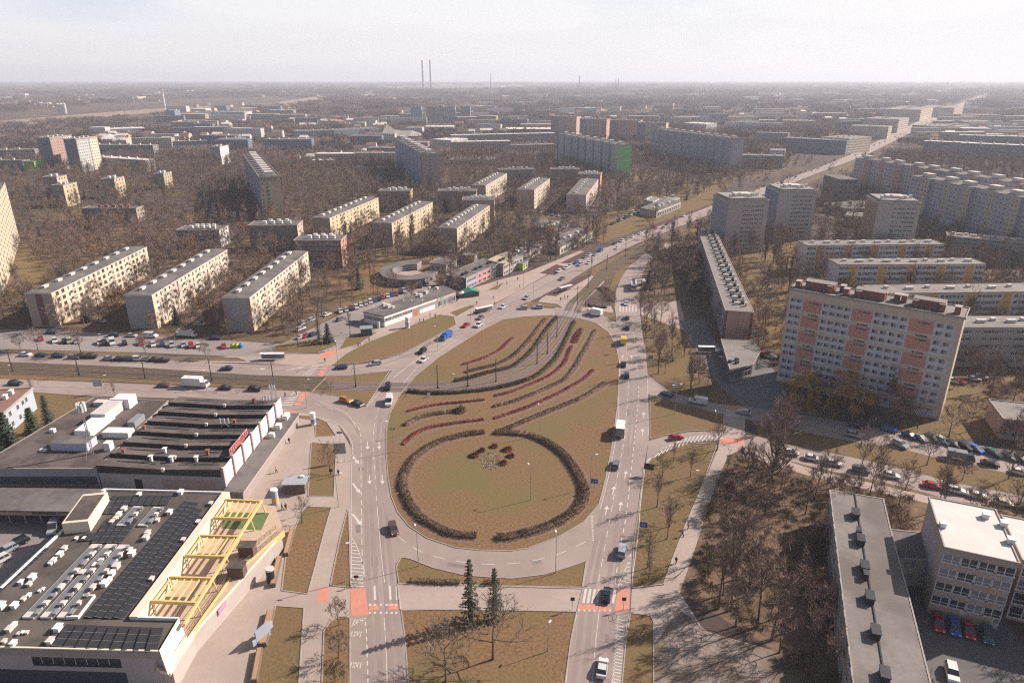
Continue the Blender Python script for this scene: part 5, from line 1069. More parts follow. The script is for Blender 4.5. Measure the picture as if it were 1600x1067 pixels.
for (x, y, s_) in ((85, 878, 1.0), (95, 869, 1.2), (80, 882, .8), (102, 859, 1.0), (47, 915, .9), (34, 912, .9), (52, 905, 1.3), (38, 938, .8), (46, 932, .7), (24, 949, 1.2), (16, 986, 1.1), (23, 979, .9), (30, 992, .5), (36, 990, .5), (43, 990, .5), (22, 1008, 1.0), (8, 1004, .7), (80, 1005, 1.2), (92, 985, 1.4),
                    (176, 818, 1.0), (182, 812, 1.0), (187, 806, 1.1), (195, 798, 1.2), (218, 775, 1.0), (283, 772, 1.3), (163, 769, .8), (330, 789, .9), (310, 818, .9), (287, 846, .9), (238, 907, .9), (229, 843, 1.3), (232, 835, 1.1), (266, 803, 1.2), (247, 815, .9), (207, 868, 1.4), (204, 862, 1.0),
                    (183, 888, 1.4), (176, 899, 1.2), (165, 915, 1.4), (172, 908, .9), (158, 878, .9), (150, 886, 1.0), (130, 898, 1.1), (120, 843, .6), (132, 843, .6), (3, 950, 1.4), (63, 925, .5), (68, 922, .5)):
    q = SP(x, y); roof_unit(sb.t, Vector((q.x, q.y, zr2+0.12)), ux, (s_*0.9, s_*0.65, s_*0.6), M_unitw if rr.random() < 0.6 else M_unit, name='roof_vent')
# terrace with deck, green mat, railing, promenade
zd = 4.6; tp = [P(x, y, zd) for x, y in ((203, 975), (349, 782), (430, 790), (443, 829), (300, 990), (266, 1050), (250, 1047))]
tp = [Vector((p.x-so.x, p.y-so.y)) for p in tp]; tp = tp if area(tp) > 0 else tp[::-1]
o = MB(); o.prism(tp, 3.9, zd, cr, top=mat('timber_deck', (0.46, 0.34, 0.25), 0.8, 0.1, 0.8), bottom=True); o.build('terrace_deck', sb.t)
def TP(x, y, z=zd): q = P(x, y, z); return Vector((q.x-so.x, q.y-so.y))
in_ = [p*0.965 + sum(tp, Vector((0, 0)))/len(tp)*0.035 for p in tp]; o = MB(); o.prism(in_, 0, 3.88, paint((0.40, 0.34, 0.31))); o.build('ground_floor_wall', sb.t)
gm = [TP(*p) for p in ((346, 825), (352, 800), (421, 801), (408, 828))]; gm = gm if area(gm) > 0 else gm[::-1]; o = MB(); o.prism(gm, zd+0.004, zd+0.03, mat('artificial_turf', (0.11, 0.15, 0.06), 0.9, 0.1, 1.0)); o.build('artificial_turf', sb.t)
ol = [TP(*p) for p in ((262, 1048), (300, 988), (362, 900), (400, 868), (443, 830))]; o = MB(); brn = mat('brown_rail', (0.20, 0.10, 0.07), 0.6, 0.0)
for off in (0.25, 2.0):
    for k in range(len(ol)-1):
        a, b2 = ol[k], ol[k+1]; d = (b2-a).normalized(); n = Vector((-d.y, d.x)); a = a+n*off; b2 = b2+n*off
        for z in (zd+0.35, zd+0.7, zd+1.05): o.tube((a.x, a.y, z), (b2.x, b2.y, z), 0.035, 0.035, brn, 4)
        m_ = int((b2-a).length/1.6)
        for j in range(m_+1): p = a+(b2-a)*j/max(1, m_); o.tube((p.x, p.y, zd), (p.x, p.y, zd+1.1), 0.035, 0.035, brn, 4)
o.build('railing', sb.t)
o = MB()
for k in range(len(ol)-1):
    a, b2 = ol[k], ol[k+1]; d = (b2-a).normalized(); n = Vector((-d.y, d.x)); pts = [a-n*0.25, b2-n*0.25, b2, a]; pts = pts if area(pts) > 0 else pts[::-1]; o.prism(pts, 3.5, zd+0.35, M_yel if k else cr)
o.build('deck_edge', sb.t)
def banner(p, q, m, name): a = TP(*p, 3.9); b2 = TP(*q, 3.9); d = (b2-a).normalized(); n = Vector((-d.y, d.x)); n = n if n.x > 0 else -n; o = MB(); a = a+n*0.3; b2 = b2+n*0.3; o.face([(a.x, a.y, 2.4), (a.x, a.y, 3.6), (b2.x, b2.y, 3.6), (b2.x, b2.y, 2.4)], m); o.build(name, sb.t)
banner((338, 951), (350, 935), mat('pink_banner', (0.60, 0.22, 0.38), 0.6, 0.0), 'banner'); banner((351, 934), (361, 915), M_unitw, 'banner')
# stairs descending to the right
o = MB(); s0 = TP(400, 866); s1 = TP(439, 829, 3.4); 
o.box(0, 1, 0, 1, 0, 1, M_yel, Matrix.Translation((0, 0, -50))) if False else None
a = TP(398, 868); e2 = TP(440, 832, 3.0); d = (e2-a).normalized(); n = Vector((-d.y, d.x)); 
for k in range(10): p = a+d*(e2-a).length*k/10; q2 = p+d*(e2-a).length/10; pts = [p, q2, q2+n*1.6, p+n*1.6]; pts = pts if area(pts) > 0 else pts[::-1]; z = zd-0.1-k*0.16; o.prism(pts, z-0.35, z, M_yel if k % 3 == 0 else mat('timber_deck', (0.46, 0.34, 0.25), 0.8, 0.1, 0.8) if k == 1 else M_unit)
for (x, y, z) in ((385, 912, 0), (405, 886, 0), (372, 895, 0)): p = TP(x, y, 0); q2 = TP(x-6, y-20, 4); o.tube((p.x, p.y, 0), (p.x-0.4, p.y+0.1, 4.4), 0.25, 0.3, M_yel, 6)
o.build('external_stair', sb.t)
# yellow steel pergola standing on the terrace
zp = 8.0; pg = thing('yellow_pergola', 'long yellow steel pergola frame over the market terrace', 'pergola', (so.x, so.y, 0))
def beam(p, q, wd, ht, z=zp, name='beam', zq=None):
    a = Vector(P(*p, z)); b2 = Vector(P(*q, zq or z)); a -= Vector((so.x, so.y, 0)); b2 -= Vector((so.x, so.y, 0)); d = (b2-a).normalized(); n = Vector((-d.y, d.x, 0)).normalized()*wd/2; u = Vector((0, 0, ht)); o = MB()
    v = [a-n, a+n, b2+n, b2-n]; t_ = [x-u for x in v]; o.v = [tuple(x) for x in v+t_]; o.f = [(0, 3, 2, 1), (4, 5, 6, 7), (0, 1, 5, 4), (1, 2, 6, 5), (2, 3, 7, 6), (3, 0, 4, 7)]; o.m = [o.mi(M_yel)]*6; return o.build(name, pg)
beam((409, 780), (287, 974), 0.42, 0.5, name='long_beam')
CB = [((352, 779), (408, 782)), ((333, 807), (391, 809)), ((312, 835), (374, 837)), ((289, 866), (353, 868)), ((264, 900), (331, 902)), ((236, 937), (306, 940))]
for p, q in CB: beam(p, q, 0.35, 0.7, z=zp-0.01, name='cross_beam')
for k in (0, 2, 4):
    (a0, a1), (b0, b1) = CB[k], CB[k+1]
    for j in range(6):
        f = 0.06+j*0.17; p = (a0[0]+(a1[0]-a0[0])*f, a0[1]+(a1[1]-a0[1])*f); q = (b0[0]+(b1[0]-b0[0])*f, b0[1]+(b1[1]-b0[1])*f); beam(p, q, 0.2, 0.3, z=zp-0.2, name='rafter')
for k, (p, q) in enumerate(CB):
    a = P(*p, zp-0.3); o = MB(); o.tube((a.x-so.x+0.3, a.y-so.y, zd+0.005), (a.x-so.x+0.3, a.y-so.y, zp-0.7), 0.14, 0.14, M_yel, 6); o.build('post', pg)
    a = P(*q, zp-0.3); o = MB(); o.tube((a.x-so.x+0.6, a.y-so.y-0.1, zd+0.005), (a.x-so.x, a.y-so.y, zp-0.5), 0.14, 0.14, M_yel, 6); o.build('post', pg)
for (x, y) in ((372, 898), (388, 866)): q = P(x, y, zd); t = thing('terrace_kiosk', 'small brown hut on the market terrace, '+('nearer' if y > 880 else 'farther')+' of two by the stair', 'hut', (q.x, q.y, zd)); o = MB(); o.box(-1.5, 1.5, -1, 1, 0.01, 2.4, paint((0.13, 0.085, 0.075))); o.build('wall', t); o = MB(); o.box(-1.7, 1.7, -1.2, 1.2, 2.41, 2.55, M_roofb); o.build('roof', t)
# ---- small white-grey building at the left edge
c = rect((-40, 640), (50, 607), 18, 6.7); cc = [Vector(P(x, y, 6.7)[:2]) for x, y in ((15, 637), (50, 607))]; d = (cc[1]-cc[0]).normalized(); n = Vector((-d.y, d.x)); c = [cc[0]-d*4, cc[1], cc[1]+n*24, cc[0]-d*4+n*24]
b = Bld('office_building', 'pale blue-grey building with a brown roof cut by the left edge', 'building', c, 6.7, paint((0.36, 0.39, 0.43)), roof=mat('rust_roof', (0.22, 0.12, 0.10), 0.9, 0.12, 0.3), parapet=0.5)
b.items += facade_items(c[0], c[1], 0.2, 3.2, 2, [(x, 1.2, 1.6, W2) for x in (0.2, 0.45, 0.62, 0.74)]); b.units(0, [0.6, 0.8], 4, (1.2, 1.0, 1.2), M_unitw, 'roof_unit'); b.done()
# ================================================================== HEDGES ON THE ROUNDABOUT
def hedge(label, px, w, h, m, group, name='hedge'):
    """slim uneven core under thousands of small twigs"""
    c = smooth([Vector((p.x, p.y)) for p in PL(px)], False, 12); acc = [c[0]]; h *= 0.8; w *= 0.78
    for p in c[1:]:
        if (p-acc[-1]).length > 0.5: acc.append(p)
    org = acc[len(acc)//2]; z0 = ground_z(org.x, org.y); rh = random.Random(int(px[0][0]*7+px[0][1])); o = MB(); rows = []; n = len(acc)
    for i, p in enumerate(acc):
        d = (acc[min(i+1, n-1)]-acc[max(i-1, 0)]).normalized(); nn = Vector((-d.y, d.x)); k = 0.72+rh.uniform(-.12, .12)
        rows.append([((p-org+nn*u*w*k).x, (p-org+nn*u*w*k).y, z0+v*h*k) for (u, v) in ((-0.5, -0.05), (-0.42, 0.55), (-0.2, 0.8), (0.2, 0.8), (0.42, 0.55), (0.5, -0.05))])
    for i in range(n-1):
        for j in range(5): o.face([rows[i][j], rows[i][j+1], rows[i+1][j+1], rows[i+1][j]][::-1], m)
    for i in range(n-1):
        if rh.random() < 0.03: continue
        for k in range(int(48*w)):
            u = max(-.62, min(.62, rh.gauss(0, .3))); a, b = acc[i], acc[i+1]; d = (b-a).normalized(); nn = Vector((-d.y, d.x)); q = a-org+(b-a)*rh.random()+nn*u*w; z = z0+h*max(0.0, rh.uniform(.1, .95)*(1-(abs(u)/.64)**2)); s = Vector((rh.uniform(-1, 1), rh.uniform(-1, 1), rh.uniform(-.3, .3))).normalized()*0.07; t = nn*(u*.9+rh.uniform(-.35, .35))*.5+d*rh.uniform(-.25, .25)
            o.face([(q.x-s.x, q.y-s.y, z), (q.x+s.x, q.y+s.y, z+s.z), (q.x+t.x, q.y+t.y, z+rh.uniform(.15, .5)*h**.5)], m)
    ob = o.build(name); ob.location = (org.x, org.y, 0); return tag(ob, label, 'hedge', group)
HB = 'bare brown hedges on the roundabout lawn'; HR = 'red barberry hedges on the roundabout lawn'; HD = 'dark hedges along the tram curve'
hedge('long brown hedge forming the left half of the big circle on the roundabout', [(757, 676), (725, 680), (682, 692), (650, 712), (634, 735), (628, 755), (634, 777), (650, 802), (665, 815), (690, 828), (712, 836), (745, 838)], 2.6, 1.3, M_hedge, HB)
hedge('long brown hedge forming the right half of the big circle on the roundabout', [(773, 677), (800, 678), (825, 681), (850, 690), (875, 706), (895, 730), (909, 757), (910, 780), (893, 802), (862, 820), (837, 829), (800, 839), (773, 841)], 3.0, 1.4, M_hedge, HB)
hedge('brown hedge sweeping up to the right from the top of the big circle', [(776, 676), (800, 667), (837, 651), (875, 636), (912, 620), (945, 599)], 2.2, 1.1, M_hedge, HB)
hedge('short brown hedge on the left of the lawn, between the two red ones', [(632, 665), (650, 655), (675, 648), (707, 644), (722, 641)], 2.2, 1.1, M_hedge, HB)
hedge('brown hedge between the two long red ones on the right of the lawn', [(770, 636), (800, 628), (832, 616), (862, 603), (882, 592), (898, 573), (907, 557), (918, 538), (929, 517)], 1.9, 0.9, M_hedge, HB)
hedge('brown hedge just above the tram curve on the upper lawn', [(727, 582), (750, 576), (775, 570), (795, 560), (808, 550), (820, 538), (831, 525), (842, 510), (852, 498)], 2.0, 0.9, M_hedge, HB)
hedge('short red hedge nearest the left road on the roundabout', [(637, 643), (660, 637), (687, 632), (720, 629), (757, 625)], 1.4, 0.8, M_hedger, HR)
hedge('red hedge arching over the left of the big circle', [(630, 695), (638, 686), (650, 677), (672, 668), (700, 663), (728, 659), (756, 656)], 1.7, 0.9, M_hedger, HR)
hedge('longest red hedge, sweeping right across the lawn', [(772, 654), (800, 645), (825, 636), (850, 625), (870, 616), (887, 607), (912, 592), (927, 578)], 1.6, 0.8, M_hedger, HR)
hedge('red hedge curving beside the southern dark tram hedge', [(773, 619), (800, 612), (837, 597), (860, 586), (875, 574), (884, 562), (889, 548), (893, 541)], 1.5, 0.8, M_hedger, HR)
hedge('short thick red hedge at the upper right end of the lawn', [(896, 536), (900, 527), (905, 519), (908, 514)], 3.0, 0.8, M_hedger, HR)
hedge('red hedge alone on the upper left lawn', [(723, 570), (740, 565), (755, 560), (770, 553), (782, 546), (788, 540), (793, 535), (801, 528)], 1.6, 0.8, M_hedger, HR)
hedge('dark hedge along the south side of the tram curve', [(637, 612), (665, 615), (700, 615), (750, 611), (785, 605), (812, 598), (837, 588), (862, 567), (877, 545), (888, 522), (897, 503)], 2.0, 1.4, M_hedged, HD)
hedge('dark hedge along the north side of the tram curve', [(710, 596), (735, 591), (762, 583), (800, 573), (822, 557), (837, 540), (850, 520), (862, 505), (870, 496)], 1.8, 1.4, M_hedged, HD)
hedge('brown hedge on the small lawn under the roundabout, behind the dark conifers', [(640, 909), (680, 911), (720, 911)], 1.6, 1.2, M_hedge, None); hedge('short brown hedge right of the dark conifers', [(755, 912), (782, 912)], 1.6, 1.2, M_hedge, None)
hedge('dark clipped hedge beside the tram stop crossing', [(918, 478), (935, 481), (948, 481)], 2.2, 1.1, M_hedged, None); hedge('low hedge at the tram stop corner', [(937, 450), (948, 456), (955, 470)], 6, .9, M_hedge, None)
def blob(label, px, r, m, h=0.8, cat='shrub', group=None):
    p = G(px); o = MB(); rh = random.Random(int(px[0])); 
    for k in range(int(240*r)):
        u = Vector((rh.gauss(0, 1), rh.gauss(0, 1), abs(rh.gauss(0, 1)))).normalized()*rh.uniform(.5, 1); c = Vector((u.x*r, u.y*r, u.z*r*h)); s = u.cross(Vector((rh.random(), rh.random(), 1))).normalized()*0.14; q = c+u*0.45; o.face([c-s, c+s, q], m)
    for k in range(6): o.tube((0, 0, -.1), (math.cos(k)*r*.6, math.sin(k)*r*.6, r*h*.6), .05, .03, m, 4)
    ob = o.build('shrub'); ob.location = p; tag(ob, label, cat, group)
for (x, y, r, l) in ((742, 712, 1.3, 'left one of the little red shrubs inside the big circle'), (753, 704, 1.0, 'small red shrub behind the left one inside the big circle'), (772, 698, 1.0, 'top red shrub inside the big circle'), (793, 703, 1.3, 'right red shrub inside the big circle'), (786, 724, 1.1, 'lowest red shrub inside the big circle'), (798, 713, 1.0, 'rightmost lower red shrub inside the big circle')): blob(l, (x, y), r, M_hedger, group='red shrubs inside the circle')
blob('round bare shrub at the end of the short brown hedge', (718, 642), 2.1, M_hedge); 
o = MB(); rh = random.Random(4); fp = P(766, 720); zz = ground_z(fp.x, fp.y)
for k in range(260):
    a = rh.uniform(0, 6.28); r = 3.0*math.sqrt(rh.random()); x, y = math.cos(a)*r, math.sin(a)*r*1.5; s = 0.12; o.face([(x-s, y-s, zz+.02), (x+s, y-s, zz+.02), (x, y+s, zz+rh.uniform(.15, .4))], M_unit if rh.random() < .45 else M_hedge)
ob = o.build('flower_patch'); ob.location = (fp.x, fp.y, 0); tag(ob, 'pale flower patch with dry stalks in the middle of the big circle', 'flowers', None, 'stuff')
# ================================================================== VEHICLES
CC = {'white': (0.62, 0.61, 0.60), 'silver': (0.36, 0.37, 0.40), 'grey': (0.16, 0.165, 0.18), 'black': (0.012, 0.013, 0.016), 'dark blue': (0.02, 0.03, 0.08), 'blue': (0.02, 0.11, 0.40), 'red': (0.40, 0.02, 0.03), 'orange': (0.50, 0.17, 0.03), 'brown': (0.12, 0.055, 0.04), 'yellow': (0.62, 0.45, 0.06), 'green': (0.04, 0.10, 0.07), 'beige': (0.42, 0.37, 0.27), 'teal': (0.04, 0.11, 0.13)}
CM = {k: mat('car_paint_'+k.replace(' ', '_'), v, 0.32, 0.0, spec=0.6, metal=0.15) for k, v in CC.items()}
PROF = {'car': ([(-2.15, .35), (-2.2, .75), (-2.05, .95), (-1.0, 1.0), (0.9, 1.0), (2.0, .82), (2.2, .6), (2.15, .35)], [(-1.75, .96), (-1.2, 1.42), (0.15, 1.46), (1.05, .98)], 0.88),
        'estate': ([(-2.25, .35), (-2.3, .8), (-2.2, 1.0), (-1.0, 1.02), (1.0, 1.0), (2.05, .85), (2.25, .6), (2.2, .35)], [(-2.15, 1.0), (-1.9, 1.5), (0.25, 1.55), (1.15, 1.0)], 0.9),
        'suv': ([(-2.2, .45), (-2.25, .95), (-2.15, 1.12), (-1.0, 1.15), (1.0, 1.12), (2.05, 1.0), (2.25, .7), (2.2, .45)], [(-2.05, 1.12), (-1.8, 1.68), (0.35, 1.72), (1.05, 1.12)], 0.93)}
def loft(o, prof, hw, m, inset=0.0, top_in=0.0):
    n = len(prof); zmax = max(z for _, z in prof); zmin = min(z for _, z in prof); b = len(o.v)
    for s in (-1, 1):
        for x, z in prof: o.v.append((x, s*(hw-inset-top_in*(z-zmin)/(zmax-zmin)), z))
    i = o.mi(m); o.f.append(tuple(b+k for k in range(n))); o.m.append(i); o.f.append(tuple(b+n+k for k in range(n))[::-1]); o.m.append(i)
    for k in range(n): o.f.append((b+k, b+n+k, b+n+(k+1) % n, b+(k+1) % n)); o.m.append(i)
def wheel_mesh():
    o = MB(); o.tube((0, -0.11, 0), (0, 0.11, 0), 0.32, 0.32, M_tyre, 12); o.face([(math.cos(t)*.32, -.11, math.sin(t)*.32) for t in [k*math.pi/6 for k in range(12)]], M_tyre)
    for s in (-.115, .115): o.face([(math.cos(t)*.19, s, math.sin(t)*.19) for t in [k*math.pi/5 for k in range(10)]], M_steel)
    return o.mesh('wheel')
WHEEL = wheel_mesh(); _cars = {}
def car_meshes(kind, col):
    key = (kind, col)
    if key in _cars: return _cars[key]
    m = CM[col]; body, cab, hw = PROF[kind]; o = MB(); loft(o, body, hw, m, 0, 0.06); bodym = o.mesh('body')
    o = MB(); loft(o, cab, hw-0.06, M_glass, 0, 0.16); glass = o.mesh('windows')
    o = MB(); x0 = cab[1][0]+.02; x1 = cab[2][0]-.02; zt = cab[1][1]+0.015; o.box(x0, x1, -hw+.2, hw-.2, zt, zt+0.045, m); 
    for sx in (cab[1][0]+.75,): o.box(sx, sx+.1, -hw+.1, -hw+.14, 1.0, zt, m); o.box(sx, sx+.1, hw-.14, hw-.1, 1.0, zt, m)
    roof = o.mesh('roof'); fx_ = body[-2][0]; rx = body[1][0]; hl = []
    for s in (-1, 1):
        o = MB(); o.box(fx_-.16, fx_+.015, s*(hw-.3)-.16, s*(hw-.3)+.16, .62, .76, M_lamp); hl.append(('headlight', o.mesh('headlight'))); o = MB(); o.box(rx-.015, rx+.1, s*(hw-.22)-.13, s*(hw-.22)+.13, .7, .86, M_tail); hl.append(('tail_light', o.mesh('tail_light')))
    merged_ = MB()
    for me in (bodym, glass, roof):
        mi = [merged_.mi(q) for q in me.materials]; b = len(merged_.v); merged_.v.extend(tuple(v.co) for v in me.vertices)
        for p in me.polygons: merged_.f.append(tuple(b+i for i in p.vertices)); merged_.m.append(mi[p.material_index])
    for wx_ in (-1.35, 1.35):
        for wy_ in (-hw+.1, hw-.1): merged_.tube((wx_, wy_-.1, .32), (wx_, wy_+.1, .32), .32, .32, M_tyre, 8); merged_.face([(wx_+math.cos(t)*.32, wy_-.1, .32+math.sin(t)*.32) for t in [k*math.pi/4 for k in range(8)]], M_tyre)
    _cars[key] = (bodym, glass, roof, hl, hw, merged_.mesh('car')); return _cars[key]
def head(px, dr):
    a = P(*px); b = P(px[0]+dr[0]*0.4, px[1]+dr[1]*0.4); return math.atan2(b.y-a.y, b.x-a.x)
def car(px, dr, col, kind='car', label='', group=None, detail=None, rz=None):
    p = G(px); rz = head(px, dr) if rz is None else rz; d_ = math.hypot(p.x, p.y); bm, gm_, rm_, hl, hw, mm = car_meshes(kind, col)
    nm = 'car'
    if detail is None: detail = d_ < 260
    if not detail:
        ob = mobj(nm, mm); ob.location = p; ob.rotation_euler = (0, 0, rz); return tag(ob, label, 'car', group)
    t = thing(nm, label, 'car', p, rz, group); mobj('body', bm, t); mobj('windows', gm_, t); mobj('car_roof', rm_, t)
    for wx_ in (-1.35, 1.35):
        for wy_ in (-hw+.1, hw-.1): mobj('wheel', WHEEL, t, Matrix.Translation((wx_, wy_, .32)))
    if d_ < 190:
        for n_, me in hl: mobj(n_, me, t)
    return t
def van(px, dr, col, label, L_=5.6, h=2.3, kind='van', box=None, hw=1.0, side=None):
    p = G(px); t = thing({'van': 'van', 'truck': 'box_truck'}[kind], label, kind, p, head(px, dr)); m = CM[col]; o = MB()
    if kind == 'van': loft(o, [(-L_/2, .4), (-L_/2, h-.1), (-L_/2+.2, h), (L_/2-1.9, h), (L_/2-1.0, 1.25), (L_/2-.1, 1.0), (L_/2, .7), (L_/2, .4)], hw, m, 0, .12); o.build('body', t); o = MB(); loft(o, [(L_/2-1.84, h-.12), (L_/2-1.0, 1.32), (L_/2-.96, 1.36), (L_/2-1.78, h-.06)], hw-.12, M_glass, 0, .0); o.build('windscreen', t); o = MB(); o.box(L_/2-2.5, L_/2-1.75, -hw-.01, hw+.01, 1.3, h-.5, M_glass); o.build('side_window', t)
    else:
        loft(o, [(L_/2-1.9, .5), (L_/2-1.9, 2.2), (L_/2-.7, 2.3), (L_/2-.1, 1.3), (L_/2, .5)], hw, m, 0, .08); o.build('cab', t); o = MB(); loft(o, [(L_/2-.66, 2.2), (L_/2-.16, 1.36), (L_/2-.08, 1.36), (L_/2-.58, 2.24)], hw-.15, M_glass); o.build('windscreen', t)
        o = MB(); o.box(-L_/2, L_/2-2.0, -hw-.1, hw+.1, .75, h, side or box or m, top=box or m, taper=.03); o.build('cargo_box', t); o = MB(); o.box(-L_/2+.1, L_/2-1.9, -.4, .4, .5, .74, M_dark); o.build('chassis', t)
    for wx_ in (-L_/2+1.0, L_/2-1.0):
        for wy_ in (-hw+.1, hw-.1): mobj('wheel', WHEEL, t, Matrix.Translation((wx_, wy_, .34)) @ Matrix.Scale(1.1, 4))
    return t
car((941, 1047), (1.5, -10), 'white', 'car', 'white saloon car nearest the camera, going up the right-hand road')
car((948, 932), (2, -10), 'black', 'car', 'black car standing on the right-hand pedestrian crossing'); car((972, 864), (2, -10), 'silver', 'suv', 'silver car just above the right-hand crossing in the tree shadow')
car((962, 728), (2, -10), 'grey', 'estate', 'dark car with a pale roof right of the big circle'); car((979, 588), (0, -10), 'dark blue', 'estate', 'dark blue car, nearest of the queue by the side road'); car((974, 571), (0, -10), 'black', 'car', 'black car second in the queue on the right-hand road')
car((980, 514), (0, -10), 'black', 'car', 'black car just above the yellow van'); car((980, 498), (0, -10), 'grey', 'estate', 'grey car between the zebra crossing and the black car'); car((978, 476), (0, 10), 'white', 'car', 'white car on the zebra crossing below the bus')
car((1056, 686), (10, -1.5), 'red', 'car', 'dark red car beside the hatched corner'); car((1042, 618), (-10, -4), 'dark blue', 'car', 'dark car entering the side road at the edge of the shadow'); car((1162, 646), (-10, -2), 'silver', 'car', 'silver car on the shaded crossing right of the white van')
car((615, 829), (3, 10), 'brown', 'estate', 'brown car with a pale bonnet at the lower left of the roundabout'); car((606, 607), (-3, 10), 'black', 'suv', 'black car just above the white van on the left of the roundabout')
car((541, 628), (10, 3), 'orange', 'suv', 'orange car turning in from the west'); car((559, 633), (10, 4), 'black', 'car', 'black car in front of the orange one'); car((533, 576), (-10, .3), 'dark blue', 'estate', 'dark blue car on the upper west carriageway'); car((586, 570), (-10, 1.5), 'silver', 'estate', 'silver car following the dark blue one westwards')
car((354, 578), (-10, .2), 'dark blue', 'car', 'dark blue car beside the painted arrow on the west carriageway'); car((257, 604), (10, .5), 'brown', 'car', 'dark brown car left of the white box truck'); car((353, 608), (10, .5), 'black', 'car', 'black car right of the white box truck'); car((399, 610), (10, .8), 'black', 'estate', 'black car behind the hall roof mast'); car((25, 601), (10, .5), 'black', 'estate', 'black car at the left edge behind the pale office')
car((662, 564), (-7, 5), 'white', 'car', 'white car, lower of the pair on the north-west ring'); car((660, 551), (-7, 5), 'black', 'suv', 'dark car, upper of the pair on the north-west ring'); car((728, 510), (-8, 5), 'red', 'car', 'red car ahead of the blue van'); car((748, 510), (-8, 5), 'white', 'suv', 'white car beside the red one'); car((751, 498), (-8, 5), 'grey', 'car', 'grey car above the white one by the bus shelter'); car((786, 481), (-8, 4), 'white', 'car', 'white car level with the shelter on the north-west road')
car((823, 467), (-8, 4), 'silver', 'car', 'silver car near the grass wedge on the north-west road'); car((817, 483), (-10, 0), 'silver', 'estate', 'left of the two silver cars on the road behind the lawn'); car((841, 482), (-10, 0), 'silver', 'suv', 'right of the two silver cars on the road behind the lawn'); car((878, 437), (-8, 4), 'grey', 'car', 'grey car by the bare bushes on the avenue')
car((920, 412), (-8, 4), 'white', 'car', 'white car driving beside the blue parked one'); car((964, 389), (-8, 4), 'white', 'car', 'white car driving alone on the avenue'); car((1068, 339), (-8, 4), 'white', 'suv', 'white car driving far up the avenue')
van((697, 529), (-8, 5), 'blue', 'bright blue delivery van on the north-west road', 6.5, 2.6, 'truck', CM['blue']); van((608, 630), (-2, 10), 'white', 'white panel van at the left of the roundabout', 5.8, 2.4); van((969, 676), (1, -10), 'grey', 'dark box truck with a bright white roof on the right-hand road', 7.5, 3.3, 'truck', M_unitw, 1.15, CM['grey'])
van((974, 536), (0, -10), 'yellow', 'yellow van waiting on the right-hand road', 6.0, 2.8, 'truck', CM['yellow']); van((929, 492), (-10, -2), 'white', 'white box van on the ring beside the track crossing', 6.8, 3.0, 'truck', M_unitw, 1.1); van((1090, 630), (-10, -2), 'white', 'white van in the shade of the side road', 5.8, 2.3); van((307, 604), (10, .5), 'white', 'white box truck with a rounded nose on the west carriageway', 8.5, 3.4, 'truck', M_unitw, 1.15)
van((87, 826), (-5, 10), 'silver', 'pale van in the shade under the loading canopy', 5.8, 2.4); van((293, 526), (10, .3), 'white', 'white box lorry parked before the middle cream block', 7.5, 2.9, 'truck', M_unit); van((1500, 718), (10, 2), 'dark blue', 'dark van with a pale roof on the upper parking street', 6.5, 2.6, 'truck', M_glass2)
# bus
p = G((990, 449)); t = thing('bus', 'white articulated-looking city bus at the stop right of the avenue', 'bus', p, head((990, 449), (0.4, 10))); o = MB(); loft(o, [(-6, .4), (-6, 2.7), (-5.8, 2.9), (5.8, 2.9), (6, 2.6), (6, .4)], 1.27, M_unitw, 0, .06); o.build('body', t)
o = MB(); o.box(-5.7, 5.7, -1.285, 1.285, 1.3, 2.3, M_glass); o.box(5.9, 6.02, -1.1, 1.1, 1.1, 2.5, M_glass); o.build('windows', t)
for k in range(4): o = MB(); o.box(-4.8+k*2.7, -3.3+k*2.7, -.7, .7, 2.91, 3.15, M_dark); o.build('roof_hatch', t)
for wx_ in (-3.4, 3.6):
    for wy_ in (-1.12, 1.12): mobj('wheel', WHEEL, t, Matrix.Translation((wx_, wy_, .45)) @ Matrix.Scale(1.4, 4))
# parked rows
KI = ['car', 'estate', 'suv', 'car']
def row(place, spots, dr, cols=None, jit=True, start=0):
    rr_ = random.Random(int(spots[0][0])); g = 'cars parked '+place
    for i, s in enumerate(spots):
        col = s[2] if len(s) > 2 else rr_.choices(['white', 'silver', 'grey', 'black', 'dark blue', 'red', 'blue', 'beige'], [4, 4, 4, 4, 2, 1.2, 1, .5])[0]
        car((s[0], s[1]), dr if not callable(dr) else dr(s), col, KI[(i*7+int(s[0])) % 4], '%s car parked %s from the left %s' % (col, nth(i+1), place), g)
def seq(a, b, n): return [(a[0]+(b[0]-a[0])*i/(n-1), a[1]+(b[1]-a[1])*i/(n-1)) for i in range(n)]
row('along the tram avenue kerb', [(-6, 553), (40, 556, 'white'), (65, 557), (92, 558, 'dark blue'), (117, 560), (131, 559, 'black'), (144, 559, 'black'), (171, 562, 'silver'), (188, 563, 'black'), (202, 563, 'green'), (216, 563, 'white'), (230, 563, 'silver'), (243, 564, 'black'), (256, 565, 'black')], (10, 0.3))
row('in the front row before the cream blocks', [(64, 531, 'red'), (86, 534, 'white'), (101, 535, 'black'), (109, 535, 'beige'), (120, 535, 'silver'), (156, 537, 'white'), (164, 538, 'black'), (195, 538, 'black'), (221, 538, 'red'), (240, 540, 'white'), (254, 540, 'dark blue'), (269, 541, 'silver'), (287, 541, 'silver'), (299, 542, 'red'), (310, 542, 'white'), (350, 543, 'red')], (2, 8))
van((176, 537), (2, 8), 'white', 'white van between parked cars before the middle cream block', 5.4, 2.2); van((236, 527), (10, 0.5), 'white', 'white van in the back row before the middle cream block', 5.4, 2.2)
row('in the back row before the cream blocks', [(82, 521, 'dark blue'), (158, 504, 'silver'), (180, 525, 'black'), (206, 526, 'silver'), (313, 508, 'white'), (338, 530, 'dark blue')], (10, .5))
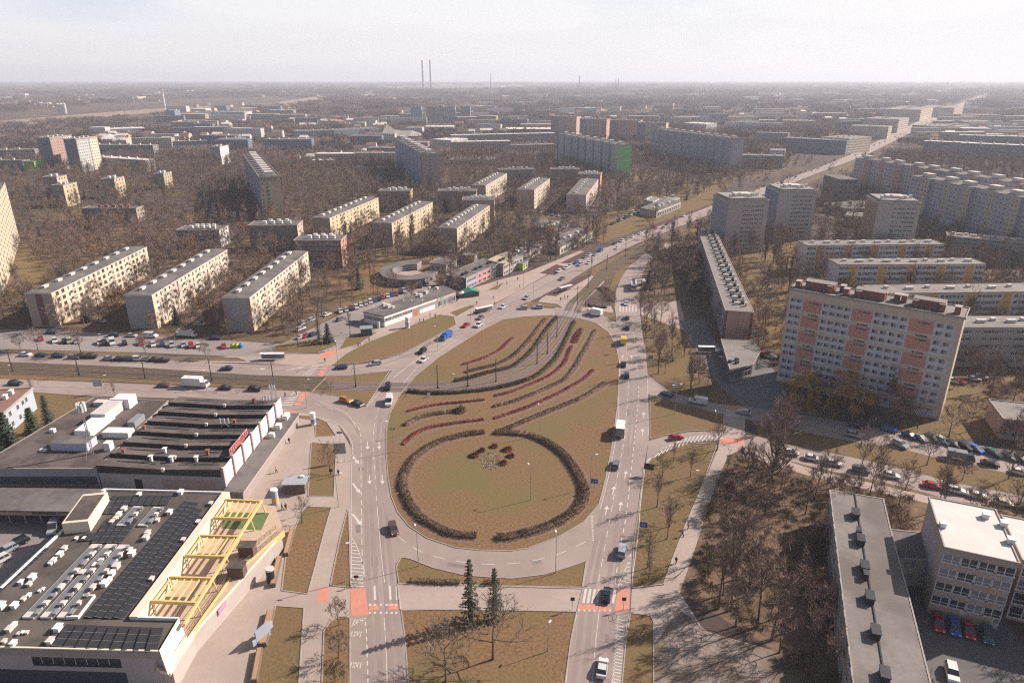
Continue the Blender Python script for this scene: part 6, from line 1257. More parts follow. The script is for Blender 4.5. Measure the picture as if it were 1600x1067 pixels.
row('in the small lot left of the conifers', [(470, 516, 'white'), (475, 507, 'silver'), (481, 505, 'grey'), (488, 501, 'silver'), (471, 528, 'white'), (480, 526, 'red'), (491, 524, 'dark blue'), (511, 493, 'white'), (533, 500, 'grey'), (552, 505, 'silver')], (10, -4))
row('behind the white-fasciaed pavilion', [(532, 488, 'white'), (541, 486, 'silver'), (549, 484, 'black'), (557, 482, 'white'), (564, 478, 'white'), (572, 476, 'silver'), (579, 473, 'white'), (586, 471, 'blue'), (592, 469, 'black'), (598, 466, 'red'), (606, 464, 'white'), (613, 462, 'blue'), (619, 461, 'red'), (626, 458, 'black'), (632, 456, 'white'), (638, 453, 'silver'), (646, 451, 'red'), (656, 449, 'black'), (667, 446, 'grey')], (3, 6))
row('beside the mulch beds on the avenue', [(873, 425, 'white'), (885, 420), (890, 417, 'white'), (900, 412, 'blue'), (906, 415, 'silver'), (914, 403), (921, 400, 'white'), (930, 399), (938, 393), (960, 382), (972, 378, 'white'), (980, 375), (988, 371, 'white'), (1000, 366), (1012, 363), (1023, 357, 'red'), (1036, 357), (1043, 351, 'red'), (1053, 347, 'white')], (-9, 4))
row('on the upper parking street', [(1406, 697, 'silver'), (1421, 683, 'dark blue'), (1438, 687, 'silver'), (1456, 687, 'green'), (1473, 691, 'white'), (1490, 697, 'black'), (1508, 701, 'black'), (1524, 704, 'blue'), (1553, 711, 'green'), (1576, 716, 'grey'), (1594, 720, 'black')], (10, 5))
row('on the near side of the upper street', [(1334, 682, 'silver'), (1338, 667, 'dark blue'), (1388, 673, 'blue'), (1546, 727, 'black'), (1592, 740, 'white')], (10, 2))
row('on the lower parking street', [(1235, 709, 'white'), (1268, 718, 'white'), (1301, 726, 'white'), (1345, 737, 'grey'), (1391, 745, 'white'), (1456, 761, 'red'), (1492, 769, 'white'), (1526, 777, 'white'), (1568, 789, 'beige'), (1600, 797, 'black')], (10, 2.2))
row('behind the big pink-and-blue block', [(1486, 597, 'white'), (1497, 599, 'red'), (1521, 594, 'white'), (1533, 592, 'silver')], (10, 2))
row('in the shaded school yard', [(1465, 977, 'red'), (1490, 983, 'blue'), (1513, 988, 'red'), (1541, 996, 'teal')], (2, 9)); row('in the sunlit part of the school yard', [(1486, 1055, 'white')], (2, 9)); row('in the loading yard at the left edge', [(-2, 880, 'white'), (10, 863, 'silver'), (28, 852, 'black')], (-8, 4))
row('beside the pink end of the vented block', [(1197, 556, 'red'), (1205, 559, 'white')], (10, 2))
row('along the market roof behind the avenue shops', [(a, b) for a, b in seq((797, 396), (868, 362), 15)], (3, 5)); row('before the far cream pavilion', [(a, b) for a, b in seq((955, 351), (997, 333), 9)], (3, 5)); row('beside the far cream pavilion', [(a, b) for a, b in seq((968, 343), (1000, 326), 7)], (3, 5))
row('near the white-pink block', [(a, b) for a, b in seq((845, 335), (882, 340), 5)], (3, 5))
rq = random.Random(9)
row('in the traffic up the avenue', sorted([(1120+i*9.4+rq.uniform(-3, 3), 323-i*3.55+rq.uniform(-3.5, 2.5)) for i in range(26)]), (-9, 4)); row('at the distant end of the avenue', sorted([(1366+i*8.2, 229-i*3.6+rq.uniform(-1.5, 1.5)) for i in range(13)]), (-9, 4))
row('in the car park beyond the avenue', sorted([(1180+i*8.5+rq.uniform(-3, 3), 286-i*4.2+rq.uniform(-5, 1)) for i in range(16)]), (-9, 4))
# ================================================================== POLES, LAMPS, SIGNS
def mk_catenary():
    o = MB(); o.tube((0, 0, 0), (0, 0, 8.2), .17, .12, M_dark, 8); o.tube((0, 0, 0), (0, 0, .5), .3, .28, M_dark, 8); a = o.mesh('pole'); o = MB(); o.tube((-3.2, 0, 7.0), (3.2, 0, 7.0), .05, .05, M_dark, 5); o.tube((0, 0, 8.0), (2.8, 0, 7.05), .03, .03, M_dark, 4); o.tube((0, 0, 8.0), (-2.8, 0, 7.05), .03, .03, M_dark, 4); return a, o.mesh('bracket')
CAT_ = mk_catenary()
def catenary(px, label, rz):
    t = thing('catenary_pole', label, 'pole', G(px), rz, 'overhead line poles of the tram'); mobj('pole', CAT_[0], t); mobj('bracket', CAT_[1], t); return t
cps = [((124, 586), 'before the gap between the left and middle cream blocks'), ((227, 591), 'before the middle cream block'), ((331, 595), 'left of the west zebra crossing, third along the avenue'), ((428, 601), 'behind the hall roof mast'), ((556, 604), 'on the wedge of grass left of the roundabout'), ((684, 606), 'where the tracks enter the lawn'), ((731, 603), 'second inside the roundabout'), ((775, 596), 'third inside the roundabout'),
       ((839, 568), 'lower of the close group at the curve'), ((855, 552), 'middle of the close group at the curve'), ((870, 526), 'upper of the close group at the curve'), ((902, 474), 'at the tram stop platform'), ((919, 449), 'at the far end of the tram platform'), ((948, 421), 'first beyond the platform'), ((977, 400), 'second beyond the platform'), ((1009, 381), 'third beyond the platform'), ((1048, 363), 'near the first point tower'), ((20, 580), 'at the left edge of the picture')]
for i, (px, l) in enumerate(cps): catenary(px, 'dark overhead line pole '+l, 1.5 if px[0] < 800 else 0.9)
# wires between the poles
def wire(a, b, h=6.9, label='thin overhead wire'): 
    o = MB(); p, q = P(*a), P(*b); o.tube((p.x, p.y, h), (q.x, q.y, h), .022, .022, M_dark, 3); return tag(o.build('overhead_wire'), label, 'wire', 'overhead wires of the tram line')
for i, (a, b) in enumerate([(cps[k][0], cps[k+1][0]) for k in (0, 1, 2, 3, 4, 5, 6, 7, 8, 9, 10, 11, 12, 13, 14)]): wire(a, b, 6.9, '%s span of overhead wire from the left along the tram line' % nth(i+1))
def lampm(h, arm, double=False):
    o = MB(); o.tube((0, 0, 0), (0, 0, h), .09, .055, M_steel, 6); a = o.mesh('pole'); o = MB()
    for s in ((1, -1) if double else (1,)): o.tube((0, 0, h), (s*arm, 0, h+.35), .045, .04, M_steel, 5)
    b = o.mesh('arm'); o = MB()
    for s in ((1, -1) if double else (1,)): o.box(s*arm-.35, s*arm+.35, -.14, .14, h+.28, h+.42, M_lamp)
    return a, b, o.mesh('lamp_head')
LM = {'tall': lampm(9, 1.3), 'dbl': lampm(9.5, 1.3, True), 'park': lampm(6, .5)}
def lamp(px, kind, label, rz=0.0):
    t = thing('street_lamp', label, 'street lamp', G(px), rz, 'street lamps'); [mobj(n_, m_, t) for n_, m_ in zip(('pole', 'arm', 'lamp_head'), LM[kind])]; return t
for px, kd, l, rz in (((654, 884), 'tall', 'grey street lamp at the lower left of the ring above the small hedge', 1.9), ((868, 895), 'tall', 'grey street lamp on the lower right verge of the ring', 1.6), ((615, 706), 'tall', 'grey street lamp on the left edge of the lawn', 3.1), ((529, 792), 'tall', 'street lamp on the pavement by the tip of the grass wedge', 0), ((539, 909), 'tall', 'street lamp beside the lower left crossing', 0.2),
                  ((1054, 647), 'dbl', 'white-topped lamp standing in the building shadow', .3), ((1114, 692), 'tall', 'street lamp above the end of the hatched corner', 1.5), ((480, 637), 'tall', 'tall lamp at the west zebra crossing', .4), ((528, 569), 'tall', 'lamp by the red bike path north of the tracks', -1.4), ((856, 1017), 'park', 'slim lamp on the bottom lawn left of the right-hand road', 1), ((922, 762), 'tall', 'street lamp behind the blue arrow sign', .2),
                  ((844, 680), 'tall', 'lamp standing in the middle of the lawn above the circle', 2), ((829, 781), 'tall', 'lamp inside the big circle', 2), ((684, 548), 'tall', 'lamp on the upper left edge of the lawn', 2.2), ((736, 520), 'tall', 'lamp by the upper lawn edge near the red car', 2.2), ((19, 598), 'park', 'white-headed lamp at the left edge verge', 0), ((167, 614), 'park', 'white-headed lamp on the verge above the annexe', 0), ((320, 606), 'park', 'small white-headed lamp behind the white truck', 0),
                  ((833, 473), 'tall', 'curved lamp on the grass wedge of the avenue', 3.0), ((818, 452), 'tall', 'lamp before the far shops', 0), ((774, 440), 'tall', 'lamp by the grass oval of the shops', 0), ((1009, 476), 'park', 'white-headed lamp right of the bus stop', 0), ((583, 514), 'tall', 'lamp beside the green kiosk', 1), ((660, 491), 'park', 'lamp before the white-fasciaed pavilion', 1), ((505, 547), 'park', 'white-headed lamp before the conifers', 0), ((132, 508), 'tall', 'lamp at the corner of the left cream block', 0),
                  ((278, 556), 'tall', 'street lamp in the grass strip right of centre of the avenue', 0), ((158, 560), 'tall', 'street lamp in the grass strip between the first two blocks', 0), ((1083, 770), 'park', 'slim lamp in the grass beside the diagonal path', 0), ((707, 612), 'park', 'short lamp by the southern tram hedge', 0)): lamp(px, kd, l, rz)
def sign(px, label, w_, h_, z, m, rz=0.3, kind='traffic_sign', cat='sign', post=None, extra=None):
    t = thing(kind, label, cat, G(px), rz); o = MB(); pt = post or (0,)
    for x in pt: o.tube((x, 0, 0), (x, 0, z+h_*.5), .05, .05, M_steel, 6)
    o.build('post', t); o = MB(); o.box(-w_/2, w_/2, -.09, -.055, z, z+h_, m); o.build('panel', t)
    if extra: o = MB(); [o.box(x0, x1, -.1, -.091, z+z0, z+z1, M_unitw) for x0, x1, z0, z1 in extra]; o.build('symbol', t)
    return t
arr = [(-.5, -.1, .35, .5), (-.2, -.1, .35, 1.0), (.15, .25, .2, 1.0), (.35, .6, .7, .8)]
sign((928, 768), 'blue lane sign with white arrows on the right edge of the lawn', 1.7, 1.3, 2.4, M_blue, -.2, extra=arr); sign((1004, 837), 'blue lane sign with white arrows on the grass by the right-hand road', 1.7, 1.3, 2.4, M_blue, -.2, extra=arr)
sign((962, 552), 'blue lane sign on the lawn edge beside the yellow van', 1.6, 1.2, 2.2, M_blue, -.1, extra=arr); sign((1016, 569), 'blue lane sign on the grass opposite the yellow van', 1.6, 1.2, 2.2, M_blue, -.1, extra=arr)
sign((533, 722), 'grey back of a big road sign in front of the broad bare tree', 3.0, 3.2, 2.6, M_steel, .1, post=(-.9, .9)); sign((532, 690), 'pair of small grey sign backs above the big grey one', 1.6, .7, 2.6, M_steel, .1); sign((614, 684), 'small dark sign pair on the left edge of the lawn', 1.6, .6, 2.6, M_steel, .1)
sign((1013, 742), 'dark sign back at the tip of the hatched corner', 2.4, 1.8, 1.6, M_dark, -.3, post=(-.7, .7)); sign((156, 614), 'white advertising frame on the verge above the annexe', 2.8, 2.4, 2.4, M_unit, .1, post=(-.8, .8)); sign((558, 915), 'small dark sign pair by the lower left crossing', .9, .7, 2.0, M_dark, 0); sign((974, 952), 'small sign on the right-hand crossing island', .8, .8, 2.2, M_dark, 0); sign((894, 952), 'small dark sign left of the right-hand crossing', .8, .8, 2.2, M_dark, 0)
sign((518, 745), 'slim direction sign with two dark arrows on the left pavement', .9, .8, 1.6, M_dark, .1); sign((670, 620), 'small white cabinet sign by the southern tram hedge', .9, 1.2, .3, M_unitw, 0); sign((514, 606), 'small white post sign on the tram verge', .6, 1.6, .6, M_unitw, 0); sign((1054, 620), 'white twin globe sign on the park corner', 1.4, .4, 4.5, M_unitw, 0)
def fence(px, label, h=1.0):
    p = PL(px); o = MB(); org = p[0]; zz = ground_z(org.x, org.y)
    for a, b in zip(p, p[1:]):
        a = a-org; b = b-org; n_ = max(1, int((b-a).length/1.5))
        for k in range(n_+1): q = a+(b-a)*k/n_; o.tube((q.x, q.y, zz), (q.x, q.y, zz+h), .04, .04, M_steel, 4)
        for z in (h*.5, h): o.tube((a.x, a.y, zz+z), (b.x, b.y, zz+z), .03, .03, M_steel, 4)
    ob = o.build('railing'); ob.location = (org.x, org.y, 0); tag(ob, label, 'railing')
fence([(868, 493), (905, 499)], 'grey railing where the ring crosses the tracks, near side'); fence([(874, 483), (905, 486)], 'grey railing where the ring crosses the tracks, far side'); fence([(961, 959), (963, 967), (981, 971)], 'dark railing round the hatched island of the right-hand road'); fence([(640, 601), (700, 599)], 'low railing along the tracks at the lawn entrance'); fence([(549, 917), (556, 909), (561, 917)], 'small railing by the lower left crossing')
fence([(0, 575), (120, 580), (230, 585), (330, 589), (420, 594)], 'long low fence between the two tram tracks')
for a, b, l in (((432, 943), (470, 947), 'dark slatted footbridge grid above the lower lawn'),): pass
# pillars, kiosks, shelters
def pillar(px, label, r, h, m, cap, band=None):
    t = thing('advertising_column', label, 'advertising column', G(px)); o = MB(); o.tube((0, 0, 0), (0, 0, h), r, r, m, 14); o.build('shaft', t); o = MB(); o.tube((0, 0, h), (0, 0, h+.3), r+.15, r+.05, cap, 14); o.build('cap', t)
    if band: o = MB(); o.tube((0, 0, .6), (0, 0, h*.55), r+.02, r+.02, band, 14, cap=False); o.build('poster', t)
pillar((490, 663), 'white and blue advertising column at the top of the left lawns', .75, 3.6, M_unitw, M_unitw, paint((0.25, 0.32, 0.5))); pillar((431, 788), 'blue and yellow advertising column beside the market terrace', .8, 4.0, paint((0.35, 0.40, 0.55)), M_unitw, M_yel); pillar((637, 512), 'white advertising column before the pavilion', .9, 4.4, M_unitw, M_unitw, paint((0.4, 0.42, 0.55))); pillar((424, 908), 'dark round advertising column beside the planters', .8, 3.0, M_dark, M_unit)
pillar((592, 512), 'short white advertising column at the pavilion corner', .6, 2.4, M_unitw, M_unitw)
p = G((463, 765)); t = thing('kiosk', 'brown kiosk with a pale roof beside the broad bare tree', 'kiosk', p, .05); o = MB(); o.box(-2.6, 2.6, -1.8, 1.8, 0, 2.6, paint((0.16, 0.115, 0.10))); o.build('wall', t); o = MB(); o.box(-2.9, 2.9, -2.1, 2.1, 2.61, 2.85, paint((0.34, 0.33, 0.36))); o.build('roof', t); o = MB(); o.box(1.0, 1.9, .9, 1.6, 2.86, 3.3, M_unitw); o.build('air_conditioner', t); o = MB(); o.box(-2.0, 2.0, -1.84, -1.81, 1.0, 2.0, M_glass); o.build('window', t)
p = G((573, 522)); t = thing('kiosk', 'small dark green kiosk on the lawn left of the pavilion', 'kiosk', p, .2); o = MB(); o.box(-2.2, 2.2, -1.8, 1.8, 0, 2.7, paint((0.07, 0.11, 0.10))); o.build('wall', t); o = MB(); o.box(-2.5, 2.5, -2.1, 2.1, 2.71, 2.95, paint((0.22, 0.24, 0.25))); o.build('roof', t)
p = G((735, 462)); t = thing('market_stall', 'green-roofed flower stall before the dark grey shop', 'stall', p, .35); o = MB(); o.box(-3.6, 3.6, -2.2, 2.2, 0, 2.1, paint((0.08, 0.10, 0.08))); o.build('counter', t); o = MB(); loft(o, [(-4.2, 2.12), (0, 3.4), (4.2, 2.12)], 2.8, paint((0.04, 0.20, 0.13))); o.build('awning', t)
p = G((722, 464)); t = thing('parasol', 'white parasol left of the green stall', 'parasol', p); o = MB(); o.tube((0, 0, 0), (0, 0, 2.4), .04, .04, M_steel, 5); o.build('pole', t); o = MB(); o.tube((0, 0, 2.1), (0, 0, 2.9), 1.7, .05, M_unitw, 8); o.build('canopy', t)
p = G((686, 446)); t = thing('parasol', 'red parasol behind the pavilion', 'parasol', p); o = MB(); o.tube((0, 0, 0), (0, 0, 2.4), .04, .04, M_steel, 5); o.build('pole', t); o = MB(); o.tube((0, 0, 2.1), (0, 0, 2.9), 2.4, .05, CM['red'], 8); o.build('canopy', t)
def shelter(px, label, L_, rz, rm=None):
    t = thing('bus_shelter', label, 'bus shelter', G(px), rz); o = MB(); o.box(-L_/2, L_/2, -.8, .9, 2.4, 2.55, rm or M_unitw); o.build('roof', t); o = MB(); o.box(-L_/2+.1, L_/2-.1, .72, .76, .3, 2.2, M_glass2); o.build('rear_glass', t)
    o = MB(); [o.tube((x, .74, 0), (x, .74, 2.4), .06, .06, M_dark, 5) for x in (-L_/2+.2, 0, L_/2-.2)]; o.build('frame', t); o = MB(); o.box(-L_/2+.6, L_/2-.6, .2, .6, .42, .5, paint((0.25, 0.15, 0.09))); o.build('bench', t)
shelter((426, 562), 'white-roofed shelter at the west tram stop', 8.5, 0.02); shelter((757, 488), 'white-roofed bus shelter beside the north-west road', 9, .62); shelter((884, 455), 'white-roofed shelter on the tram platform', 8, .72); shelter((1005, 445), 'shelter at the bus stop right of the bus', 5, 1.5); shelter((1104, 551), 'pale-roofed shelter in the shadow by the shop pavilion', 6.5, -.05)
p = G((744, 490)); t = thing('parked_bicycles', 'dark clutter of bicycles and bins left of the bus shelter', 'bicycle rack', p, .6); o = MB()
for k in range(5):
    for wx_ in (-.5, .5): o.tube((wx_, k*.7-1.4-.02, .33), (wx_, k*.7-1.36, .33), .33, .33, M_dark, 10)
    o.tube((-.5, k*.7-1.4, .35), (0, k*.7-1.4, .85), .03, .03, M_dark, 4); o.tube((.5, k*.7-1.4, .35), (0, k*.7-1.4, .85), .03, .03, M_dark, 4)
o.build('frame', t)
for k, (c_, l) in enumerate((('green', 'green bell-shaped recycling bin'), ('yellow', 'yellow bell-shaped recycling bin'), ('blue', 'blue bell-shaped recycling bin'))): q = G((364+k*6.5, 543)); t = thing('recycling_bin', l+' before the right cream block', 'recycling bin', q); o = MB(); m = paint({'green': (0.25, 0.42, 0.03), 'yellow': (0.55, 0.45, 0.03), 'blue': (0.03, 0.22, 0.5)}[c_]); o.tube((0, 0, 0), (0, 0, 1.1), .85, .85, m, 10); o.tube((0, 0, 1.1), (0, 0, 1.7), .85, .3, m, 10); o.build('body', t); o = MB(); o.tube((0, 0, 1.7), (0, 0, 1.9), .12, .12, M_dark, 6); o.build('lifting_ring', t)
# planters with timber benches
def planter(px, qx, w_, label):
    a = P(*px); b = P(*qx); t = thing('planter_bench', label, 'planter', G(px), math.atan2(b.y-a.y, b.x-a.x)); L_ = (b-a).length; o = MB(); o.box(0, L_, 0, w_, 0, .9, paint((0.16, 0.12, 0.10))); o.build('wall', t); o = MB(); o.box(.15, L_-.15, .15, w_-.15, .9, .98, mat('bench_timber', (0.36, 0.22, 0.12), .8, .2, 2.0)); o.build('seat', t)
planter((451, 869), (461, 829), 1.1, 'long planter bench by the upper end of the left lawn'); planter((431, 917), (441, 873), 1.1, 'long planter bench next to the dark round column'); planter((417, 1010), (430, 957), 1.4, 'long planter bench with a timber top and grey screen'); planter((402, 1067), (411, 1016), 1.0, 'planter bench running out of the bottom of the picture')
q = G((412, 1000)); t = thing('information_totem', 'grey stepped screen standing against the planter bench', 'totem', q, 1.1); o = MB(); o.box(-1.6, 1.6, -.15, .15, 0, 3.2, paint((0.30, 0.34, 0.40))); o.build('panel', t); o = MB(); o.box(-2.4, -1.62, -.12, .12, .6, 1.8, paint((0.34, 0.37, 0.42))); o.box(1.62, 2.4, -.12, .12, 1.2, 2.6, paint((0.34, 0.37, 0.42))); o.build('side_panel', t)
# covered tracks lattice over the ring crossing is flat: grate
# ================================================================== PEOPLE
def person_mesh(top, leg, stride=0.28):
    o = bpy.data.meshes.new('body'); vs = [((0, 0, .92), .15), ((0, 0, 1.12), .16), ((0, 0, 1.36), .18), ((0, 0, 1.5), .065), ((0, .01, 1.66), .105), ((0, .01, 1.76), .085), ((-.1, .02, .88), .095), ((-.1, stride*.5, .48), .07), ((-.1, stride, .07), .05), ((-.1, stride+.14, .03), .04),
        ((.1, .0, .88), .095), ((.1, -stride*.3, .48), .07), ((.1, -stride, .08), .05), ((.1, -stride+.14, .03), .04), ((-.2, 0, 1.4), .06), ((-.26, -.08, 1.12), .048), ((-.24, .08, .88), .035), ((.2, 0, 1.4), .06), ((.26, .06, 1.12), .048), ((.24, .14, .88), .035)]
    es = [(0, 1), (1, 2), (2, 3), (3, 4), (4, 5), (0, 6), (6, 7), (7, 8), (8, 9), (0, 10), (10, 11), (11, 12), (12, 13), (2, 14), (14, 15), (15, 16), (2, 17), (17, 18), (18, 19)]
    o.from_pydata([v for v, r in vs], es, []); ob = bpy.data.objects.new('body', o); COL.objects.link(ob); md = ob.modifiers.new('skin', 'SKIN'); sv_ = o.skin_vertices[0].data
    for i, (v, r) in enumerate(vs): sv_[i].radius = (r, r)
    sv_[0].use_root = True; dg = bpy.context.evaluated_depsgraph_get(); me = bpy.data.meshes.new_from_object(ob.evaluated_get(dg)); bpy.data.objects.remove(ob); me.name = 'body'
    ms = [paint(top), paint(leg), mat('skin', (0.42, 0.27, 0.2), .7, 0), mat('dark_hair', (.03, .02, .015), .8, 0)]; me.materials.clear(); [me.materials.append(m) for m in ms]
    for p_ in me.polygons: z = p_.center.z; x = abs(p_.center.x); p_.material_index = 3 if z > 1.72 else 2 if z > 1.5 or (x > .2 and z < .93) else 1 if z < .9 else 0
    return me
PM = [person_mesh(a, b) for a, b in (((.02, .02, .03), (.03, .03, .05)), ((.05, .05, .07), (.02, .02, .02)), ((.12, .03, .03), (.03, .03, .05)), ((.30, .28, .26), (.03, .04, .08)))]; PD = ['in dark clothes', 'in a charcoal coat', 'in a dark red jacket', 'in a pale coat']
for i, (x, y, l) in enumerate(((452, 692, 'on the left plaza beside the market hall canopy'), (432, 738, 'on the left plaza above the brown kiosk'), (529, 742, 'on the pavement beside the left road'), (441, 796, 'left of the pair by the blue-yellow column'), (447, 796, 'right of the pair by the blue-yellow column'), (1075, 826, 'farther of the two walkers on the diagonal path'), (1066, 838, 'nearer of the two walkers on the diagonal path'), (1056, 880, 'alone lower on the diagonal path'),
        (560, 541, 'left of the pair on the pavement below the kiosk'), (563, 540, 'right of the pair on the pavement below the kiosk'), (577, 533, 'on the pavement just right of the green kiosk'), (508, 566, 'on the red bike path bend'), (656, 503, 'left of the four walkers before the pavilion'), (662, 503, 'second of the four walkers before the pavilion'), (672, 494, 'third of the four walkers before the pavilion'), (680, 496, 'right of the four walkers before the pavilion'),
        (749, 486, 'at the front of the bus shelter'), (773, 476, 'at the right end of the bus shelter'), (745, 476, 'behind the bus shelter'), (771, 467, 'walking behind the right end of the shelter'), (777, 445, 'near the grass oval of the shops'), (792, 444, 'before the cream shop'), (809, 438, 'before the far white shop'), (812, 450, 'on the wide pavement by the far shops'), (876, 470, 'left on the tram platform'), (882, 466, 'in the middle of the tram platform'), (887, 467, 'right on the tram platform'),
        (915, 476, 'waiting at the tram crossing'), (920, 479, 'waiting right at the tram crossing'), (879, 402, 'left on the avenue pavement'), (911, 388, 'farther on the avenue pavement'), (1000, 480, 'left at the right end of the zebra'), (1003, 481, 'right at the right end of the zebra'), (463, 617, 'on the west zebra crossing'), (446, 620, 'at the foot of the west zebra crossing'))):
    t = thing('person', 'person walking %s, %s' % (PD[(i*3) % 4], l), 'person', G((x, y)), (i*1.7) % 6.28); mobj('body', PM[(i*3) % 4], t)
# ================================================================== TREES
def make_bare(seed, h, spread, clear, nl=7, sub=3, tw=4, lean=0.0, upright=0.35, droop=0.0, tm=None, twm=None, tr=0.2, bw=0.042, twl=1.35):
    """returns (trunk mesh, crown mesh) of a leafless tree; crown = boughs, branches and fine twigs"""
    rd_ = random.Random(seed); T = MB(); C = MB(); tm = tm or M_bark; twm = twm or M_twig
    def rv(k=1.0): return Vector((rd_.uniform(-k, k), rd_.uniform(-k, k), rd_.uniform(-k, k)))
    def twig(p, d, L_, w_):
        s = d.cross(rv()).normalized()*w_; q = p+d*L_ + rv(0.15*L_)
        C.face([p-s, p+s, q], twm)
    def branch(p, d, L_, r, lev, mb, m):
        n = 3 if lev < 2 else 2; q = p; dd = d.copy(); pts = [p]
        for i in range(n):
            dd = (dd + rv(0.17) + Vector((0, 0, upright*0.35 - droop*0.5*lev*0.5))).normalized(); q = q+dd*L_/n; pts.append(q)
        for i in range(n):
            r0 = r*(1-0.55*i/n); r1 = r*(1-0.55*(i+1)/n); mb.tube(pts[i], pts[i+1], r0, r1, m, 4 if lev == 1 else 3, cap=False)
        if lev >= 3:
            for k in range(tw):
                t = rd_.random(); i = min(n-1, int(t*n)); b = pts[i]+(pts[i+1]-pts[i])*(t*n-i)
                twig(b, (dd+rv(0.75)+Vector((0, 0, -droop))).normalized(), twl*rd_.uniform(0.6, 1.2), bw)
            twig(q, (dd+Vector((0, 0, -droop*1.5))).normalized(), twl, bw); return
        for k in range(sub + (1 if lev == 1 else 0)):
            t = rd_.uniform(0.3, 1.0); i = min(n-1, int(t*n)); b = pts[i]+(pts[i+1]-pts[i])*(t*n-i)
            nd = (dd*0.75+rv(0.8)+Vector((0, 0, 0.15-droop))).normalized(); branch(b, nd, L_*rd_.uniform(0.5, 0.68), r*0.5, lev+1, C, tm if lev < 2 else twm)
    tp = [Vector((0, 0, -0.3))]; d = Vector((lean, 0, 1)); N = 5
    for i in range(N): d = (d+rv(0.05)).normalized(); d.z = abs(d.z); tp.append(tp[-1]+d*h*0.72/N)
    for i in range(N): T.tube(tp[i], tp[i+1], tr*(1-0.8*i/N)*(1.25 if i == 0 else 1), tr*(1-0.8*(i+1)/N), tm, 7)
    for k in range(nl):
        t = clear + (1-clear)*(k+0.5)/nl; i = min(N-1, int(t*N)); b = tp[i]+(tp[i+1]-tp[i])*(t*N-i); a = k*2.4+rd_.random()
        up = upright+0.4*t; nd = Vector((math.cos(a), math.sin(a), up)).normalized(); L_ = spread*(1.05-0.45*t)*rd_.uniform(0.85, 1.1)
        branch(b, nd, L_, tr*0.42, 1, C, tm)
    branch(tp[-1], d, h*0.28, tr*0.25, 1, C, tm)
    return T.mesh('trunk'), C.mesh('crown')
def make_conifer(seed, h, rb, m, dens=9, thin=1.0):
    rd_ = random.Random(seed); T = MB(); C = MB(); T.tube((0, 0, -0.3), (0, 0, h*0.97), 0.16+h*0.008, 0.03, M_bark, 6)
    z = h*0.08
    while z < h*0.98:
        t = z/h; rr_ = rb*(1-t)**0.85*rd_.uniform(0.85, 1.1)+0.15; n = max(5, int(dens*(1-t*0.5)))
        for k in range(n):
            a = 2*math.pi*(k+rd_.random())/n; L_ = rr_*rd_.uniform(0.7, 1.12); dz = -0.18*L_
            dr = Vector((math.cos(a), math.sin(a), 0)); s = Vector((-dr.y, dr.x, 0)); base = Vector((0, 0, z)); m_ = max(2, int(L_/0.5))
            for j in range(m_):
                u = (j+0.5)/m_; c_ = base+dr*L_*u+Vector((0, 0, dz*u)); w_ = (0.5*thin)*(1-u*0.6)+0.12; 
                C.face([c_-s*w_*rd_.uniform(.6, 1.2)+Vector((0, 0, rd_.uniform(-.3, -.05))), c_-dr*0.35+Vector((0, 0, rd_.uniform(0, .2))), c_+s*w_*rd_.uniform(.6, 1.2)+Vector((0, 0, rd_.uniform(-.3, -.05))), c_+dr*0.5+Vector((0, 0, -.1))], m)
        z += 0.42+0.02*h*rd_.uniform(0.5, 1)
    return T.mesh('trunk'), C.mesh('crown')
V = {
 'round1': make_bare(1, 11, 4.6, 0.30, 8, 3, 5), 'round2': make_bare(2, 12, 4.4, 0.35, 8, 3, 5, twm=M_twigr), 'round3': make_bare(3, 10, 4.4, 0.25, 8, 3, 5, twm=M_twigo),
 'tall1': make_bare(4, 16, 3.4, 0.40, 10, 3, 5, upright=0.8), 'tall2': make_bare(5, 17, 3.9, 0.45, 10, 3, 4, upright=0.7, twm=M_twigr),
 'spread': make_bare(6, 12, 6.2, 0.32, 9, 3, 5, upright=0.25), 'small': make_bare(7, 5.5, 2.4, 0.32, 9, 3, 5, tr=0.10, bw=0.035, twl=0.7),
 'thin': make_bare(8, 9, 1.9, 0.35, 9, 2, 4, upright=0.9, tr=0.11, bw=0.035, twl=0.8), 'willow': make_bare(9, 11, 4.2, 0.3, 8, 3, 7, droop=0.35, twm=M_twigy, bw=0.06, twl=1.8),
 'poplar': make_bare(10, 20, 3.0, 0.15, 16, 3, 6, upright=1.6, twm=M_twigr, tr=0.3), 'bush': make_bare(11, 3.6, 2.6, 0.05, 12, 3, 5, upright=0.6, tr=0.07, twm=M_twigo, bw=0.04, twl=0.8),
 'yellowbush': make_bare(12, 6, 3.6, 0.05, 12, 3, 8, upright=0.5, tr=0.09, twm=M_twigy, bw=0.07, twl=1.0), 'big': make_bare(13, 15, 6.4, 0.2, 13, 4, 6, upright=0.6, twm=M_twigr, tr=0.42, bw=0.045),
 'spruce': make_conifer(20, 12, 2.6, M_needle2, 11, 1.15), 'larch': make_conifer(21, 14.5, 2.6, M_needle3, 6, 0.62), 'pine': make_conifer(22, 9, 3.2, M_needle, 12, 1.3), 'dense': make_bare(14, 9.5, 3.6, 0.3, 10, 3, 7, bw=0.055, twm=M_twigr),
}
NTREE = [0]
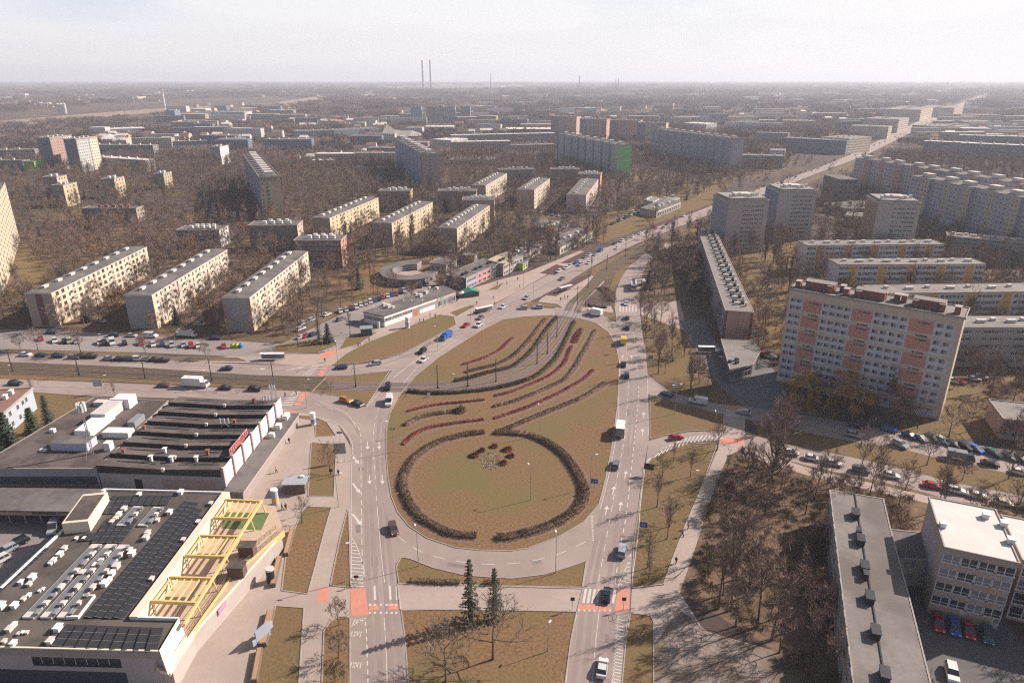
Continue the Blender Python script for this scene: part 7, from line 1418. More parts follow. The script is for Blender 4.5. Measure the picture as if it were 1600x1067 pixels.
def tree(kind, x, y, s=1.0, rz=None, label='', group=None, cat='tree', name=None, z=None):
    tm, cm = V[kind]; NTREE[0] += 1; rz = random.uniform(0, 6.28) if rz is None else rz
    name = name or {'spruce': 'spruce_tree', 'larch': 'conifer_tree', 'pine': 'conifer_tree', 'willow': 'willow_tree', 'bush': 'bush', 'yellowbush': 'bush', 'poplar': 'poplar_tree'}.get(kind, 'bare_tree')
    t = thing(name, label, 'bush' if 'bush' in kind else cat, (x, y, ground_z(x, y) if z is None else z), rz, group, s)
    mobj('trunk' if 'bush' not in kind else 'stem', tm, t); mobj('crown', cm, t); return t
def tpx(kind, px, s=1.0, label='', group=None, rz=None): p = P(*px); return tree(kind, p.x, p.y, s, rz, label, group)
random.seed(11)
tpx('big', (1212, 728), 1.18, 'huge spreading bare tree with a reddish crown beside the red crossing on the right', rz=1.0)
tpx('big', (1204, 757), 0.95, 'wide bare tree just below the huge reddish one', rz=3.3)
tpx('spread', (697, 1064), 0.95, 'gnarled bare tree at the bottom edge whose shadow falls across the two-lane road', rz=2.1)
tpx('spread', (770, 1030), 1.1, 'gnarled wide-limbed bare tree right of the two dark conifers at the bottom', rz=0.4)
tpx('larch', (735, 968), 0.98, 'tall dark conifer, left and taller of the pair below the roundabout')
tpx('larch', (773, 966), 0.82, 'shorter dark conifer, right of the pair below the roundabout')
tpx('small', (530, 976), 1.0, 'small round-crowned bare tree below the pink bike path patch, beside the taxi bay')
tpx('small', (529, 1027), 1.0, 'small round-crowned bare tree, second of the column beside the taxi bay'); tpx('bush', (524, 1064), 0.9, 'dense twiggy bush at the foot of the column beside the taxi bay')
tpx('round1', (517, 741), 0.82, 'broad bare tree in the lawn beside the grey sign board, left of the roundabout', rz=0.3)
tpx('round1', (472, 817), 0.62, 'bare tree beside the market terrace and the blue-yellow column')
for k, (x, y, kd, s, lb) in enumerate(((1012, 887, 'thin', 1.0, 'slim bare tree nearest the white car on the right-hand road'), (1042, 842, 'thin', 1.1, 'slim bare tree beside the walkers on the right-hand path'), (1026, 792, 'thin', 1.2, 'slim bare tree in the strip level with the blue arrow sign'),
        (1052, 720, 'thin', .75, 'small bare tree closest to the hatched corner'), (1079, 745, 'thin', 1.0, 'slim bare tree in the middle of the grass below the hatched corner'), (1046, 822, 'round3', .7, 'bushy bare tree in the middle of the right-hand strip'), (1035, 745, 'round3', .6, 'low bushy bare tree beside the hatched corner road'),
        (1013, 905, 'thin', .8, 'slim leaning bare tree just above the right-hand crossing'), (1092, 600, 'round1', .8, 'bare tree on the right edge of the small sunlit park'), (1080, 607, 'round1', .7, 'bare tree at the lower right of the small sunlit park'), (1105, 605, 'thin', .9, 'slim bare tree at the corner of the building shadow'),
        (1039, 584, 'thin', 1.1, 'slim bare tree by the side road behind the white-topped lamp'), (1028, 570, 'thin', 1.1, 'slim bare tree at the very edge of the right-hand road'), (1050, 566, 'round3', .6, 'low bare tree in the middle of the small sunlit park'), (1018, 502, 'round2', .9, 'bare tree by the right-hand road below the zebra crossing'),
        (1032, 507, 'round2', 1.05, 'dark forked bare tree right of the zebra crossing'), (941, 482, 'round1', .8, 'thick-trunked tree by the tram stop island hedge'), (60, 547, 'round1', .8, 'street tree in the grass strip, leftmost along the tram avenue'), (127, 552, 'round1', .95, 'street tree in the grass strip before the left cream block'),
        (229, 556, 'round1', .8, 'street tree in the grass strip before the middle cream block'), (322, 559, 'small', 1.1, 'little round street tree before the right cream block'), (32, 547, 'small', 1.2, 'low round street tree near the left edge by the avenue'), (466, 541, 'spread', .75, 'dark forked bare tree by the small green lawn and conifers'),
        (547, 522, 'thin', 1.2, 'pair-like slim tree beside the green kiosk'), (452, 533, 'round1', .6, 'small bare tree left of the dark forked one'), (924, 421, 'thin', .9, 'slim street tree between the avenue and the tram line'), (1375, 728, 'round1', .8, 'bare tree by the parking street right of the wood'),
        (1448, 726, 'round1', .8, 'bare tree in the green verge with its shadow on the lower street'), (1575, 748, 'round1', 1.0, 'forked bare tree in the green verge at the right edge'), (1503, 750, 'small', 1.1, 'small bare tree in the green verge between the two parking streets'), (1545, 810, 'thin', .9, 'slim bare tree above the white school roof'),
        (1291, 772, 'small', .9, 'left one of two little shrubby trees above the school wing'), (1303, 772, 'small', .9, 'right one of two little shrubby trees above the school wing'), (180, 622, 'thin', .7, 'leafless sapling on the verge beyond the annexe roof'), (52, 618, 'thin', .8, 'leafless sapling behind the pale office building'))):
    tpx(kd, (x, y), s, lb)
tpx('spruce', (80, 672), 0.98, 'bluish spruce between the pale office building and the annexe roof'); tpx('pine', (57, 690), 1.2, 'green conifer overlapping the bluish spruce')
tpx('pine', (20, 715), 1.55, 'large dark green conifer at the left edge beside the annexe'); tpx('pine', (0, 700), 1.5, 'green conifer cut by the left edge')
tpx('larch', (499, 533), 0.85, 'dark conifer, left of the clump above the west crossing'); tpx('pine', (513, 535), 0.9, 'dark conifer, right of the clump above the west crossing')
tpx('pine', (135, 503), 0.95, 'dark green conifer against the left cream block'); tpx('pine', (277, 506), 0.85, 'dark green conifer against the middle cream block')
tpx('yellowbush', (176, 486), 1.2, 'yellow willow bush against the left cream block'); tpx('yellowbush', (190, 478), 1.2, 'yellow willow bush right of its twin at the left cream block'); tpx('yellowbush', (318, 490), 1.25, 'yellow bush at the foot of the middle cream block'); tpx('yellowbush', (300, 400), 1.5, 'yellow bush below the blue-grey block'); tpx('yellowbush', (382, 372), 1.5, 'yellow bush right of the blue-grey block')
tpx('spruce', (549, 368), 0.9, 'pointed conifer between the two yellowish blocks'); tpx('pine', (1078, 442), 1.3, 'dark conifer at the shady side of the long vented block'); tpx('pine', (1088, 455), 1.3, 'dark conifer nearer in the shade of the long vented block'); tpx('pine', (1072, 420), 1.2, 'dark conifer farther in the shade of the long vented block')
tpx('willow', (1250, 648), 1.35, 'yellowish weeping tree before the left part of the big pink-and-blue block'); tpx('willow', (1315, 658), 1.5, 'yellowish weeping tree before the middle of the big pink-and-blue block'); tpx('willow', (1222, 560), 1.2, 'yellowish tree at the left corner of the big pink-and-blue block')
tpx('poplar', (1195, 408), 1.0, 'tall poplar in front of the two point towers, left one'); tpx('poplar', (1232, 455), 1.1, 'tall dark poplar left of the big pink-and-blue block'); tpx('poplar', (1208, 412), 0.95, 'tall poplar in front of the two point towers, right one'); tpx('willow', (902, 388), .8, 'yellowish tree right of the white-pink block')
tpx('yellowbush', (660, 330), 1.3, 'yellow bush at the foot of the striped slab tower'); tpx('willow', (1340, 440), 1.0, 'ochre tree before the second ochre row'); 
for k, (x, y, s_) in enumerate(((1122, 951, 1.05), (1143, 953, 1.1), (1183, 980, 1.15), (1150, 905, 1.05), (1128, 868, 1.0), (1168, 930, 1.0), (1205, 1000, 1.1))): tpx('tall1' if k % 2 else 'tall2', (x, y), s_, '%s tall straight tree from the left at the edge of the dirt yard' % nth((0, 2, 5, 3, 1, 4, 6)[k]+1), 'tall trees at the edge of the dirt yard')
# ---- planted areas: scatter, nearest ones stay individual trees, the rest form woodland
SOFT = []
def free(x, y, pad_roads=True):
    for f in FOOT:
        if inside((x, y), f): return False
    best = None; bz = -1
    for (poly, z, bb), nm in zip(FLAT, FNAME):
        if bb[0] <= x <= bb[2] and bb[1] <= y <= bb[3] and z > bz and inside((x, y), poly): best = nm; bz = z
    return best is None or best in ('soft', 'wood')
EXCL = [PL(q) for q in ([(-500, 538), (0, 546), (370, 556), (510, 570), (560, 540), (640, 505), (740, 470), (900, 400), (1000, 358), (1012, 384), (960, 470), (860, 490), (640, 600), (620, 650), (480, 650), (0, 628), (-500, 600)], [(560, 650), (600, 590), (640, 560), (860, 480), (960, 480), (1000, 500), (1012, 600), (1016, 690), (1000, 740), (1000, 850), (1035, 910), (1018, 1300), (500, 1300), (540, 1000), (545, 700)], [(-300, 600), (450, 630), (560, 645), (565, 700), (549, 1300), (-900, 1300)], [(40, 392), (100, 430), (60, 470), (-60, 480), (-100, 430)], [(1160, 400), (1215, 420), (1200, 445), (1165, 440)], [(1440, 615), (1490, 600), (1560, 660), (1450, 690)], [(1090, 470), (1128, 535), (1145, 600), (1110, 600), (1085, 560), (1045, 535)], [(1290, 660), (1600, 720), (1700, 760), (1500, 755), (1200, 690)],
        [(430, 345), (470, 350), (480, 335), (450, 330)], [(985, 335), (1060, 315), (1100, 318), (1000, 356), (950, 372), (930, 360)], [(990, 345), (1380, 205), (1470, 168), (1530, 148), (1545, 150), (1500, 178), (1420, 222), (1330, 285), (1200, 345), (1090, 360)])]
def lab_for(px, py, kind):
    zones = [([(1000, 900), (1300, 900), (1310, 1300), (1000, 1300)], 'lower school wood'), ([(1090, 690), (1480, 740), (1480, 900), (1000, 900)], 'upper school wood'),
             ([(1000, 370), (1140, 370), (1230, 690), (1000, 690)], 'park beside the vented block'), ([(1120, 330), (1380, 330), (1300, 450), (1230, 640), (1150, 600)], 'lawns behind the vented block'),
             ([(1380, 480), (2000, 480), (2000, 900), (1380, 760)], 'gardens right of the pink-and-blue block'), ([(370, 380), (700, 380), (600, 480), (380, 560)], 'grove left of the horseshoe building'), ([(-300, 380), (480, 380), (400, 560), (-300, 560)], 'courts of the cream avenue blocks'), ([(-400, 560), (200, 560), (100, 900), (-400, 900)], 'verge beside the market annexe')]
    for q, s in zones:
        if inside((px, py), q): return s
    return 'courtyards beyond the roundabout'
def topx(x, y, z=0.0):
    zz = z-HC; f = y*cP - zz*sP; u = y*sP + zz*cP
    return 800+FPX*x/f, 533.5-FPX*u/f
rs = random.Random(5); cand = []
KW = {'round1': 3, 'round2': 4, 'round3': 2, 'tall1': 2, 'tall2': 2, 'dense': 4, 'spread': 1, 'bush': 1.2, 'willow': 0.25, 'poplar': 0.3, 'pine': 0.12, 'spruce': 0.08, 'yellowbush': 0.1}
kl = list(KW); kw = list(KW.values())
yy = 60.0
while yy < 900:
    st = 7.2 if yy < 420 else 8.8; half = 0.82*yy+60; xx = -half
    while xx < half:
        x = xx+rs.uniform(-.5, .5)*st; y = yy+rs.uniform(-.5, .5)*st; xx += st
        px, py = topx(x, y)
        if px < -60 or px > 1660 or py > 1140: continue
        nzv = math.sin(x*0.021+1.3)*math.cos(y*0.017)+0.6*math.sin(x*0.05+y*0.043)
        if rs.random() > 0.80+0.28*nzv: continue
        if any(inside((x, y), e) for e in EXCL) and (rs.random() > 0.06 or inside((x, y), EXCL[0]) or inside((x, y), EXCL[1]) or inside((x, y), EXCL[2])): continue
        if not free(x, y): continue
        cand.append((math.hypot(x, y), x, y, px, py))
    yy += st
# hand-filled wood beside the school
wood = PL([(1140, 715), (1205, 705), (1300, 745), (1420, 772), (1440, 830), (1292, 765), (1298, 850), (1310, 960), (1330, 1120), (1225, 1120), (1205, 1010), (1068, 928), (1114, 778)])
wx = [p.x for p in wood]; wy = [p.y for p in wood]
cand = [c_ for c_ in cand if not inside((c_[1], c_[2]), wood)]
y = min(wy)
while y < max(wy):
    x = min(wx)
    while x < max(wx):
        X_ = x+rs.uniform(-1.8, 1.8); Y_ = y+rs.uniform(-1.8, 1.8)
        if inside((X_, Y_), wood) and free(X_, Y_) and rs.random() < 0.8: cand.append((math.hypot(X_, Y_), X_, Y_, *topx(X_, Y_)))
        x += 6.6
    y += 6.6
cand.sort(key=lambda c_: c_[0]); near = cand[:300-NTREE[0]+12]; rest = cand[300-NTREE[0]+12:]
LATE = {}
for (d_, x, y, px, py) in near:
    kd = rs.choices(kl, kw)[0]; inw = inside((x, y), wood)
    if inw: kd = rs.choices(['tall1', 'tall2', 'round2', 'dense', 'bush', 'thin', 'round3'], [3, 3, 2, 3, 2, 2, 1])[0]
    if d_ < 130 and kd in ('poplar', 'willow', 'spread'): kd = 'tall1'
    zn = lab_for(px, py, kd)
    desc = {'tall1': 'tall grey-brown tree', 'tall2': 'tall reddish tree', 'round1': 'round grey-brown tree', 'round2': 'round reddish tree', 'round3': 'olive-brown bare tree', 'dense': 'dense reddish tree', 'spread': 'wide bare tree', 'bush': 'low leafless bush', 'willow': 'yellow weeping tree',
            'poplar': 'slender tall poplar', 'pine': 'dark conifer', 'spruce': 'bluish spruce', 'yellowbush': 'yellow bush', 'thin': 'slim young bare tree'}[kd]
    t = tree(kd, x, y, rs.uniform(0.72, 1.08)*(0.85 if inw else 0.92), None, '', 'trees in the '+zn); LATE.setdefault((desc, zn), []).append((px, t))
for (desc, zn), lst in LATE.items():
    for i, (px, t) in enumerate(sorted(lst, key=lambda v: v[0])): t['label'] = ('%s %s from the left in the %s' % (nth(i+1), desc, zn)) if len(lst) > 1 else 'only %s in the %s' % (desc, zn)
# ---- the rest of the woods: one stuff object of instanced trees
def instancer(name, label, pts, srcs):
    """pts: (x, y, z, rot, scale, src index); one object whose geometry nodes place the listed meshes on its vertices"""
    me = bpy.data.meshes.new(name); me.from_pydata([p[:3] for p in pts], [], [])
    for an, ty, ix in (('rot', 'FLOAT', 3), ('scl', 'FLOAT', 4), ('src', 'INT', 5)):
        a = me.attributes.new(an, ty, 'POINT'); a.data.foreach_set('value', [p[ix] for p in pts])
    ob = mobj(name, me); ng = bpy.data.node_groups.new(name, 'GeometryNodeTree'); N_ = ng.nodes; lk = ng.links.new
    ng.interface.new_socket('Geometry', in_out='INPUT', socket_type='NodeSocketGeometry'); ng.interface.new_socket('Geometry', in_out='OUTPUT', socket_type='NodeSocketGeometry')
    gi = N_.new('NodeGroupInput'); go = N_.new('NodeGroupOutput'); jn = N_.new('GeometryNodeJoinGeometry')
    def attr(n, t): a = N_.new('GeometryNodeInputNamedAttribute'); a.data_type = t; a.inputs[0].default_value = n; return a.outputs['Attribute']
    ar, as_, ai = attr('rot', 'FLOAT'), attr('scl', 'FLOAT'), attr('src', 'INT')
    cx = N_.new('ShaderNodeCombineXYZ'); lk(ar, cx.inputs[2])
    for k, src in enumerate(srcs):
        cmpn = N_.new('FunctionNodeCompare'); cmpn.data_type = 'INT'; cmpn.operation = 'EQUAL'; lk(ai, cmpn.inputs[2]); cmpn.inputs[3].default_value = k
        oi = N_.new('GeometryNodeObjectInfo'); oi.inputs[0].default_value = src; oi.inputs['As Instance'].default_value = True
        io = N_.new('GeometryNodeInstanceOnPoints'); lk(gi.outputs[0], io.inputs['Points']); lk(cmpn.outputs[0], io.inputs['Selection']); lk(oi.outputs['Geometry'], io.inputs['Instance']); lk(cx.outputs[0], io.inputs['Rotation']); lk(as_, io.inputs['Scale'])
        lk(io.outputs[0], jn.inputs[0])
    lk(jn.outputs[0], go.inputs[0]); md = ob.modifiers.new('trees', 'NODES'); md.node_group = ng
    return tag(ob, label, None, None, 'stuff')
def merged(kind, nm):
    """trunk + crown of a variant as one loose source mesh (not linked to the scene)"""
    o = MB()
    for me in V[kind]:
        mi = [o.mi(m) for m in me.materials]; b = len(o.v); o.v.extend(tuple(v.co) for v in me.vertices)
        for p in me.polygons: o.f.append(tuple(b+i for i in p.vertices)); o.m.append(mi[p.material_index])
    return bpy.data.objects.new(nm, o.mesh(nm))
V['mid1'] = make_bare(31, 11, 4.4, 0.25, 7, 3, 4, bw=0.07, twl=1.5); V['mid2'] = make_bare(32, 12, 4.2, 0.25, 7, 3, 4, bw=0.07, twm=M_twigr, twl=1.5); V['mid3'] = make_bare(33, 10, 4.2, 0.2, 7, 3, 4, bw=0.07, twm=M_twigo, twl=1.5); V['mid4'] = make_bare(34, 15, 3.8, 0.3, 9, 3, 4, upright=0.8, bw=0.07, twm=M_twigr, twl=1.5); V['mid5'] = make_bare(35, 9, 3.8, 0.2, 7, 3, 5, droop=0.2, bw=0.075, twm=M_twigy, twl=1.6)
src = [merged(k, 'source_tree') for k in ('mid1', 'mid2', 'mid3', 'mid4', 'mid5', 'poplar', 'pine', 'spruce')]
pts = [(x, y, 0.0, rs.uniform(0, 6.28), 0.55+0.55*rs.random()**0.8, rs.choices(range(8), [5, 7, 3, 5, 0.45, .3, .22, .12])[0]) for (_, x, y, _, _) in rest]
instancer('woodland', 'reddish-brown leafless trees filling the courtyards between the apartment blocks beyond the roundabout', pts, src)
ub = []
for q, n_ in ((wood, 230), (PL([(1140, 440), (1190, 470), (1225, 590), (1200, 600), (1150, 500)]), 60), (PL([(1470, 600), (1600, 560), (1640, 640), (1560, 640)]), 60)):
    x0, x1, y0, y1 = min(p.x for p in q), max(p.x for p in q), min(p.y for p in q), max(p.y for p in q)
    for k in range(n_):
        X_, Y_ = rs.uniform(x0, x1), rs.uniform(y0, y1)
        if inside((X_, Y_), q) and free(X_, Y_): ub.append((X_, Y_, 0.0, rs.uniform(0, 6.28), rs.uniform(0.35, 0.8), 0 if rs.random() < .6 else 1))
V['bush2'] = make_bare(41, 3.2, 2.8, 0.05, 12, 3, 5, upright=0.5, tr=0.06, twm=M_twigr, bw=0.05, twl=0.8)
instancer('undergrowth', 'tangled brown undergrowth covering the floor of the wood by the school', ub, [merged('bush', 'source_bush'), merged('bush2', 'source_bush')])
print('TREES', NTREE[0], len(rest))
# ---- far woods: clumps of rough crowns
def clump(seed, m1, m2, n=26, R_=24):
    rc = random.Random(seed); o = MB()
    for k in range(n):
        a = rc.uniform(0, 6.28); r = R_*math.sqrt(rc.random()); cx, cy_ = math.cos(a)*r, math.sin(a)*r; h = rc.uniform(7, 13); w_ = rc.uniform(2.8, 4.6); m = m1 if rc.random() < .65 else m2
        o.tube((cx, cy_, -0.2), (cx, cy_, h*0.6), 0.2, 0.12, M_bark, 3, cap=False)
        for j in range(34):
            u = Vector((rc.gauss(0, 1), rc.gauss(0, 1), rc.gauss(0, 1))).normalized()*rc.uniform(0.3, 1); c_ = Vector((cx+u.x*w_, cy_+u.y*w_, h*0.62+u.z*h*0.36)); d = Vector((u.x+rc.uniform(-.5, .5), u.y+rc.uniform(-.5, .5), abs(u.z)+rc.uniform(0.2, 1.2))).normalized(); s = d.cross(Vector((rc.random(), rc.random(), rc.random()))).normalized()*rc.uniform(0.25, 0.5)
            o.face([c_-s, c_+s, c_+d*rc.uniform(1.6, 2.8)], m)
    return bpy.data.objects.new('source_clump', o.mesh('source_clump'))
M_farw = mat('far_twigs', (0.14, 0.10, 0.092), 0.95, 0.25, 0.05); M_farw2 = mat('far_red_twigs', (0.18, 0.118, 0.095), 0.95, 0.25, 0.05); M_farw3 = mat('far_dark_trees', (0.06, 0.058, 0.05), 0.95, 0.25, 0.05)
cl = [clump(1, M_farw, M_farw2), clump(2, M_farw, M_farw), clump(3, M_farw2, M_farw), clump(4, M_farw3, M_farw)]
CLR = [PL(q) for q in ([(0, 178), (60, 172), (260, 158), (420, 152), (520, 158), (420, 172), (150, 186), (0, 196)], [(560, 140), (700, 135), (900, 138), (700, 143)])]
FARPTS = []
def farfill():
    y = 880.0; pts = []
    while y < 14000:
        st = 40 if y < 2200 else 62 if y < 4000 else 120 if y < 7500 else 230; half = 0.80*y+100; x = -half
        while x < half:
            X_ = x+rs.uniform(-.5, .5)*st; Y_ = y+rs.uniform(-.5, .5)*st; x += st
            nzv = math.sin(X_*0.0043+2)*math.cos(Y_*0.0031)+0.7*math.sin(X_*0.011-Y_*0.008)+0.4*math.sin(X_*0.023+Y_*0.019)
            if rs.random() > (0.82 if y < 1500 else 0.66)+0.35*nzv or any(inside((X_, Y_), e) for e in EXCL+CLR) or any(inside((X_, Y_), f) for f in FOOT): continue
            if any((X_-fx_)**2+(Y_-fy_)**2 < (fr_+16)**2 for fx_, fy_, fr_ in FARPTS): continue
            pts.append((X_, Y_, 0.0, rs.uniform(0, 6.28), rs.uniform(0.8, 1.15)*(1 if y < 2200 else 1.45 if y < 4000 else 2.4 if y < 7500 else 3.2), rs.choices(range(4), [4, 4, 3, 1])[0]))
        y += st
    instancer('distant_woods', 'purplish-brown distant woods reaching to the hazy horizon', pts, cl); print('CLUMPS', len(pts))
# ================================================================== FAR FIELD
def fbox(label, px0, px1, depth, z, wall, roof, nfl=4, cat='building', group=None, gable=0.0, nwin=None, name='distant_block', rooftop=True):
    """building whose front foot runs between two photo pixels on the ground"""
    a = P(*px0); b_ = P(*px1); a = Vector(a[:2]); b2 = Vector(b_[:2]); d = (b2-a).normalized(); n = Vector((-d.y, d.x)); c = [a, b2, b2+n*depth, a+n*depth]; org = (c[0]+c[2])/2; L_ = (b2-a).length
    keepout(c, 3); FARPTS.append((org.x, org.y, max(L_, depth)/2)) if L_ < 120 else [FARPTS.append((a.x+d.x*L_*k/8, a.y+d.y*L_*k/8, depth)) for k in range(9)]
    lc = [p-org for p in c]; o = MB(); o.prism(lc, -.3, z, wall, top=roof)
    if gable:
        m1 = (lc[0]+lc[3])/2; m2 = (lc[1]+lc[2])/2; T = lambda p, h: (p.x, p.y, z+h)
        o.face([T(lc[0], 0.02), T(lc[1], 0.02), T(m2, gable), T(m1, gable)], roof); o.face([T(m1, gable), T(m2, gable), T(lc[2], 0.02), T(lc[3], 0.02)], roof); o.face([T(lc[3], 0.02), T(lc[0], 0.02), T(m1, gable)], wall); o.face([T(lc[1], 0.02), T(lc[2], 0.02), T(m2, gable)], wall)
    elif rooftop and L_ > 20:
        for k in range(max(2, int(L_/14))): q = lc[0]+d*(k+.5)*14+n*depth*.5; o.box(q.x-1, q.x+1, q.y-1, q.y+1, z, z+1.8, M_unit)
    if nfl:
        fh = z/nfl
        for (i, j) in ((0, 1), (1, 2), (3, 0)):
            p, q = lc[i], lc[j]; Lw = (q-p).length; m_ = nwin or max(2, int(Lw/3.2))
            dd = (q-p).normalized()
            for f in range(nfl):
                for k in range(m_): x = (k+.5)*Lw/m_; M = wall_frame(p, q); u = [M @ Vector(v) for v in ((x-.7, -.05, f*fh+.9), (x+.7, -.05, f*fh+.9), (x+.7, -.05, f*fh+.9+min(1.4, fh*.55)), (x-.7, -.05, f*fh+.9+min(1.4, fh*.55)))]; o.face(u, M_glass)
    ob = o.build(name); ob.location = (org.x, org.y, 0); return tag(ob, label, cat, group)
pl = paint
W_, G_, Bl, Cr, Bg, Rr = pl((0.50, 0.48, 0.47)), pl((0.24, 0.235, 0.25)), pl((0.17, 0.20, 0.26)), pl((0.48, 0.41, 0.33)), pl((0.33, 0.27, 0.23)), mat('tiled_roof', (0.24, 0.09, 0.06), .9, .15, .5)
for args in (('long grey five-storey row behind the pair of towers on the left', (146, 245), (242, 246), 12, 15, G_, M_roofl, 5), ('grey-green row with a bright end left of the pair of towers', (-10, 272), (40, 272), 12, 14, G_, M_roof, 5), ('lime green block end at the far left', (41, 274), (58, 274), 14, 14, pl((0.22, 0.45, 0.08)), M_roof, 5),
    ('grey long row at the left edge behind the pair of towers', (-20, 254), (58, 252), 12, 14, G_, M_roofl, 4), ('pale row of flats with white roofs right of the pair of towers', (150, 262), (230, 268), 12, 12, pl((0.24, 0.22, 0.2)), M_roofw, 4), ('blue-grey long row left of the white six-storey block', (272, 238), (326, 236), 12, 14, Bl, M_roofl, 5), ('blue-grey long row right of the white six-storey block', (345, 232), (382, 232), 12, 14, Bl, M_roofl, 5),
    ('blue-grey balcony block above the olive-ended tower', (412, 234), (488, 234), 14, 14, Bl, M_roofl, 5), ('long low dark-blue factory hall left of the church', (462, 214), (520, 212), 40, 9, Bl, M_roof, 2), ('second dark-blue factory hall left of the church', (522, 212), (596, 208), 40, 9, Bl, M_roof, 2), ('cream pavilion block left of the church', (486, 262), (520, 262), 14, 8, Bg, M_roofw, 2),
    ('white office block right of the church', (634, 213), (660, 213), 30, 14, W_, M_roofl, 4), ('long white-roofed hall right of the church', (664, 206), (708, 206), 40, 9, G_, M_roofw, 2), ('pale low school with a white roof above the striped slab tower', (676, 226), (706, 228), 40, 8, W_, M_roofw, 2), ('low building before the striped slab tower top', (648, 232), (668, 232), 30, 8, G_, M_roofl, 2), ('long beige five-storey row above the middle blocks', (706, 240), (798, 238), 14, 15, Bg, M_roofw, 5),
    ('second long beige row right behind the middle blocks', (800, 246), (868, 244), 14, 15, Bg, M_roofl, 5), ('long white-topped row behind the beige ones', (706, 224), (868, 220), 14, 12, G_, M_roofw, 4), ('flat shopping hall between the slab tower and the beige row', (704, 258), (776, 258), 30, 6, G_, M_roofl, 1), ('industrial hall with a white roof at upper centre', (790, 209), (870, 209), 50, 8, G_, M_roofw, 2),
    ('blue-grey long block behind the distant avenue bend', (1222, 236), (1320, 242), 16, 18, Bl, M_roofl, 5), ('sunlit cream block end at the avenue bend', (1323, 241), (1358, 237), 40, 20, Cr, M_roofl, 6), ('cream avenue block, second beyond the bend', (1385, 218), (1391, 216), 60, 20, Cr, M_roofl, 5), ('cream avenue block, third beyond the bend', (1401, 208), (1417, 204), 60, 24, Cr, M_roofl, 6), ('cream avenue block, fourth beyond the bend', (1436, 190), (1455, 184), 80, 26, Cr, M_roofl, 6), ('cream avenue block, farthest on the right side', (1488, 184), (1503, 180), 80, 24, Cr, M_roofl, 6),
    ('grey long row left of the avenue bend', (1180, 221), (1230, 223), 14, 14, G_, M_roofl, 4), ('white-roofed row right of the avenue bend', (1440, 238), (1520, 242), 14, 15, Bl, M_roofw, 5), ('long blue-grey row at the upper right edge', (1497, 246), (1620, 252), 14, 18, Bl, M_roofw, 5), ('second white-roofed row at the upper right edge', (1497, 226), (1600, 229), 14, 14, G_, M_roofw, 4), ('cream corner block right of the far avenue', (1456, 212), (1490, 210), 40, 16, Cr, M_roofl, 5),
    ('dark school with a white roof right of the wide slab tower', (1158, 262), (1222, 264), 14, 14, G_, M_roofl, 4), ('white apartment block with a bright end right of the wide slab tower', (1200, 256), (1224, 257), 20, 16, W_, M_roofl, 5), ('dark-roofed shopping hall before the housing rows', (1284, 330), (1330, 340), 40, 6, pl((0.34, 0.31, 0.22)), M_roof, 1), ('yellow-green school left of the beige point tower', (1318, 352), (1362, 356), 16, 7, pl((0.38, 0.38, 0.18)), M_roofl, 2),
    ('dark office slab with a sunlit stair side beside the housing row', (1306, 320), (1334, 320), 30, 20, pl((0.2, 0.17, 0.17)), M_roof, 5), ('small white-roofed pavilion under the vented block', (1063, 585) if False else (1040, 322), (1062, 316), 10, 4, Cr, M_roofl, 1),
    ('white pavilion among trees at far centre right', (1068, 200), (1103, 202), 40, 10, W_, M_roofw, 2), ('orange-beige tower at far right', (1192, 178), (1203, 178), 20, 30, pl((0.4, 0.27, 0.2)), M_roof, 8), ('small far white cube building at centre right', (1008, 160), (1013, 160), 20, 22, W_, M_roofw, 0),
    ('left dark block on the far left ridge', (106, 139), (118, 139), 20, 36, G_, M_roof, 0), ('right dark block on the far left ridge', (128, 140), (147, 140), 20, 36, G_, M_roof, 0), ('long white block in the far left suburb', (9, 153), (40, 153), 30, 20, W_, M_roofw, 0), ('large industrial block far left of the chimneys', (480, 134), (498, 134), 60, 30, Bl, M_roof, 0), ('long white hall far left of the chimneys', (525, 138), (610, 138), 60, 16, W_, M_roofw, 0), ('second long white hall far left of the chimneys', (560, 142), (616, 142), 60, 12, W_, M_roofw, 0),
    ('dark hall in the far left field', (8+400, 149), (446, 149), 60, 18, G_, M_roofw, 0), ('white factory hall at far left middle', (300, 177), (322, 177), 40, 12, W_, M_roofw, 0), ('long white factory row at far left middle', (332, 184), (386, 184), 40, 14, W_, M_roofl, 0), ('grey-green hall with a white roof at left middle', (175, 211), (228, 209), 40, 10, G_, M_roofw, 2), ('white-ended hall at left middle', (166, 212), (174, 211), 30, 14, W_, M_roofw, 0), ('grey office tower at left middle', (260, 189), (275, 189), 30, 24, Bl, M_roofl, 0),
    ('blue-grey tower block in the smelter complex', (709, 128), (715, 128), 60, 70, Bl, M_roof, 0), ('second smelter tower in the complex', (690, 129), (694, 129), 40, 50, Bl, M_roof, 0), ('long low smelter hall at the foot of the chimneys', (640, 130), (668, 130), 100, 40, Bl, M_roof, 0), ('long dark works hall right of the small chimney', (910, 129), (932, 129), 100, 45, Bl, M_roof, 0), ('second works hall, lower and farther right', (932, 129), (953, 129), 100, 28, Bl, M_roof, 0)):
    fbox(*args[:8], name='distant_building' if len(args) > 7 and args[7] < 3 else 'distant_block')
def chimney(label, px, dist, h, r, m):
    k = (px-800)/FPX; p = P(px, 133); s = dist/p.y; x, y = p.x*s, p.y*s; t = thing('chimney', label, 'chimney', (x, y, 0), 0, 'power station chimneys'); o = MB(); o.tube((0, 0, 0), (0, 0, h), r*1.4, r, m, 10); o.build('shaft', t); o = MB()
    for q in (.8, .88, .96): o.tube((0, 0, h*q), (0, 0, h*(q+.03)), r*1.12, r*1.1, paint((0.35, 0.08, 0.06)), 10, cap=False)
    o.build('red_band', t)
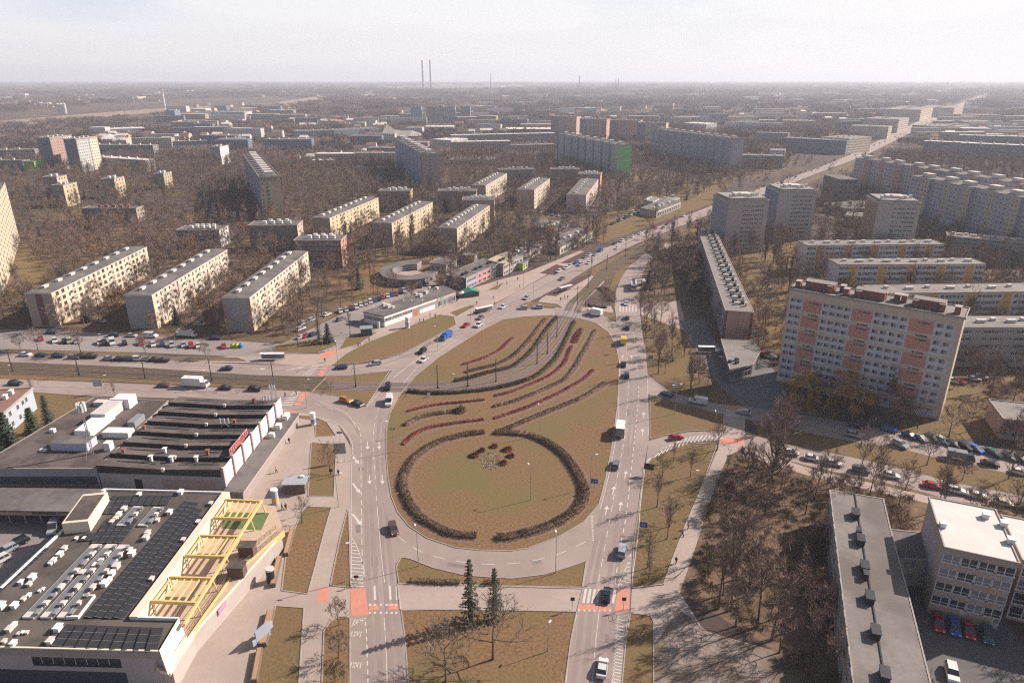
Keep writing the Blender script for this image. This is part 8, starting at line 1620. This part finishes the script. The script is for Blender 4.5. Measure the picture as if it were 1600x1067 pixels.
chm = paint((0.16, 0.15, 0.16)); chimney('left of the two tall power station chimneys on the horizon', 661, 5600, 225, 5, chm); chimney('right of the two tall power station chimneys on the horizon', 673, 5600, 225, 5, chm); chimney('thin lone chimney right of the tall pair', 767, 5600, 130, 2.6, chm); chimney('short chimney above the works hall', 905, 5600, 115, 3.5, chm); chimney('thin far chimney, left of the pair at right centre', 962, 5600, 95, 2.5, chm); chimney('thin far chimney, right of the pair at right centre', 966, 5600, 95, 2.5, chm); chimney('white slanting-looking mast in the far left suburb', 252, 2300, 66, 2.0, M_unitw)
for k, x in enumerate((93, 98, 103)): q = P(x, 178); t = thing('silo', nth(k+1)+' from the left of three white silos in the pale field', 'silo', q, 0, 'three white silos'); o = MB(); o.tube((0, 0, 0), (0, 0, 26), 4, 4, W_, 10); o.build('shell', t); o = MB(); o.tube((0, 0, 26), (0, 0, 30), 4, .5, W_, 10); o.build('roof', t)
# pale fields on the left
for q in ([(-60, 196), (0, 189), (110, 180), (230, 171), (330, 166), (330, 169), (240, 176), (130, 187), (60, 194), (-60, 206)], [(195, 187), (240, 182), (260, 183), (205, 192)], [(435, 160), (500, 150), (520, 151), (470, 161), (440, 166)], [(1180, 150), (1260, 148), (1258, 151), (1190, 153)]): 
    CLR.append(PL(q)); sheet('field', q, mat('pale_field', (0.26, 0.19, 0.14), .95, .25, .02), sm=False)
# scattered suburbs: named by ordinal within their district
rf = random.Random(21); HM = [(W_, Rr), (Cr, M_roofw), (W_, M_roofw), (Cr, M_roofl), (Bg, Rr), (W_, M_roof), (pl((0.5, 0.4, 0.3)), Rr)]
def suburb(place, x0, x1, y0, y1, n, big=0.2, hs=(6, 9)):
    s_ = []
    for k in range(n*3):
        x, y = rf.uniform(x0, x1), rf.uniform(y0, y1); p = P(x, y)
        if len(s_) >= n: break
        if not all(not inside((p.x, p.y), f) for f in FOOT) or any(inside((p.x, p.y), e) for e in EXCL): continue
        if any(abs(x-a[0]) < 4 and abs(y-a[1]) < 1.6 for a in s_): continue
        s_.append((x, y, p))
    for i, (x, y, p) in enumerate(sorted(s_, key=lambda v: v[0])):
        bg_ = rf.random() < big; wd = rf.uniform(40, 90) if bg_ else rf.uniform(12, 20); half = wd/2/p.y*FPX*.94; wm_, rm_ = rf.choice(HM) if not bg_ else rf.choice([(G_, M_roofw), (W_, M_roofl), (Cr, M_roofl), (Bl, M_roofl), (Bg, M_roofw)])
        fbox('%s from the left of the %s' % (nth(i+1), place), (x-half, y), (x+half, y+rf.uniform(-.8, .8)*(1 if bg_ else .2)), rf.uniform(11, 16), rf.uniform(12, 17) if bg_ else rf.uniform(*hs), wm_, rm_, (5 if bg_ else 0) if y > 190 else 0, 'house' if not bg_ else 'building', place, gable=0 if bg_ else 3.0, name='distant_house' if not bg_ else 'distant_block', rooftop=False)
suburb('houses in the red-roofed village left of the church', 455, 600, 186, 203, 34, .05); suburb('houses on the far left slope', 0, 95, 157, 168, 40, .1); suburb('blocks in the far left suburb', 95, 250, 147, 160, 34, .5); suburb('houses in the gardens right of the pair of towers', 150, 195, 213, 228, 14, 0); suburb('buildings in the left middle distance', 260, 460, 165, 222, 50, .45)
suburb('blocks in the middle distance above the slab towers', 600, 880, 150, 196, 59, .5); suburb('blocks behind the four pinkish towers', 880, 1180, 148, 196, 56, .5); suburb('blocks beyond the avenue bend', 1150, 1420, 152, 205, 56, .6); suburb('blocks at the upper right beyond the far avenue', 1440, 1600, 160, 222, 50, .6); suburb('buildings far away below the horizon left of the chimneys', 240, 640, 138, 152, 45, .5, (10, 14)); suburb('buildings far away below the horizon right of the chimneys', 700, 1560, 137, 150, 59, .5, (10, 14))
suburb('roofs showing among the trees left of the striped tower', 445, 610, 222, 262, 12, .35); suburb('roofs between the tall slabs and the far avenue', 700, 1000, 196, 212, 16, .5); suburb('roofs in the woods right of the housing rows', 1390, 1600, 200, 226, 16, .5); suburb('roofs in the woods above the olive-ended tower', 200, 400, 214, 236, 12, .4)
farfill()
# ================================================================== HAZE
hz = MB(); hz.box(-26000, 26000, -600, 24000, -2, 285, M_ground)
hm = bpy.data.materials.new('haze'); hm.use_nodes = True; t = hm.node_tree; t.nodes.clear()
ho = t.nodes.new('ShaderNodeOutputMaterial'); hv = t.nodes.new('ShaderNodeVolumePrincipled')
hv.inputs['Color'].default_value = (0.83, 0.86, 0.97, 1); hv.inputs['Density'].default_value = 0.000125
hv.inputs['Anisotropy'].default_value = 0.15
t.links.new(hv.outputs[0], ho.inputs['Volume'])
hob = hz.build('haze'); hob.data.materials.clear(); hob.data.materials.append(hm); tag(hob, kind='stuff')
